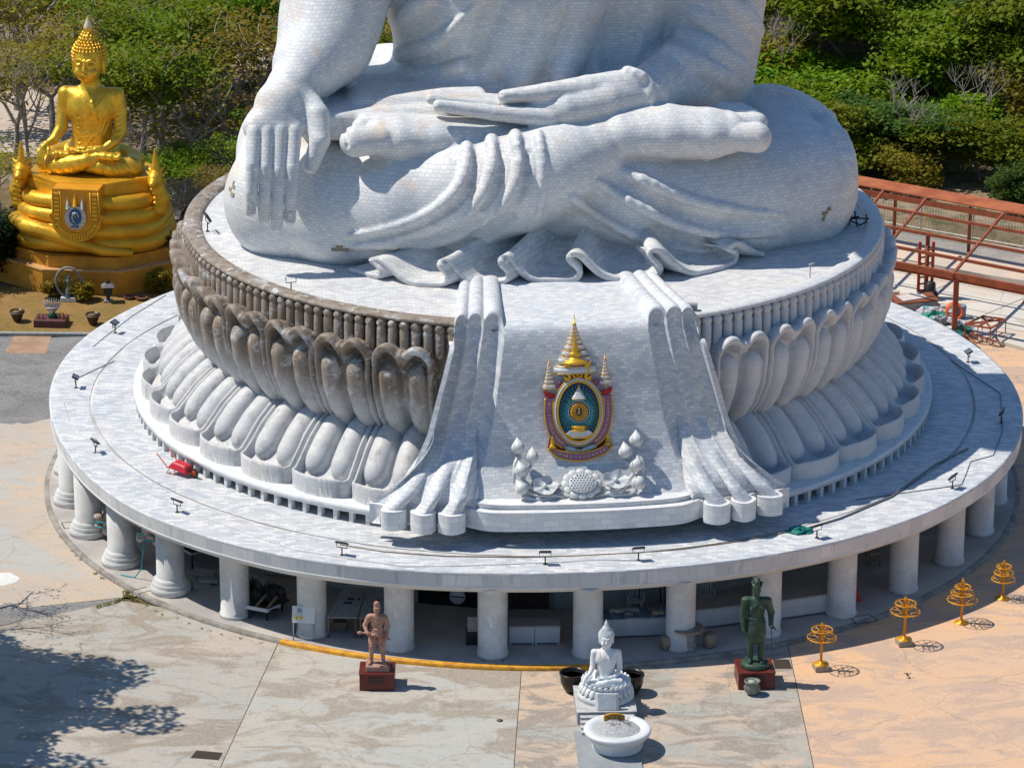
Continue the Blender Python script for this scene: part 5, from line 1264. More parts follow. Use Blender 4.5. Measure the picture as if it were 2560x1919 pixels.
# gratings and small marks
def grate(a,b,c,d,label):
    P=[atz(*q,.0) for q in (a,b,c,d)];mb=MB();V=[(p[0],p[1],.006) for p in P];mb.add(V,[(0,1,2,3)]);o=mb.build('drain_grate',plain('grate_iron',(.06,.04,.03),.8,var=.5,scale=30.));tag(o,label,'drain grate')
    me=o.data
    if me.polygons[0].normal.z<0:me.flip_normals()
grate(*[vcrop(0,1280,2.572)(*q) for q in ((1225,1578),(1262,1530),(1432,1545),(1405,1592))],'rusty square drain grate by the slab joint at lower left')
grate(*[c3(*q) for q in ((610,1005),(595,945),(700,945),(722,1005))],'square drain grate just behind the red pedestal of the green statue')
o=MB().lathe([(.07,0),(.1,.012),(.0,.018)],n=12).build('fallen_leaf',plain('dry_leaf',(.2,.12,.06),.8),None,at=tuple(float(v) for v in atz(*c2(1026,1337),0.006)));tag(o,'single brown fallen leaf on the grey yard bay','leaf')
# a small bird over the orange bay
def bird():
    p=atz(*c3(1462,1043),.1);t=empty('bird',tuple(float(v) for v in p),0,'tiny dark bird flying low over the orange yard','bird');g=Grid((-.2,-.2,-.1),(.2,.2,.12),.01)
    g.chain([(0,-.07,0),(0,0,0),(0,.09,0)],[.022,.03,.012],.01);g.cone((0,-.07,.005),(0,-.11,0),.018,.004,.01);g.chain([(0,-.02,.01),(.09,.0,.05),(.16,.05,.03)],[.022,.016,.004],.01,flat=(1,1,1.8));g.chain([(0,-.02,.01),(-.09,.0,.05),(-.16,.05,.03)],[.022,.016,.004],.01,flat=(1,1,1.8));g.cone((0,.09,0),(0,.15,0),.01,.02,.01)
    V,F=g.mesh();meshobj('body',V,F,plain('dark_feathers',(.03,.02,.015),.7),t,True)
bird()
# ------------------------------------------------------------------ fence, steel roof frame and site clutter, right
m_rust=plain('red_oxide_steel',(.36,.09,.04),.7,var=.4,scale=3.,bmp=.3,c2=(.24,.07,.03))
m_rust2=plain('rusty_sheet',(.42,.13,.05),.8,var=.35,scale=1.2,bmp=.3,c2=(.3,.08,.03))
m_rail=plain('cream_steel_rail',(.6,.57,.48),.6,var=.3)
def V3(x,y,z):return Vector([float(c) for c in atz(x,y,z)])
def bar(mb,a,b,w,h):
    a=Vector(a);b=Vector(b);d=(b-a);L_=d.length;d.normalize();s=d.cross(Vector((0,0,1)))
    if s.length<1e-3:s=Vector((1,0,0))
    s.normalize();n=s.cross(d);P=[]
    for p in (a,b):
        for i,j in ((-1,-1),(1,-1),(1,1),(-1,1)):P.append(p+s*i*w/2+n*j*h/2)
    mb.add(P,[(0,1,2,3),(7,6,5,4),(4,5,1,0),(5,6,2,1),(6,7,3,2),(7,4,0,3)])
    return mb
def barobj(name,a,b,w,h,m,parent):return bar(MB(),a,b,w,h).build(name,m,parent)
fr=empty('steel_roof_frame',label='rusty red steel roof frame standing on posts beside the road',cat='roof frame')
H1=2.5
def eave(x):return V3(x,597+(x-2062)*.2,H1)
def ridgeP(x,y0,z=2.9):return V3(x,y0,z)
pa=V3(2061,719,.16)
barobj('post',pa,pa+Vector((0,0,2.2)),.2,.2,m_rust,fr)
pb=V3(1999,640,.16)
barobj('post',pb,pb+Vector((0,0,2.6)),.16,.16,m_rust,fr)
for x,y in ((1931,514),(2092,544),(2253,577)):
    p=V3(x,y,.62);barobj('post',p,p+Vector((0,0,2.15)),.13,.13,m_rust,fr)
p=V3(2330,790,.16);barobj('post',p,p+Vector((0,0,2.2)),.2,.2,m_rust,fr)
def zp(x,y):  # zoomed crop -> photo
    return (2060+x/3.768)/1.157324,(420+y/3.768)/1.157324
def seg(name,a,b,za,zb,w,h,m=m_rust):
    A_=V3(*zp(*a),za);B_=V3(*zp(*b),zb);return barobj(name,A_,B_,w,h,m,fr)
seg('eave_beam',(300,835),(2600,1275),2.5,2.5,.12,.26);seg('eave_beam',(300,870),(2600,1315),2.3,2.3,.16,.12)
seg('purlin',(200,305),(2600,740),2.9,2.9,.1,.12);seg('purlin',(300,498),(2600,925),2.78,2.78,.1,.12);seg('purlin',(300,670),(2600,1115),2.64,2.64,.1,.12)
seg('ridge_beam',(200,190),(2600,625),2.75,2.75,.12,.22)
seg('rafter',(960,290),(605,725),3.0,2.6,.09,.12);seg('rafter',(1690,430),(1205,1010),3.0,2.55,.09,.12);seg('rafter',(2420,570),(1880,1270),3.0,2.5,.09,.12);seg('rafter',(560,215),(180,700),3.0,2.6,.09,.12)
A_=[V3(*zp(*q),z) for q,z in (((180,130),3.02),((2600,570),3.02),((2600,470),3.1),((180,45),3.1))]
sh=MB();sh.add([*A_,*[a-Vector((0,0,.05)) for a in A_]],[(0,1,2,3),(7,6,5,4),(0,4,5,1),(1,5,6,2),(2,6,7,3),(3,7,4,0)]);sh.build('roof_sheet',m_rust2,fr)
# lifting column beside the frame
lf=empty('lift_column',at=tuple(pb),label='red lattice column with black winch standing under the steel frame',cat='lift')
for dx in (-.32,.22):
    barobj('mast',(dx,-.15,0),(dx,-.15,2.35),.12,.12,plain('bright_red_paint',(.5,.06,.03),.5),lf)
ms=MB()
for i in range(7):bar(ms,(-.3,-.2,.3+i*.28),(.2,-.2,.38+i*.28),.05,.06)
ms.tube([(-.05,-.25,.1),(-.05,-.25,2.2)],.05);ms.build('rung_assembly',m_rust,lf)
mk=plain('black_machinery',(.03,.03,.035),.5);MB().lathe([(.2,0),(.22,.1),(.2,.45),(.1,.5)],c=(.15,-.35,.25),n=12).box((.1,-.3,.15),(.35,.22,.14),bev=.03).build('winch',mk,lf)
# fence
fe=empty('railing_fence',label='cream steel railing fence with vertical bars along the far edge of the road',cat='fence')
f0=V3(1700,452,.0);pts=[V3(1700,452,.2),V3(1880,478,.2),V3(2212,537,.2),V3(2600,609,.2)]
def along(t):
    i=min(int(t),2);return pts[i].lerp(pts[i+1],t-i)
for z,w in ((1.55,.04),(1.2,.035),(.08,.04)):
    mb=MB();mb.tube([p+Vector((0,0,z)) for p in pts],w,n=6);mb.build('rail',m_rail,fe)
mb=MB();T_=[]
for k in range(3):
    L_=(pts[k+1]-pts[k]).length;n=int(L_/.13)
    for i in range(n):p=pts[k].lerp(pts[k+1],i/n);mb.tube([p+Vector((0,0,.08)),p+Vector((0,0,1.2))],.011,n=4)
b=mb.build('bars',m_rail,fe);
for k in range(3):
    L_=(pts[k+1]-pts[k]).length;n=max(1,int(L_/2.3))
    for i in range(n):p=pts[k].lerp(pts[k+1],i/n);barobj('post',p,p+Vector((0,0,1.6)),.06,.06,m_rail,fe)
fe2=empty('railing_fence',label='low cream railing fence left of the pedestal behind the golden statue',cat='fence')
q=[V3(345,447,.3),V3(410,430,.3),V3(470,425,.3)];mb=MB()
for z in (.05,.9,1.15):MB().tube([p+Vector((0,0,z)) for p in q],.03,n=6).build('rail',m_rail,fe2)
for k in range(2):
    for i in range(12):p=q[k].lerp(q[k+1],i/12);mb.tube([p,p+Vector((0,0,1.15))],.015,n=4)
mb.build('bars',m_rail,fe2)
# welded tray on thin legs
tt=empty('steel_frame_table',label='rusty welded frame lying across a thin-legged stand at the edge of the concrete floor',cat='frame')
Z=lambda x,y,z:V3(*( (2100+x/4.145)/1.157324,(600+y/4.145)/1.157324),z)
a1,a2,a3,a4=Z(1300,870,.75),Z(1560,915,.75),Z(1720,820,.75),Z(1480,790,.75)
mb=MB()
for a,b in ((a1,a2),(a2,a3),(a3,a4),(a4,a1),(a1,a3),(a2,a4),(a1.lerp(a2,.5),a4.lerp(a3,.5))):bar(mb,a,b,.07,.06)
mb.build('frame',m_rust,tt)
for p in (a1,a2,a3,a4,a1.lerp(a2,.5),a2.lerp(a3,.4)):MB().tube([p,Vector((p.x,p.y,.16))],.022,n=5).build('leg',m_rust,tt)
cols_=[((.6,.6,.62),'white'),((.05,.35,.3),'teal'),((.45,.42,.4),'grey'),((.55,.5,.46),'cream')]
rs=random.Random(3)
def heap(x,y,z,r,c,lab,cat,name,seed,h=.25,n=14):
    """crumpled sheet of cloth or plastic"""
    rr=random.Random(seed);V=[];F=[];m=7
    for j in range(m+1):
        t=j/m
        for i in range(n):
            a=2*PI*i/n;q=r*(math.sin(t*PI/2))*(1+rr.uniform(-.28,.28));V.append((q*math.cos(a)*1.3,q*math.sin(a),max(.0,h*math.cos(t*PI/2)*rr.uniform(.4,1.3)) if j<m else 0.))
    for j in range(m):
        for i in range(n):F.append((j*n+i,(j+1)*n+i,(j+1)*n+(i+1)%n,j*n+(i+1)%n))
    o=meshobj(name,V,F,plain(name+'_stuff',c,.55,var=.25,scale=8),None,False,at=(x,y,z));tag(o,lab,cat);return o
for i,(x,y,r,c,lab,nm) in enumerate([(905,770,.45,(.62,.6,.66),'pale lilac crumpled plastic sheet in the rubbish pile','plastic_sheet'),(960,800,.4,(.03,.32,.24),'dark green crumpled tarpaulin in the rubbish pile','tarpaulin'),(1060,760,.45,(.6,.55,.53),'cream torn sacks on top of the rubbish pile','sacks'),(1050,850,.4,(.5,.48,.47),'white wrinkled sacking at the front of the rubbish pile','sacks'),(1240,900,.4,(.6,.6,.62),'white crumpled plastic beside the foot of the near red post','plastic_sheet'),(1250,955,.35,(.03,.2,.17),'dark teal cloth heap at the foot of the near red post','cloth')]):
    p=Z(x,y,.17);heap(p.x,p.y,.165,r,c,lab,'debris',nm,i+3)
p=Z(1185,820,.17);t=empty('life_ring_hose',at=(p.x,p.y,.17),label='bright orange coiled hose on the floor by the near red post',cat='hose')
for k in range(3):MB().tube([(.3*math.cos(a),.1*math.sin(a)*1.,.3+.28*math.sin(a)) for a in [2*PI*i/16 for i in range(16)]],.05,n=6,closed=True).build('coil',plain('orange_rubber',(.8,.12,.02),.5),t).location=(0,.12*k,.0)
p=Z(1250,800,.17);MBb=MB().lathe([(.17,0),(.2,.05),(.22,.5),(.2,.52),(.17,.5)],n=14);o=MBb.build('bucket',plain('blue_grey_plastic',(.2,.28,.36),.5),None,at=(p.x,p.y,.165));tag(o,'blue grey plastic drum behind the orange hose','drum')
p=Z(870,735,.17);o=MB().tube([(-.35,0,.1),(.55,-.15,.1)],.08,n=10).build('pipe',plain('turquoise_plastic',(.1,.5,.55),.4),None,at=(p.x+.3,p.y,.2));tag(o,'short turquoise plastic pipe lying beside the rusty cover','pipe')
# low roofed crate
p=Z(765,690,.17);t=empty('site_crate',at=(p.x,p.y,.165),rz=.25,label='low crate with a rusty curved lid near the red lattice column',cat='crate')
MB().box((0,0,.16),(.85,.42,.16),bev=.02).build('body',plain('corrugated_side',(.4,.36,.34),.8,var=.4,scale=9),t)
MB().tube([(-.9,0,.3),(.9,0,.3)],.12,n=8).box((0,0,.36),(.9,.46,.03),rx=.06).build('lid',plain('rust_lid',(.25,.08,.04),.8),t)
MB().box((-.1,.05,.42),(.55,.3,.012),rx=.08,rz=.2).build('board',plain('white_board',(.65,.6,.55),.7),t)
p=Z(570,580,.17);o=MB().box((0,0,.1),(.17,.12,.1),bev=.02).box((0,0,.21),(.18,.13,.015)).build('small_crate',plain('pale_carton',(.55,.47,.36),.8),None,at=(p.x,p.y,.165));tag(o,'small carton standing alone on the pale concrete floor','carton')
for i,(a,b) in enumerate([((1060,880),(1160,740)),((1120,850),(1420,1070)),((1180,870),(1440,850)),((1350,960),(1620,1050))]):
    A1=Z(*a,.25);B1=Z(*b,.2);o=bar(MB(),A1,B1,.07,.05).build('steel_offcut',m_rust);tag(o,['rusty angle leaning out of the rubbish pile','long rusty offcut running past the near red post','rusty bar lying level behind the near red post','rusty bar on the floor under the welded frame'][i],'steel offcut')
# ------------------------------------------------------------------ things kept under and on the terrace
PZ=.12
def vp(x0,y0,s):return lambda x,y:((x0+x/s)/1.157324,(y0+y/s)/1.157324)
q5=vp(780,1440,3.16);q6=vp(1420,1400,2.633);q4=vp(230,1300,4.022);q7=vp(550,1380,4.144);q3=vp(0,1000,2.674)
def G_(q,x,y,z=PZ):p=atz(*q(x,y),z);return float(p[0]),float(p[1])
m_lam=plain('white_laminate',(.52,.55,.6),.45,var=.1,scale=2.);m_drk=plain('dark_clutter',(.025,.025,.025),.8,var=.4);m_wood=plain('raw_timber',(.25,.17,.11),.8,var=.4,scale=5.);m_stone=plain('polished_stone',(.3,.24,.2),.4,var=.4,scale=9.)
def cabinet(name,q,x,y,w,d,h,rz,label,cat='cabinet',doors=2,top=None,grp=None):
    X,Y=G_(q,x,y);t=empty(name,(X,Y+d/2,PZ),rz,label,cat,grp);MB().box((0,0,h/2+.04),(w/2,d/2,h/2-.02),bev=.012).build('body',m_lam,t);MB().box((0,0,h+.04),(w/2+.01,d/2+.01,.02)).build('top',top or plain('grey_top',(.42,.4,.38),.5),t)
    for i in range(doors):MB().box((-w/2+w/doors*(i+.5),-d/2-.006,h/2+.04),(w/doors/2-.015,.008,h/2-.05)).build('door',m_lam,t)
    for sx in (-1,1):
        for sy in (-1,1):MB().box((sx*(w/2-.05),sy*(d/2-.05),.02),(.03,.03,.03)).build('leg',m_lam,t)
    return t
cabinet('cabinet',q5,1655,542,.8,.65,.58,R(1),'white two-door cabinet next to the sixth column, left one of the pair','cabinet')
cabinet('cabinet',q5,1858,540,.8,.65,.58,R(1),'white cabinet right of its twin, nearer the small steel safe','cabinet')
t=cabinet('counter',q6,425,508,2.05,.8,.62,R(6),'long white counter with a blue cloth and boxes between two columns','counter',3,plain('blue_cloth',(.02,.12,.26),.6,var=.5,scale=3.,c2=(.3,.33,.36)))
cabinet('counter',q6,985,438,1.75,.85,.62,R(17),'white market counter left behind the green officer statue','counter',2);cabinet('counter',q6,1530,372,1.75,.9,.62,R(20),'white market counter with grey top right of the green officer statue','counter',2)
for k,(x,y,c,w,lab) in enumerate([(370,330,(.5,.52,.5),.62,'long tray of small goods on the blue cloth counter'),(590,345,(.55,.45,.35),.24,'printed carton at the right end of the blue cloth counter'),(400,352,(.3,.3,.33),.18,'small grey box in front of the tray on the counter')]):
    X,Y=G_(q6,x,y,PZ+.7);o=MB().box((0,0,.05),(w*.75,.1,.05),bev=.01).box((0,-.03,.105),(w*.7,.06,.006)).build('carton',plain('carton',c,.6,var=.5,scale=12.),None,at=(X,Y,PZ+.665));o.rotation_euler=(0,0,R(6));tag(o,lab,'box')
def chair(x,y,q,label,rz):
    X,Y=G_(q,x,y,PZ);t=empty('plastic_chair',(X,Y,PZ),rz,label,'chair');m=plain('white_plastic',(.6,.63,.68),.35)
    MB().box((0,0,.43),(.22,.21,.02),bev=.01).build('seat',m,t)
    for sx in (-1,1):
        for sy in (-1,1):MB().tube([(sx*.19,sy*.18,.42),(sx*.23,sy*.22,0)],.022,n=6).build('leg',m,t)
    b=MB().tube([(-.21,.2,.43),(-.23,.25,.75),(-.15,.28,.92),(.15,.28,.92),(.23,.25,.75),(.21,.2,.43)],.022,n=6)
    for i in range(4):b.tube([(-.12+.08*i,.22,.45),(-.12+.08*i,.28,.9)],.02,n=5)
    b.build('backrest',m,t)
    for sx in (-1,1):MB().tube([(sx*.22,.22,.66),(sx*.26,-.15,.66),(sx*.23,-.19,.43)],.02,n=6).build('armrest',m,t)
chair(440,345,q6,'white plastic chair behind the blue cloth counter',R(8));chair(905,320,q6,'white plastic chair behind the counter left of the green officer',R(10))
X,Y=G_(q6,540,330);t=empty('umbrella_table',(X,Y+.3,PZ),R(12),'small tan folding table with dark frame behind the blue counter','table');MB().box((0,0,.98),(.5,.34,.02)).build('table_top',plain('tan_board',(.34,.26,.18),.7),t);[MB().tube([(sx*.4,sy*.28,.97),(sx*.44,sy*.3,0)],.02,n=6).build('leg',m_drk,t) for sx in (-1,1) for sy in (-1,1)]
# steel safe on a white base
X,Y=G_(q6,160,615);t=empty('safe',(X,Y+.3,PZ),R(3),'small pale steel safe standing on a white stone base by the column','safe')
MB().box((0,0,.2),(.34,.3,.2),bev=.02).build('base',m_wht2,t);MB().box((0,0,.72),(.31,.27,.31),bev=.02).build('body',plain('blue_grey_steel',(.2,.3,.38),.4),t);MB().box((.05,-.275,.68),(.23,.012,.27),bev=.01).build('door',plain('white_enamel',(.62,.65,.68),.4),t)
MB().tube([(.3,-.29,.4),(.3,-.29,.97),(-.2,-.29,.97),(-.2,-.29,.4)],.015,n=5).build('door_frame',m_drk,t);MB().box((.03,-.295,.72),(.15,.006,.045)).box((.1,-.3,.72),(.03,.006,.03)).build('sticker',plain('orange_sticker',(.6,.32,.08),.5,var=.7,scale=30.,c2=(.1,.06,.03)),t)
MBf=MB().ball((-.05,0,1.1),.07,8,6,(1,.8,1.3)).ball((.02,0,1.09),.06,8,6).ball((-.05,-.01,1.22),.035,6,5).box((0,0,1.035),(.14,.1,.012));o=MBf.build('figurine',plain('dark_bronze',(.03,.05,.07),.4),None,at=(X,Y+.3,PZ));tag(o,'tiny dark bronze figurine on top of the steel safe','figurine')
# stone table and stools
X,Y=G_(q6,790,625);t=empty('stone_table',(X,Y+.45,PZ),0,'octagonal brown stone table with a light blue card, in front of a column','table')
MB().lathe([(.3,0),(.28,.05),(.22,.12),(.24,.6),(.3,.68)],n=20).build('pedestal_leg',plain('grey_terrazzo',(.28,.3,.32),.5,var=.3,scale=12.),t);MB().lathe([(.4,.66),(.52,.7),(.52,.76),(0,.76)],n=8,sm=False).build('table_top',m_stone,t)
o=MB().box((0,0,.17),(.2,.012,.17),rx=R(-14)).build('card',plain('pale_blue_card',(.35,.52,.62),.5,var=.08),None,at=(X-.1,Y+.5,PZ+.77));tag(o,'light blue notice card propped on the stone table','card')
for x,y,lab in ((650,600,'barrel-shaped brown stone stool left of the stone table'),(935,585,'dim brown stone stool right of the stone table')):
    X,Y=G_(q6,x,y);o=MB().lathe([(.16,0),(.2,.06),(.23,.24),(.2,.42),(.19,.46),(0,.47)],n=20).build('stone_stool',m_stone,None,at=(X,Y+.2,PZ));tag(o,lab,'stool')
# sign board with two yellow bottle signs
X,Y=G_(q7,870,905);t=empty('sign_board',(X,Y,PZ),R(-6),'white notice board on legs with two yellow bottle symbols by the kerb','sign')
MB().box((0,0,.86),(.36,.015,.27),rx=R(-10)).build('panel',plain('white_panel',(.6,.66,.7),.5,var=.06),t)
for sx in (-1,1):MB().tube([(sx*.32,.03,.62),(sx*.33,-.06,0)],.02,n=6).build('leg',plain('grey_tube',(.35,.37,.4),.5),t);MB().tube([(sx*.33,.06,1.0),(sx*.36,.5,0)],.02,n=6).build('back_leg',m_drk,t)
ym=plain('sign_yellow',(.8,.62,.02),.5)
for x in (-.22,-.07):MB().lathe([(.035,0),(.045,.03),(.045,.09),(.02,.13),(.02,.16),(.0,.17)],c=(x,-.052,.70),n=10,sy=.25).build('bottle_symbol',ym,t);prism_y([(x-.02,.745),(x+.02,.745),(x,.785)],-.072,-.05).build('warning_mark',m_drk,t)
MB().box((-.12,.0,1.05),(.06,.006,.012),rx=R(-10)).box((-.12,-.012,1.0),(.08,.006,.02),rx=R(-10)).box((-.12,-.02,.94),(.07,.006,.016),rx=R(-10)).build('small_print',plain('grey_print',(.25,.3,.36),.6),t)
# folding boards on trestles
for i,(c,lab) in enumerate(((( (235,100),(430,90),(355,322),(118,318)),'grey boarded stall table tilted forward, left one of two behind the soldier'),(((440,88),(640,120),(640,340),(372,325)),'grey boarded stall table tilted forward, right one of two behind the soldier'))):
    a,b,d_,e=c;X0,Y0=G_(q5,*e,.85);X1,Y1=G_(q5,*d_,.85);Xa,Ya=G_(q5,*a,1.35);Xb,Yb=G_(q5,*b,1.35)
    ctr=((X0+X1)/2,(Y0+Y1)/2);t=empty('stall_table',(ctr[0],ctr[1],PZ),0,lab,'table')
    P=[(X0-ctr[0],Y0-ctr[1],.73),(X1-ctr[0],Y1-ctr[1],.73),(Xb-ctr[0],Yb-ctr[1],1.23),(Xa-ctr[0],Ya-ctr[1],1.23)]
    MB().add(P+[(p[0],p[1],p[2]-.05) for p in P],[(0,1,2,3),(7,6,5,4),(0,4,5,1),(1,5,6,2),(2,6,7,3),(3,7,4,0)]).build('board',plain('grey_board',(.2,.22,.235),.7,var=.25,scale=2.5),t)
    for p in P:MB().tube([(p[0]*.92,p[1]+.05,p[2]-.04),(p[0]*.9,p[1]+.06,0)],.03,n=6).build('leg',m_wood,t)
    mk_=MB()
    for u,v,w in ((.55,.62,.1),(.5,.48,.13),(.85,.6,.05)):
        p=[P[0][j]*(1-u)*(1-v)+P[1][j]*u*(1-v)+P[2][j]*u*v+P[3][j]*(1-u)*v for j in range(3)];mk_.box((p[0],p[1],p[2]+.012),(w,.035,.006),rx=math.atan2(.5,(Ya-Y0)))
    mk_.build('slot',m_drk,t)
o=MB().box((0,0,.14),(.2,.16,.14),bev=.01).build('storage_box',plain('brown_box',(.22,.16,.11),.8),None,at=(*G_(q5,220,415),PZ));tag(o,'brown box beneath the left stall table','box')
# doorways in the inner wall, disc sign
def onwall(q,x,z,Rw):   # point on the inner wall seen in that direction
    d=ray(*q(x,z));a=d[0]**2+d[1]**2;b=2*(CAM[0]*d[0]+CAM[1]*d[1]);c=CAM[0]**2+CAM[1]**2-Rw*Rw;t_=(-b-math.sqrt(b*b-4*a*c))/2/a;return CAM+d*t_
def wallthing(q,x,y,label,cat,name):
    p=onwall(q,x,y,12.58);a=math.atan2(p[0],-p[1]);return empty(name,(float(p[0]),float(p[1]),PZ),a,label,cat)
t=wallthing(q5,1715,230,'brown door set in a grey-green frame in the inner wall','door','wall_door');MB().box((0,-.02,1.05),(.62,.03,1.03)).build('door_leaf',plain('brown_door',(.06,.035,.03),.5,var=.3),t)
for sx in (-.7,.7):MB().box((sx,-.04,1.1),(.05,.06,1.1)).build('frame',plain('teal_frame',(.13,.19,.2),.6),t)
t=wallthing(q5,1100,200,'dark glazed doorway with thin rails in the inner wall','doorway','wall_doorway');MB().box((0,-.02,1.05),(1.1,.03,1.05)).build('dark_glass',plain('dark_glass',(.012,.013,.015),.12),t)
for x in (-.62,-.25,.35,.7):MB().tube([(x,-.09,.9),(x,-.09,2.1)],.018,n=5).build('rail',m_silver,t)
for sx in (-1.15,1.15):MB().box((sx,-.04,1.1),(.07,.07,1.1)).build('frame',plain('grey_frame',(.25,.27,.29),.6),t)
p=onwall(q5,1148,160,13.0);t=empty('disc_sign',(float(p[0]),float(p[1]),float(p[2])),math.atan2(p[0],-p[1]),'round white disc with a dark bar hanging in the dark doorway','sign')
o=MB().lathe([(.26,-.012),(.26,.012),(0,.012)],n=32).build('disc',m_lam,t);o.rotation_euler=(R(90),0,0);MB().box((0,-.02,0),(.24,.008,.018)).build('bar',m_drk,t)
# black case with a poster
X,Y=G_(q5,1275,548);t=empty('display_case',(X,Y+.25,PZ),R(2),'black case with a cream poster leaning on it left of a column','case');MB().box((0,0,.22),(.24,.22,.22),bev=.015).build('case',plain('black_case',(.02,.02,.022),.4),t);MB().box((0,-.1,.66),(.19,.012,.24),rx=R(-12),bev=.005).build('poster',plain('cream_poster',(.4,.37,.34),.6,var=.25,scale=4.),t)
# odds on the left: collapsed tray stand, stacked stools, sheets
X,Y=G_(q4,1720,1010);t=empty('broken_stall',(X,Y+.6,PZ),R(-19),'broken dark stall with a white front rail between two columns','stall')
bar(MB(),(-1.0,-.55,.42),(.35,-.55,.36),.04,.12).build('front_rail',m_lam,t);bar(MB(),(.35,-.55,.36),(.6,-.1,.4),.04,.1).build('side_rail',m_lam,t)
MB().box((-.25,0,.34),(.8,.5,.03)).build('deck',m_drk,t)
for x,y in ((-.95,-.5),(.3,-.5),(-.3,-.52),(-.9,.45),(.45,.4)):MB().tube([(x,y,.38),(x,y,0)],.03,n=6).build('leg',m_drk,t)
for k,(x,r_) in enumerate(((-.8,.5),(-.1,-.4),(.3,.5))):bar(MB(),(x,-.5,.4),(x+.25*math.cos(r_),-.15,.72),.05,.07).build('strut',m_wood,t)
for k,(x,y,r,h,lab) in enumerate(((-.45,.15,.42,.62,'heaped dark green cloth on the broken stall'),(.2,.25,.38,.5,'heaped black plastic on the right of the broken stall'))):
    c,s=math.cos(R(-19)),math.sin(R(-19));heap(X+x*c-y*s,Y+.6+x*s+y*c,PZ+.37,r,(.012,.02,.014) if k==0 else (.015,.015,.017),lab,'cloth','cloth_heap',40+k,h)
X,Y=G_(q4,1930,640);t=empty('stacked_crates',(X,Y+.9,PZ),R(-16),'stack of white slatted plastic crates against the inner wall','crates');m_=plain('white_crate',(.45,.5,.55),.5)
for i in range(3):
    b=MB()
    for k in range(6):b.box((-.5+.2*k,-.25,.25+i*.42),(.07,.015,.15),bev=.01)
    b.box((0,-.25,.07+i*.42),(.62,.02,.03)).box((0,-.25,.43+i*.42),(.62,.02,.03)).box((0,0,.06+i*.42),(.6,.24,.02));b.build('crate',m_,t)
for i,(x,y,w,d,rz,lab) in enumerate(((1090,640,.3,.2,.5,'white sheet at the front of the fallen white sheets by the column'),(1170,600,.32,.24,.1,'white sheet in the middle of the fallen white sheets'),(1130,540,.35,.2,-.2,'long white sheet at the back left of the fallen sheets'),(1600,640,.28,.24,.6,'white tile box right of the column, nearest the column'),(1680,650,.28,.2,-.3,'white tile box leaning on the others behind the broken stall'),(1600,590,.26,.2,.2,'white tile box highest in the heap right of the column'))):
    X,Y=G_(q4,x,y,PZ+.1);o=MB().box((0,0,.0),(w,d,.05 if i<3 else .12),rx=.15*(-1)**i,ry=.1,bev=.01).build('white_sheet' if i<3 else 'tile_box',plain('chalky_white',(.4,.42,.41),.8,var=.15),None,at=(X,Y,PZ+.08+.03*i));o.rotation_euler=(0,0,rz);tag(o,lab,'sheet' if i<3 else 'box')
X,Y=G_(q4,1060,430);t=empty('layered_trays',(X,Y+.5,PZ),R(38),'two dark square trays with white edges, one above the other, near the wall','trays')
for z in (.55,1.0):MB().box((0,0,z),(.75,.75,.04)).build('tray',plain('dark_tray',(.03,.035,.04),.6),t);MB().tube([(-.77,-.77,z),(.77,-.77,z),(.77,.77,z),(-.77,.77,z)],.04,n=4,closed=True,sm=False).build('tray_edge',m_lam,t)
for sx in (-1,1):
    for sy in (-1,1):MB().tube([(sx*.7,sy*.7,0),(sx*.7,sy*.7,1.0)],.03,n=5).build('leg',m_drk,t)
# wrapped carvings by the left columns, tied with teal straps
m_tl=plain('teal_strap',(.02,.3,.36),.5);m_pk=plain('pink_plaster',(.5,.38,.34),.7,var=.25,scale=6.)
def wrapped(q,x,y,z,label,seed):
    X,Y=G_(q,x,y,z);t=empty('wrapped_carving',(X,Y+.3,z),.3,label,'carving');g=Grid((-.55,-.45,-.5),(.55,.45,.6),.035);r_=random.Random(seed)
    for i in range(9):g.ell((r_.uniform(-.28,.28),r_.uniform(-.2,.2),r_.uniform(-.25,.35)),(r_.uniform(.1,.2),r_.uniform(.1,.18),r_.uniform(.1,.2)),.05)
    V,F=g.mesh();meshobj('body',V,F,m_pk,t,True)
    for k in range(2):MB().tube([(.37*math.cos(a),.33*math.sin(a),-.05+.18*k+.06*math.sin(2*a)) for a in [2*PI*i/16 for i in range(16)]],.025,n=5,closed=True).build('strap',m_tl,t)
    return t
wrapped(q4,560,190,1.75,'pinkish plaster carving tied with teal straps, high beside the fourth column',3)
wrapped(q3,705,850,.62,'pale plaster carving in teal straps standing on a pallet by a column base',5)
X,Y=G_(q3,700,890);o=MB().box((0,0,.04),(.4,.3,.02)).box((-.3,0,.02),(.04,.3,.02)).box((.3,0,.02),(.04,.3,.02)).build('pallet',m_wood,None,at=(X,Y+.1,PZ));tag(o,'small timber pallet under the pale plaster carving','pallet')
a0_=Vector((*G_(q4,530,180,1.7),1.7));a1_=Vector((*G_(q4,495,490,.5),.5));a2_=Vector((*G_(q4,430,580),PZ+.02));a3_=Vector((*G_(q4,290,553),PZ+.02))
o=MB().tube([a0_,a0_.lerp(a1_,.5),a1_,a2_,a3_],.022,n=6).build('strap',m_tl);tag(o,'loose teal strap trailing from the hanging carving down to the floor','strap')
X,Y=G_(q6,1897,262);o=MB().lathe([(.17,0),(.17,.03),(.11,.04),(.03,.5),(0,.51)],n=14).build('traffic_cone',plain('cone_red',(.6,.03,.01),.5),None,at=(X,Y,PZ));tag(o,'small red cone in the shade behind the column','cone')
X,Y=G_(vp(2160,1200,4.145),90,870);t=empty('wooden_chair',(X,Y,PZ),.3,'pale wooden chair in the shade under the right side of the terrace','chair')
MB().box((0,0,.45),(.2,.2,.02)).build('seat',plain('pale_wood',(.4,.34,.25),.6),t)
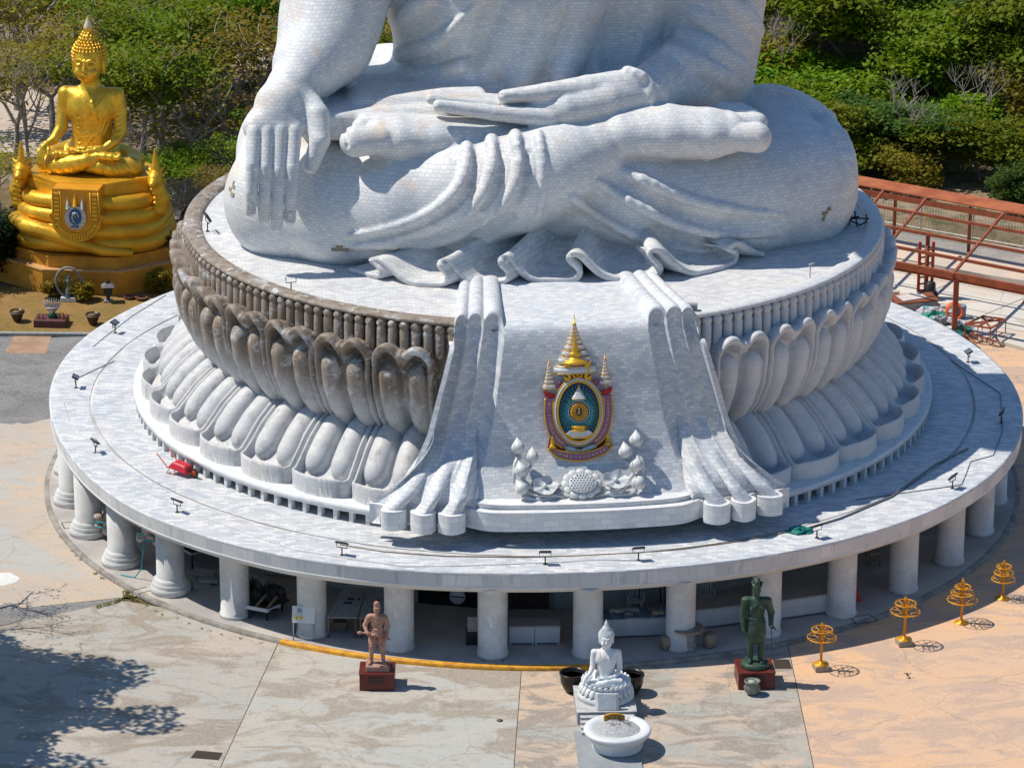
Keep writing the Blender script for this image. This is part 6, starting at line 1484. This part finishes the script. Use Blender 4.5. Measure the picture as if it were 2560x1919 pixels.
for sx in (-1,1):
    for sy in (-1,1):MB().box((sx*.17,sy*.17,.22 if sy<0 else .45),(.02,.02,.22 if sy<0 else .45)).build('leg',m_wood,t)
MB().box((0,.17,.82),(.19,.015,.07)).build('backrest',m_wood,t)
# drain covers let into the podium
def cover(pts,label):
    P=[atz(*p,PZ+.004) for p in pts];mb=MB()
    for i in range(len(P)-1):bar(mb,Vector((P[i][0],P[i][1],PZ+.004)),Vector((P[i+1][0],P[i+1][1],PZ+.004)),.035,.006)
    o=mb.build('drain_cover',m_jl);tag(o,label,'cover')
cover([q4(400,705),q4(545,670)],'narrow slot in the podium by the second thick column base, upper line');cover([q4(455,742),q4(605,700)],'narrow slot in the podium by the second thick column base, lower line')
cover([q3(412,818),q3(535,808),q3(548,838),q3(432,858),q3(412,818)],'rectangular drain cover in the podium near the left edge');cover([q5(1358,670),q5(1362,618),q5(1508,620),q5(1505,675)],'drain cover in the podium right of the yellow kerb centre')
cover([q6(1860,375),q6(1985,355),q6(2035,395),q6(1900,420),q6(1860,375)],'square drain cover in the shaded podium on the right')
# ------------------------------------------------------------------ floodlights and cables on the deck
m_blk=plain('black_metal',(.025,.027,.03),.4);m_gls=plain('lamp_glass',(.12,.14,.17),.15,spec=.8)
def flood(px,py,z,rz,tilt,label,s=1.,cat='floodlight'):
    p=atz(px/1.157324,py/1.157324,z);t=empty('floodlight',(float(p[0]),float(p[1]),z),rz,label,cat,'black floodlights along the terrace rim')
    MB().tube([(0,0,0),(0,0,.26*s)],.022,n=8).lathe([(.07,0),(.07,.015),(0,.016)],n=12).build('stand',m_blk,t)
    MB().tube([(-.19*s,0,.42*s),(-.19*s,0,.27*s),(.19*s,0,.27*s),(.19*s,0,.42*s)],.014,n=6).build('bracket',m_blk,t)
    h=empty('lamp_head');h.parent=t;h.location=(0,0,.43*s);h.rotation_euler=(tilt,0,0)
    o=MB().box((0,0,0),(.2*s,.13*s,.03*s),bev=.01).build('housing',m_blk,h);MB().box((0,0,.034*s),(.18*s,.11*s,.004)).build('glass',m_gls,h)
    return t
for i,(x,y,lab) in enumerate([(288,832,'black floodlight on the deck nearest the garden lawn'),(190,969,'black floodlight on the deck at the far left rim'),(239,1131,'black floodlight on the left deck above the wrapped carvings'),(443,1280,'black floodlight on the front left deck below the red wheelbarrow'),(855,1387,'black floodlight on the front deck above the soldier statue'),(1363,1410,'black floodlight on the front deck left of the white seated statue'),(1596,1400,'black floodlight on the front deck right of the white seated statue'),(2042,1344,'black floodlight beside the crumpled green cloth on the deck'),(2381,1220,'black floodlight where the sunlit deck meets the shade, right'),(2503,1057,'dark floodlight in the shade at the far right rim'),(2420,905,'dark floodlight in the shade near the red steel frame')]):
    p=atz(x/1.157324,y/1.157324,3.1);flood(x,y,3.1,math.atan2(p[0],-p[1]),R(-28) if i not in (8,9) else R(-50),lab,.95)
for x,y,lab in ((519,578,'thin floodlight on the lotus floor left of the big knee'),):
    t=flood(x,y,FZ+.01,R(-70),R(-60),lab,1.2);del t['group']
t=empty('bracket',tuple(float(v) for v in atz(728/1.157324,728/1.157324,FZ)),R(20),'empty forked lamp bracket on the lotus rim in front of the big knee','bracket');MB().tube([(0,0,0),(0,0,.3)],.02,n=6).tube([(-.17,0,.5),(-.17,0,.3),(.17,0,.3),(.17,0,.5)],.015,n=6).build('fork',m_blk,t)
t=empty('bracket',tuple(float(v) for v in atz(2025/1.157324,694/1.157324,FZ)),R(40),'small grey lamp bracket on the lotus floor near the right rim','bracket');MB().tube([(0,0,0),(0,0,.4),(.07,0,.45)],.02,n=6).box((.05,0,.46),(.1,.04,.02)).build('fork',m_silver,t)
o=MB().box((0,0,.12),(.17,.12,.12),bev=.01).box((0,0,.25),(.14,.09,.01)).build('switch_box',plain('grey_box_lid',(.3,.32,.35),.4),None,at=tuple(float(v) for v in atz(1730/1.157324,778/1.157324,FZ+.1)));o.rotation_euler=(0,0,R(-4));tag(o,'small dark-topped box on the lotus rim right of the cloth','box')
p=atz(2136/1.157324,565/1.157324,FZ);t=empty('cable_tangle',(float(p[0]),float(p[1]),FZ),0,'tangled black hose on the shaded floor beside the right knee','hose');rr2=random.Random(8)
MB().tube([(rr2.uniform(-.45,.45),rr2.uniform(-.5,.5),.04+rr2.uniform(0,.5)) for i in range(14)],.03,n=6).build('hose',plain('dark_green_hose',(.02,.04,.035),.5),t)
def cable(pts,r,m,label,z=3.1,s=1.):
    P=[Vector([float(v) for v in atz(x/1.157324,y/1.157324,z+r+.002)]) for x,y in pts];o=MB().tube(P,r,n=5).build('cable',m);tag(o,label,'cable');return o
mc=plain('grey_cable',(.2,.2,.21),.6);mw=plain('white_conduit',(.7,.7,.7),.5)
cable([(2140,1250-2),(2430,1300),(2430,1300)][:1]+[(2160+x/4.145,900+y/4.145) for x,y in ((1010,1290),(1060,1170),(1105,1050),(1340,985),(1435,735),(1430,600),(1410,340),(1060,110),(900,0))],.016,mc,'dark cable zigzagging over the right-hand deck')
cable([(100+x/4.145,900+y/4.145) for x,y in ((770,10),(600,85),(400,180))],.014,mc,'thin cable crossing the left deck to the far left floodlight')
cable([(100+x/4.145,900+y/4.145) for x,y in ((240,430),(300,640),(440,790),(600,980),(880,1270),(1150,1380),(1450,1520),(1650,1610))]+[(640,1340),(730,1372),(850,1392),(1010,1415),(1130,1414),(1363,1406),(1480,1399),(1600,1400)],.014,mw,'pale cable following the deck rim from the left floodlights to the front')
cable([(850,1360),(960,1378),(1110,1389),(1300,1392),(1450,1388),(1600,1380),(1700,1372),(1850,1352),(1990,1325)],.02,plain('brown_pipe',(.3,.22,.15),.7),'brown pipe lying in a long curve across the front deck')
cable([(2000,1325),(2100,1295),(2230,1240),(2340,1160),(2420,1120)],.035,mc,'grey pipe curving along the right-hand deck')
cable([(233,866),(262,842),(330,790),(415,737)],.012,mc,'thin cable on the back left deck behind the floodlight')
# wheelbarrow, tipped forward
p=atz(455/1.157324,1185/1.157324,3.1);wbw=empty('wheelbarrow',(float(p[0]),float(p[1]),3.1),R(-38),'red wheelbarrow tipped on its side against the lotus slab','wheelbarrow')
m_rp=plain('red_plastic',(.55,.02,.04),.4);m_rf=plain('red_frame',(.45,.06,.02),.5)
sh=MB();rim=[(-.42,-.3,.5),(.42,-.26,.42),(.42,.26,.42),(-.42,.3,.5)];bt=[(-.25,-.18,.72),(.3,-.15,.66),(.3,.15,.66),(-.25,.18,.72)]
sh.add(rim+bt,[(0,1,5,4),(1,2,6,5),(2,3,7,6),(3,0,4,7),(4,5,6,7),(3,2,1,0)]);o=sh.build('tray',m_rp,wbw);bv=o.modifiers.new('bevel','BEVEL');bv.width=.06;bv.segments=3;o.location=(0,0,-.28)
for s in (-1,1):MB().tube([(-.85,.28*s,.62),(-.4,.27*s,.24),(.2,.2*s,.22),(.55,.06*s,.16)],.02,n=6).build('handle',m_rf,wbw);MB().tube([(-.3,.24*s,.25),(-.45,.26*s,.02),(-.15,.22*s,.02),(-.1,.22*s,.24)],.016,n=6).build('leg',m_rf,wbw)
w_=empty('wheel');w_.parent=wbw;w_.location=(.55,0,.17);w_.rotation_euler=(R(90),0,0);MB().tube([(.14*math.cos(a),.14*math.sin(a),0) for a in [2*PI*i/18 for i in range(18)]],.035,n=8,closed=True).build('tyre',plain('black_rubber',(.03,.03,.03),.7),w_);MB().lathe([(.11,-.02),(.11,.02),(.03,.03),(0,.03)],n=12).build('rim',m_rf,w_)
p=atz(1999/1.157324,1328/1.157324,3.1);heap(float(p[0]),float(p[1]),3.105,.3,(.01,.22,.19),'crumpled teal green cloth lying on the front right deck','cloth','cloth_heap',77,.16)
# patches of missing tiles on the statue
def patch(vx,vy,w,h,label,seed):
    d=lray(vx,vy);r_=random.Random(seed);mb=MB();t0=100.
    dp=bpy.context.evaluated_depsgraph_get();ok,pos,nr,_=body.ray_cast(Vector([float(v) for v in LC]),Vector([float(v) for v in d]))
    if not ok:return
    nr=nr.normalized();u=Vector((0,0,1)).cross(nr).normalized();v=nr.cross(u)
    for j in range(int(h/.12)):
        x0=-w/2+r_.uniform(-.12,.12);x1=w/2+r_.uniform(-.2,.1);z=-h/2+.12*j;c=pos+nr*.004
        P=[c+u*x0+v*z,c+u*x1+v*z,c+u*x1+v*(z+.12),c+u*x0+v*(z+.12)];P=[p_+nr*.01 for p_ in P];mb.add(P+[p_-nr*.06 for p_ in P],[(0,1,2,3),(0,4,5,1),(1,5,6,2),(2,6,7,3),(3,7,4,0)])
    o=mb.build('bare_patch',m_patch,stat);o['label']=label
patch(735,535,.42,.3,'brown patch of missing tiles low on the nearer shin',1);patch(503,405,.25,.55,'tan patch of missing tiles on the outer knee',2);patch(1786,462,.22,.5,'grey patch of missing tiles on the far knee',4);patch(832,93,.1,.2,'small dark hole in the forearm',6)
# nails
def nail(vx,vy,w,h):
    d=lray(vx,vy);ok,pos,nr,_=body.ray_cast(Vector([float(v) for v in LC]),Vector([float(v) for v in d]))
    if not ok:return
    nr=nr.normalized();u=Vector((0,0,1)).cross(nr).normalized();v=nr.cross(u);P=[pos+u*w*sx+v*h*sy+nr*.02 for sx,sy in ((-1,-.7),(-.6,-1),(.6,-1),(1,-.7),(1,.7),(.6,1),(-.6,1),(-1,.7))]
    MB().tube(P,.013,n=6,closed=True).build('fingernail',m_grout,stat)
m_grout=plain('dark_grout',(.5,.53,.57),.8)
nail(542,450,.105,.19);nail(628,468,.1,.18);nail(672,352,.13,.22);nail(1097,208,.3,.09)
# ------------------------------------------------------------------ trees
def barkmat(c):
    return plain('bark',c,.95,var=.4,scale=5.,bmp=.6)
def leafmat(name,c1,c2,c3,tr=.45):
    m,nt,b=newmat(name,.6,spec=.25);tc=nd(nt,'ShaderNodeTexCoord').outputs['Object'];oi=nd(nt,'ShaderNodeObjectInfo').outputs['Random']
    f=noise(nt,tc,.55,3.,.6);h=noise(nt,tc,5.,2.,.6)
    c=mixc(nt,smooth(nt,f,.38,.62),c1,c2);c=mixc(nt,smooth(nt,h,.45,.7,0.,.7),c,c3)
    hs=nd(nt,'ShaderNodeHueSaturation',{'Hue':math_(nt,'ADD',math_(nt,'MULTIPLY',oi,.05),.475),'Value':math_(nt,'ADD',math_(nt,'MULTIPLY',oi,.5),.75),'Color':c})
    nt.links.new(hs.outputs[0],b.inputs['Base Color'])
    t=nd(nt,'ShaderNodeBsdfTranslucent',{'Color':hs.outputs[0]});mx=nd(nt,'ShaderNodeMixShader',{0:tr,1:b.outputs[0],2:t.outputs[0]})
    nt.links.new(mx.outputs[0],nt.nodes['Material Output'].inputs[0]);return m
def skeleton(rnd,h,spread,levels=4,flat=.55,r0=.16,droop=0.):
    """trunk and limbs; returns tube mesh builder and twig ends"""
    mb=MB();tips=[]
    def grow(p,d,L_,r,lv):
        pts=[p];n=4;q=p.copy();dd=d.copy()
        for i in range(n):
            dd=(dd+Vector((rnd.uniform(-1,1),rnd.uniform(-1,1),rnd.uniform(-.5,.6)))*.16).normalized();q=q+dd*L_/n;pts.append(q.copy())
        mb.tube(pts,[r*(1-.45*i/n) for i in range(n+1)],n=6 if lv<2 else 4,cap=False)
        if lv>=levels:tips.append((q,lv));return
        if lv>=2:tips.append((q,lv))
        k=rnd.choice((2,3,3)) if lv<levels-1 else rnd.choice((2,3))
        a0=rnd.uniform(0,6.28)
        for j in range(k):
            a=a0+6.283*j/k+rnd.uniform(-.4,.4);s=rnd.uniform(.55,1.)*spread
            nd_=Vector((math.cos(a)*s,math.sin(a)*s,rnd.uniform(.25,.75)*flat+dd.z*.45-droop*lv)).normalized()
            st=pts[rnd.choice((2,3,4))] if lv else pts[rnd.choice((3,4))]
            grow(st.copy(),nd_,L_*rnd.uniform(.62,.85),r*.58,lv+1)
    grow(Vector((0,0,0)),Vector((rnd.uniform(-.1,.1),rnd.uniform(-.1,.1),1)).normalized(),h*.42,r0,0)
    return mb,tips
def leaves(rs,tips,per,rad,flat,size):
    """many small leaf-sized faces round the twig ends, in shallow layered pads"""
    C_=np.array([t[0] for t in tips]);n=len(C_)*per
    c=np.repeat(C_,per,0);a=rs.uniform(0,2*PI,n);r=rad*np.sqrt(rs.uniform(0,1,n))*rs.uniform(.6,1.15,len(C_)).repeat(per)
    p=c+np.stack([r*np.cos(a),r*np.sin(a),(rs.normal(0,.35,n)-.5*(r/rad)**2)*rad*flat],1)
    s=size*rs.uniform(.55,1.3,n)
    nrm=np.stack([rs.normal(0,.5,n),rs.normal(0,.5,n),np.ones(n)],1);nrm/=np.linalg.norm(nrm,axis=1)[:,None]
    t=np.cross(nrm,rs.normal(0,1,(n,3)));t/=np.linalg.norm(t,axis=1)[:,None]+1e-9;b=np.cross(nrm,t)
    t*=s[:,None];b*=s[:,None]*.55
    V=np.stack([p-t,p+b-t*.1,p+t,p-b-t*.1],1).reshape(-1,3)
    return V,np.arange(4*n,dtype=np.int32).reshape(-1,4)
def tree(seed,name,label,cat,lm,bm,h=7,spread=1.,per=60,rad=.9,flat=.35,size=.1,levels=4,group=None,r0=.16,fl=.55):
    rnd=random.Random(seed);rs=np.random.RandomState(seed);sk,tips=skeleton(rnd,h,spread,levels,fl,r0)
    t=empty(name,label=label,cat=cat,group=group)
    sk.build('trunk',bm,t)
    if per:
        V,F=leaves(rs,tips,per,rad,flat,size);meshobj('crown',V,F,lm,t)
    return t
m_bark=barkmat((.26,.21,.17));m_twig=barkmat((.5,.44,.38))
m_lf1=leafmat('leaf_bright',(.15,.25,.007),(.24,.29,.010),(.09,.17,.008))
m_lf2=leafmat('leaf_olive',(.26,.24,.02),(.34,.26,.03),(.17,.18,.015))
m_lf3=leafmat('leaf_deep',(.06,.13,.02),(.10,.17,.02),(.04,.09,.015))
def hide(o):
    return o
protoR=[tree(s,'broadleaf_tree','x','tree',lm,m_bark,h=h,spread=1.25,per=pr,rad=1.35,flat=.3,size=sz,group='trees on the slope beyond the fence') for s,lm,h,pr,sz in ((11,m_lf1,6.5,170,.15),(12,m_lf1,7.5,170,.15),(13,m_lf3,7.,170,.15),(14,m_lf2,6.5,110,.14),(15,m_lf1,5.5,170,.14))]
protoL=[tree(s,'open_tree','x','tree',lm,m_twig,h=h,spread=1.15,per=pr,rad=1.1,flat=.4,size=.12,group='open trees behind the golden statue') for s,lm,h,pr in ((21,m_lf2,7,38),(22,m_lf1,7.,85),(23,m_lf2,7.5,14),(24,m_lf3,6.,90))]
protoB=[tree(s,'bare_tree','x','tree',None,m_twig,h=h,spread=.8,per=0,levels=5,group='leafless trees among the greenery',fl=.9,r0=.12) for s,h in ((31,6.5),(32,5.5))]
rt=random.Random(5)
used=set()
KR=['spreading light green tree with a flat layered crown on the slope beyond the fence','tall light green tree with a broad crown on the slope beyond the fence','dark green dense tree in the shade between lighter crowns','thin olive tree with a loose yellowish crown beyond the fence','low bushy bright green tree near the fence line']
KL=['loose olive tree with many bare twigs behind the golden statue','light green open tree with feathery foliage left of the big arm','nearly bare tree with a few yellowish leaves behind the golden statue','dark green rounded tree in the undergrowth left of the big arm']
def put(proto,x,y,s,rz,label,z=-.06):
    o=proto if id(proto) not in used else copytree(proto);used.add(id(proto))
    o.location=(x,y,z);o.rotation_euler=(0,0,rz);o.scale=(s,s,s*rt.uniform(.85,1.15));o['label']=label;return o
def vx_at(x,y):    # image column of a ground point
    d=np.array([x,y,4.])-CAM;return (1280+9000*(d@RT)/(d@FW))/1.157324
# right-hand wood
row=0;y=34.5
while y<92:
    x=9+rt.uniform(0,3)+ (y-37)*.12+max(0,(37-y)*2.2)
    while vx_at(x,y)<2330:
        if vx_at(x,y)>1580:
            k=rt.choices(range(5),(5,4,1,2,2 if y<48 else 0))[0]
            if y>70 and rt.random()<.12:k=2
            put(protoR[k],x+rt.uniform(-1,1),y+rt.uniform(-1.2,1.2),rt.uniform(.95,1.3)*(.55 if y<38 else .75 if y<42 else 1),rt.uniform(0,6.28),KR[k],z=-rt.uniform(1.6,2.6) if y<55 else -1.2)
        x+=rt.uniform(3.2,4.8)
    y+=rt.uniform(3.4,4.4)
for x,y_,s in ((17.2,37.5,.85),(20.5,41.5,.75),(14.5,58,.9),(26.5,60,.95),(12.2,47,.8)):
    put(protoB[rt.randrange(2)],x,y_,s,rt.uniform(0,6.28),'pale leafless tree standing in front of green crowns on the slope')
# left-hand wood
y=31.
while y<88:
    x=-34
    while vx_at(x,y)<1000:
        if vx_at(x,y)>-70 and not (y<30 and x>-10):
            k=rt.choices(range(4),(4,4 if x>-20 else 2,3,1))[0]
            if rt.random()<.93:put(protoL[k],x+rt.uniform(-1,1),y+rt.uniform(-1,1),rt.uniform(.9,1.25)*(.65 if y<34 else 1),rt.uniform(0,6.28),KL[k],z=-.7)
        x+=rt.uniform(3.2,5.)
    y+=rt.uniform(3.8,5.)
for x,y_,s in ((-23.5,22.5,1.05),(-26,27,1.1),(-22,33,1.),(-13.5,38,.9),(-15.5,50,1.),(-24,45,1.),(-8,56,1.),(-18,30.5,.8),(-28,36,1.)):
    put(protoB[rt.randrange(2)],x,y_,s,rt.uniform(0,6.28),'pale leafless tree with spreading twigs behind the golden statue')
# bushes just behind the parapet on the left
for x,y_,s,k in ((-12.2,22.5,.42,3),(-10.5,26,.5,1),(-13.4,28.5,.45,0),(-8.6,29,.5,3),(-24.2,19.8,.5,3),(-22.8,24,.4,1)):
    put(protoL[k],x,y_,s,rt.uniform(0,6.28),'low leafy bush beside the path behind the pedestal' if x>-20 else 'dark leafy bush at the left foot of the golden plinth')
# foreground, left edge: twiggy tree reaching into the picture and the leafy tree whose shade falls on the yard
t=tree(41,'bare_tree','nearly leafless tree reaching in from the left edge over the yard','tree',leafmat('sparse_leaf',(.2,.17,.02),(.12,.13,.02),(.25,.12,.03)),barkmat((.2,.16,.13)),h=8.2,spread=1.0,per=5,rad=.3,flat=.6,size=.06,levels=5,r0=.2,fl=.5);t.location=(-19.8,-13.5,0);t.rotation_euler=(0,0,1.1)
t=tree(43,'leafy_tree','leafy tree at the left corner casting a dappled shadow on the yard','tree',m_lf3,m_bark,h=13,spread=.85,per=260,rad=1.25,flat=.4,size=.15,levels=4,r0=.25,fl=.5);t.location=(-24.0,-19.0,0);t2=copytree(t);t2.location=(-24.0,-23.2,0);t2.rotation_euler=(0,0,2.);t3=copytree(t);t3.location=(-24.9,-18.0,0);t3.rotation_euler=(0,0,4.);t3['label']='third leafy tree beside the left edge, added to widen the shade on the upper yard corner';t2['label']='second leafy tree further down the left corner, added to thicken the shade on the yard'  # second and third trees are copies added to thicken the yard shade
# ------------------------------------------------------------------ small garden in front of the golden statue
qg=vp(0,640,5.144)
def gp_(x,y,z=.05):p=atz(*qg(x,y),z);return float(p[0]),float(p[1])
m_pot2=plain('dark_brown_glaze',(.035,.022,.016),.4,var=.5,scale=4.,c2=(.07,.04,.022))
def gpot(x,y,label,fill):
    X,Y=gp_(x,y);t=empty('glazed_pot',(X,Y+.2,.05),0,label,'pot',sc=.8);MB().lathe([(.17,0),(.19,.05),(.27,.25),(.33,.45),(.34,.5),(.37,.53),(.36,.57),(.31,.57),(.3,.5)],n=26,sq=None).build('pot_body',m_pot2,t)
    b=MB().tube([(.355*math.cos(2*PI*k/42),.355*math.sin(2*PI*k/42),.505-.02*abs(math.sin(7*2*PI*k/42))) for k in range(42)],[.022+.025*abs(math.sin(7*2*PI*k/42)) for k in range(42)],n=6,closed=True)
    b.build('scalloped_rim',plain('grey_scallops',(.16,.13,.11),.5),t);MB().lathe([(.3,.5),(0,.52)],n=20).build('filling',fill,t);return t
m_soil=plain('dry_soil',(.2,.12,.06),.95);m_mossy=plain('dry_grass_tuft',(.24,.17,.04),.95,var=.4,scale=20.)
gpot(215,860,'dark glazed pot with dry grass at the left end of the lawn',m_mossy);gpot(1190,900,'dark glazed pot with bare soil nearest the terrace rim',m_soil)
for x,y,lab in ((1665,560,'shallow brown dish at the foot of the ochre wall, left one'),(1815,575,'shallow brown dish beside the terrace rim, right one')):
    X,Y=gp_(x,y);o=MB().lathe([(.24,0),(.3,.04),(.36,.14),(.4,.16),(.38,.18),(.33,.15),(.26,.08),(0,.08)],n=24).build('planter_dish',plain('brown_clay',(.2,.09,.05),.7,var=.3),None,at=(X,Y+.15,.05));o.scale=(.65,.65,.65);tag(o,lab,'dish')
# many-fingered metal flower on a maroon block
X,Y=gp_(645,925);t=empty('maroon_block',(X,Y+.45,.05),R(-4),'low maroon block carrying the spiky silver sculpture','block',sc=.88);MB().box((0,0,.17),(.72,.5,.17),bev=.02).build('block',plain('maroon_stone',(.13,.045,.045),.6,var=.2),t)
t=empty('hand_sculpture',(X+.05,Y+.45,.35),0,'spiky silver fan of many upright fingers on a green base','sculpture',sc=.72)
MB().lathe([(.2,0),(.26,.05),(.22,.12),(.27,.18),(.12,.24),(.1,.3)],n=16).build('green_base',plain('green_glaze',(.01,.11,.06),.3),t)
MB().lathe([(.1,.28),(.2,.36),(.34,.5),(.36,.58),(.3,.6),(0,.58)],n=16,sy=.6).build('palm',plain('mother_of_pearl',(.42,.38,.37),.35,var=.3,scale=9.),t)
mf=plain('silver_lilac',(.5,.44,.46),.35,var=.3,scale=8.)
for k in range(11):
    a=-1.15+2.3*k/10;MB().tube([(.26*math.sin(a),.0,.5),(.42*math.sin(a),-.02*(k%2),.5+.28*math.cos(a*.8)),(.6*math.sin(a),.0,.5+.62*math.cos(a*.8))],[.05,.035,.012],n=7).build('finger',mf,t)
for s in (-1,1):MB().tube([(.1*s,-.15,.55),(.02*s,-.22,.35),(-.08*s,-.25,.25)],[.04,.03,.012],n=6).build('finger',mf,t)
rg_=random.Random(12)
for k in range(7):
    x=rg_.choice((-1,1))*rg_.uniform(.35,.6);o=MB().lathe([(.05,0),(.06,.04),(.04,.12),(.05,.16),(0,.22)],n=8).build('small_figurine',plain('figurine_paint',(.3+rg_.random()*.2,.2,.12),.5),None,at=(X+x*.9,Y+.25+rg_.uniform(0,.3),.348));tag(o,['ochre figurine left of the silver fan','small brown figurine beside the silver fan','tiny painted figurine behind the green base','little figurine at the block corner','small pale figurine near the block edge','tiny figurine leaning by the green base','small figurine at the back of the block'][k],'figurine',group='small figurines on the maroon block')
# wheel-framed blue figure
X,Y=gp_(880,600);t=empty('wheel_shrine',(X,Y+.25,.05),R(-3),'blue standing figure inside a tall grey wheel on a white block','shrine',sc=.66)
MB().box((0,0,.14),(.48,.28,.14),bev=.02).build('block',m_wht2,t);MB().lathe([(.3,.28),(.26,.36),(.18,.42),(.2,.5)],n=16).build('pedestal',plain('dark_teal',(.03,.07,.08),.5),t)
MB().tube([(.78*math.cos(a),.08,1.18+.92*math.sin(a)) for a in [2*PI*i/36 for i in range(36)]],.085,n=8,closed=True).build('wheel_rim',plain('mosaic_grey',(.12,.15,.16),.5,var=.6,scale=12.,c2=(.28,.27,.24)),t)
sp=MB()
for k in range(8):a=2*PI*k/8+.2;sp.tube([(.1*math.cos(a),.08,1.18+.1*math.sin(a)),(.74*math.cos(a),.08,1.18+.88*math.sin(a))],.022,n=5)
sp.build('spokes',plain('bronze_spoke',(.1,.07,.05),.5),t)
g=Grid((-.4,-.3,-.02),(.4,.3,1.3),.025);g.cone((0,0,.05),(0,0,.6),.2,.11,.05);g.cone((0,0,.6),(0,0,.85),.12,.13,.05);g.ell((0,-.01,1.05),(.075,.085,.1),.03);g.cone((0,0,1.1),(0,0,1.22),.06,.02,.02)
for s in (-1,1):g.chain([(.14*s,0,.85),(.27*s,-.03,.75),(.2*s,-.1,.95)],[.05,.045,.03],.03);g.chain([(.1*s,.05,.9),(.2*s,.08,1.1),(.1*s,.08,1.25)],[.03,.04,.02],.03)
V,F=g.mesh();o=meshobj('figure',V,F,plain('blue_robe',(.02,.17,.22),.4,var=.4,scale=6.,c2=(.25,.18,.08)),t,True);o.location=(0,-.02,.45)
# stone lantern
X,Y=gp_(1385,610);t=empty('stone_lantern',(X,Y+.25,.05),R(8),'dark grey stone urn lantern with a pointed square roof on the lawn','lantern',sc=.68);ml_=plain('dark_stone',(.045,.045,.05),.7,var=.4,scale=6.)
MB().box((0,0,.05),(.27,.25,.05)).build('foot',plain('grey_stone',(.25,.24,.23),.8),t)
MB().lathe([(.16,.1),(.14,.25),(.2,.38),(.36,.6),(.4,.85),(.34,.95)],n=4,ph=PI/4,sm=False).build('bowl',ml_,t)
MB().lathe([(.5,.93),(.54,.97),(.5,1.0),(.26,1.14),(.2,1.16)],n=4,ph=PI/4,sm=False).build('roof',plain('weathered_roof',(.2,.2,.2),.8,var=.3),t);MB().lathe([(.17,1.15),(.12,1.22),(.14,1.24),(.06,1.32),(0,1.48)],n=10).build('finial',ml_,t)
# shrubs
def shrub(x,y,rx,h,m,label,n=1500,size=.05,seed=1,box=False,z=.05):
    X,Y=gp_(x,y);t=empty('shrub',(X,Y+rx*.6,z),0,label,'shrub');rs=np.random.RandomState(seed)
    mb=MB()
    for k in range(7):a=k*.9;mb.tube([(0,0,0),(rx*.3*math.cos(a),rx*.3*math.sin(a),h*.4),(rx*.6*math.cos(a),rx*.6*math.sin(a),h*.75)],[.025,.015,.006],n=5)
    mb.build('stems',m_bark,t)
    k=26;C_=[(rx*.62*math.cos(i*2.4)*math.sqrt((i+.5)/k),rx*.62*math.sin(i*2.4)*math.sqrt((i+.5)/k),h*(.35+.5*rs.rand())) for i in range(k)]
    if box:C_=[(rx*.55*math.cos(i*2.4),rx*.55*math.sin(i*2.4),h*(i+.5)/k) for i in range(k)]
    V,F=leaves(rs,[(np.array(c),0) for c in C_],n//k,rx*.5,.75,size);V[:,2]=np.abs(V[:,2]);meshobj('foliage',V,F,m,t);return t
m_yl=leafmat('croton_leaf',(.33,.24,.012),(.18,.2,.012),(.4,.3,.03));m_gr=leafmat('clipped_leaf',(.10,.17,.01),(.18,.2,.012),(.05,.1,.01));m_dk=leafmat('dark_leaf',(.02,.045,.015),(.03,.06,.02),(.015,.03,.01))
shrub(640,560,.46,.85,m_yl,'yellow-green croton bush left of the wheel shrine',2200,.07,2);shrub(1065,600,.5,.85,m_yl,'yellow-green croton bush right of the wheel shrine',2600,.07,3)
shrub(2040,500,.6,.95,m_yl,'golden leafed bush between the ochre wall and the lotus petals',3000,.06,4);shrub(2120,330,.42,2.1,m_gr,'tall clipped green shrub at the right corner of the plinth',5000,.05,5,True)
shrub(60,330,1.5,2.6,m_dk,'very dark green bush at the left foot of the golden plinth',7000,.1,6);shrub(-250,400,1.8,3.,m_dk,'dark bush cut by the left edge of the picture',7000,.1,7)
# weeds along the kerb
mwd=leafmat('weed_leaf',(.2,.22,.03),(.12,.14,.02),(.3,.26,.05));rs=np.random.RandomState(9)
def weeds(pts,label,n,size=.035,rad=.14):
    C_=[np.array([*atz(x,y,.0)[:2],.03]) for x,y in pts];V,F=leaves(rs,[(c,0) for c in C_],n,rad,.35,size);V[:,2]=np.abs(V[:,2])+.005;o=meshobj('weeds',V,F,mwd);o['kind']='stuff';o['label']=label
weeds([(q4(x,y)) for x,y in ((340,760),(370,770),(400,785),(300,800),(250,815),(200,835),(150,850),(80,870),(430,800),(380,740),(350,720))],'weeds',45)
weeds([q3(x,y) for x,y in ((315,680),(330,640),(480,1010),(510,1040),(545,1065),(640,1160),(680,1190),(405,915),(850,1290),(880,1310))],'weeds',16,.03,.08)
weeds([q4(x,y) for x,y in ((550,860),(640,920),(700,950),(860,990),(980,1040),(1100,1090),(1180,1115),(1300,1150),(1500,1190),(1700,1235),(60,530),(110,590))],'weeds',10,.025,.07)
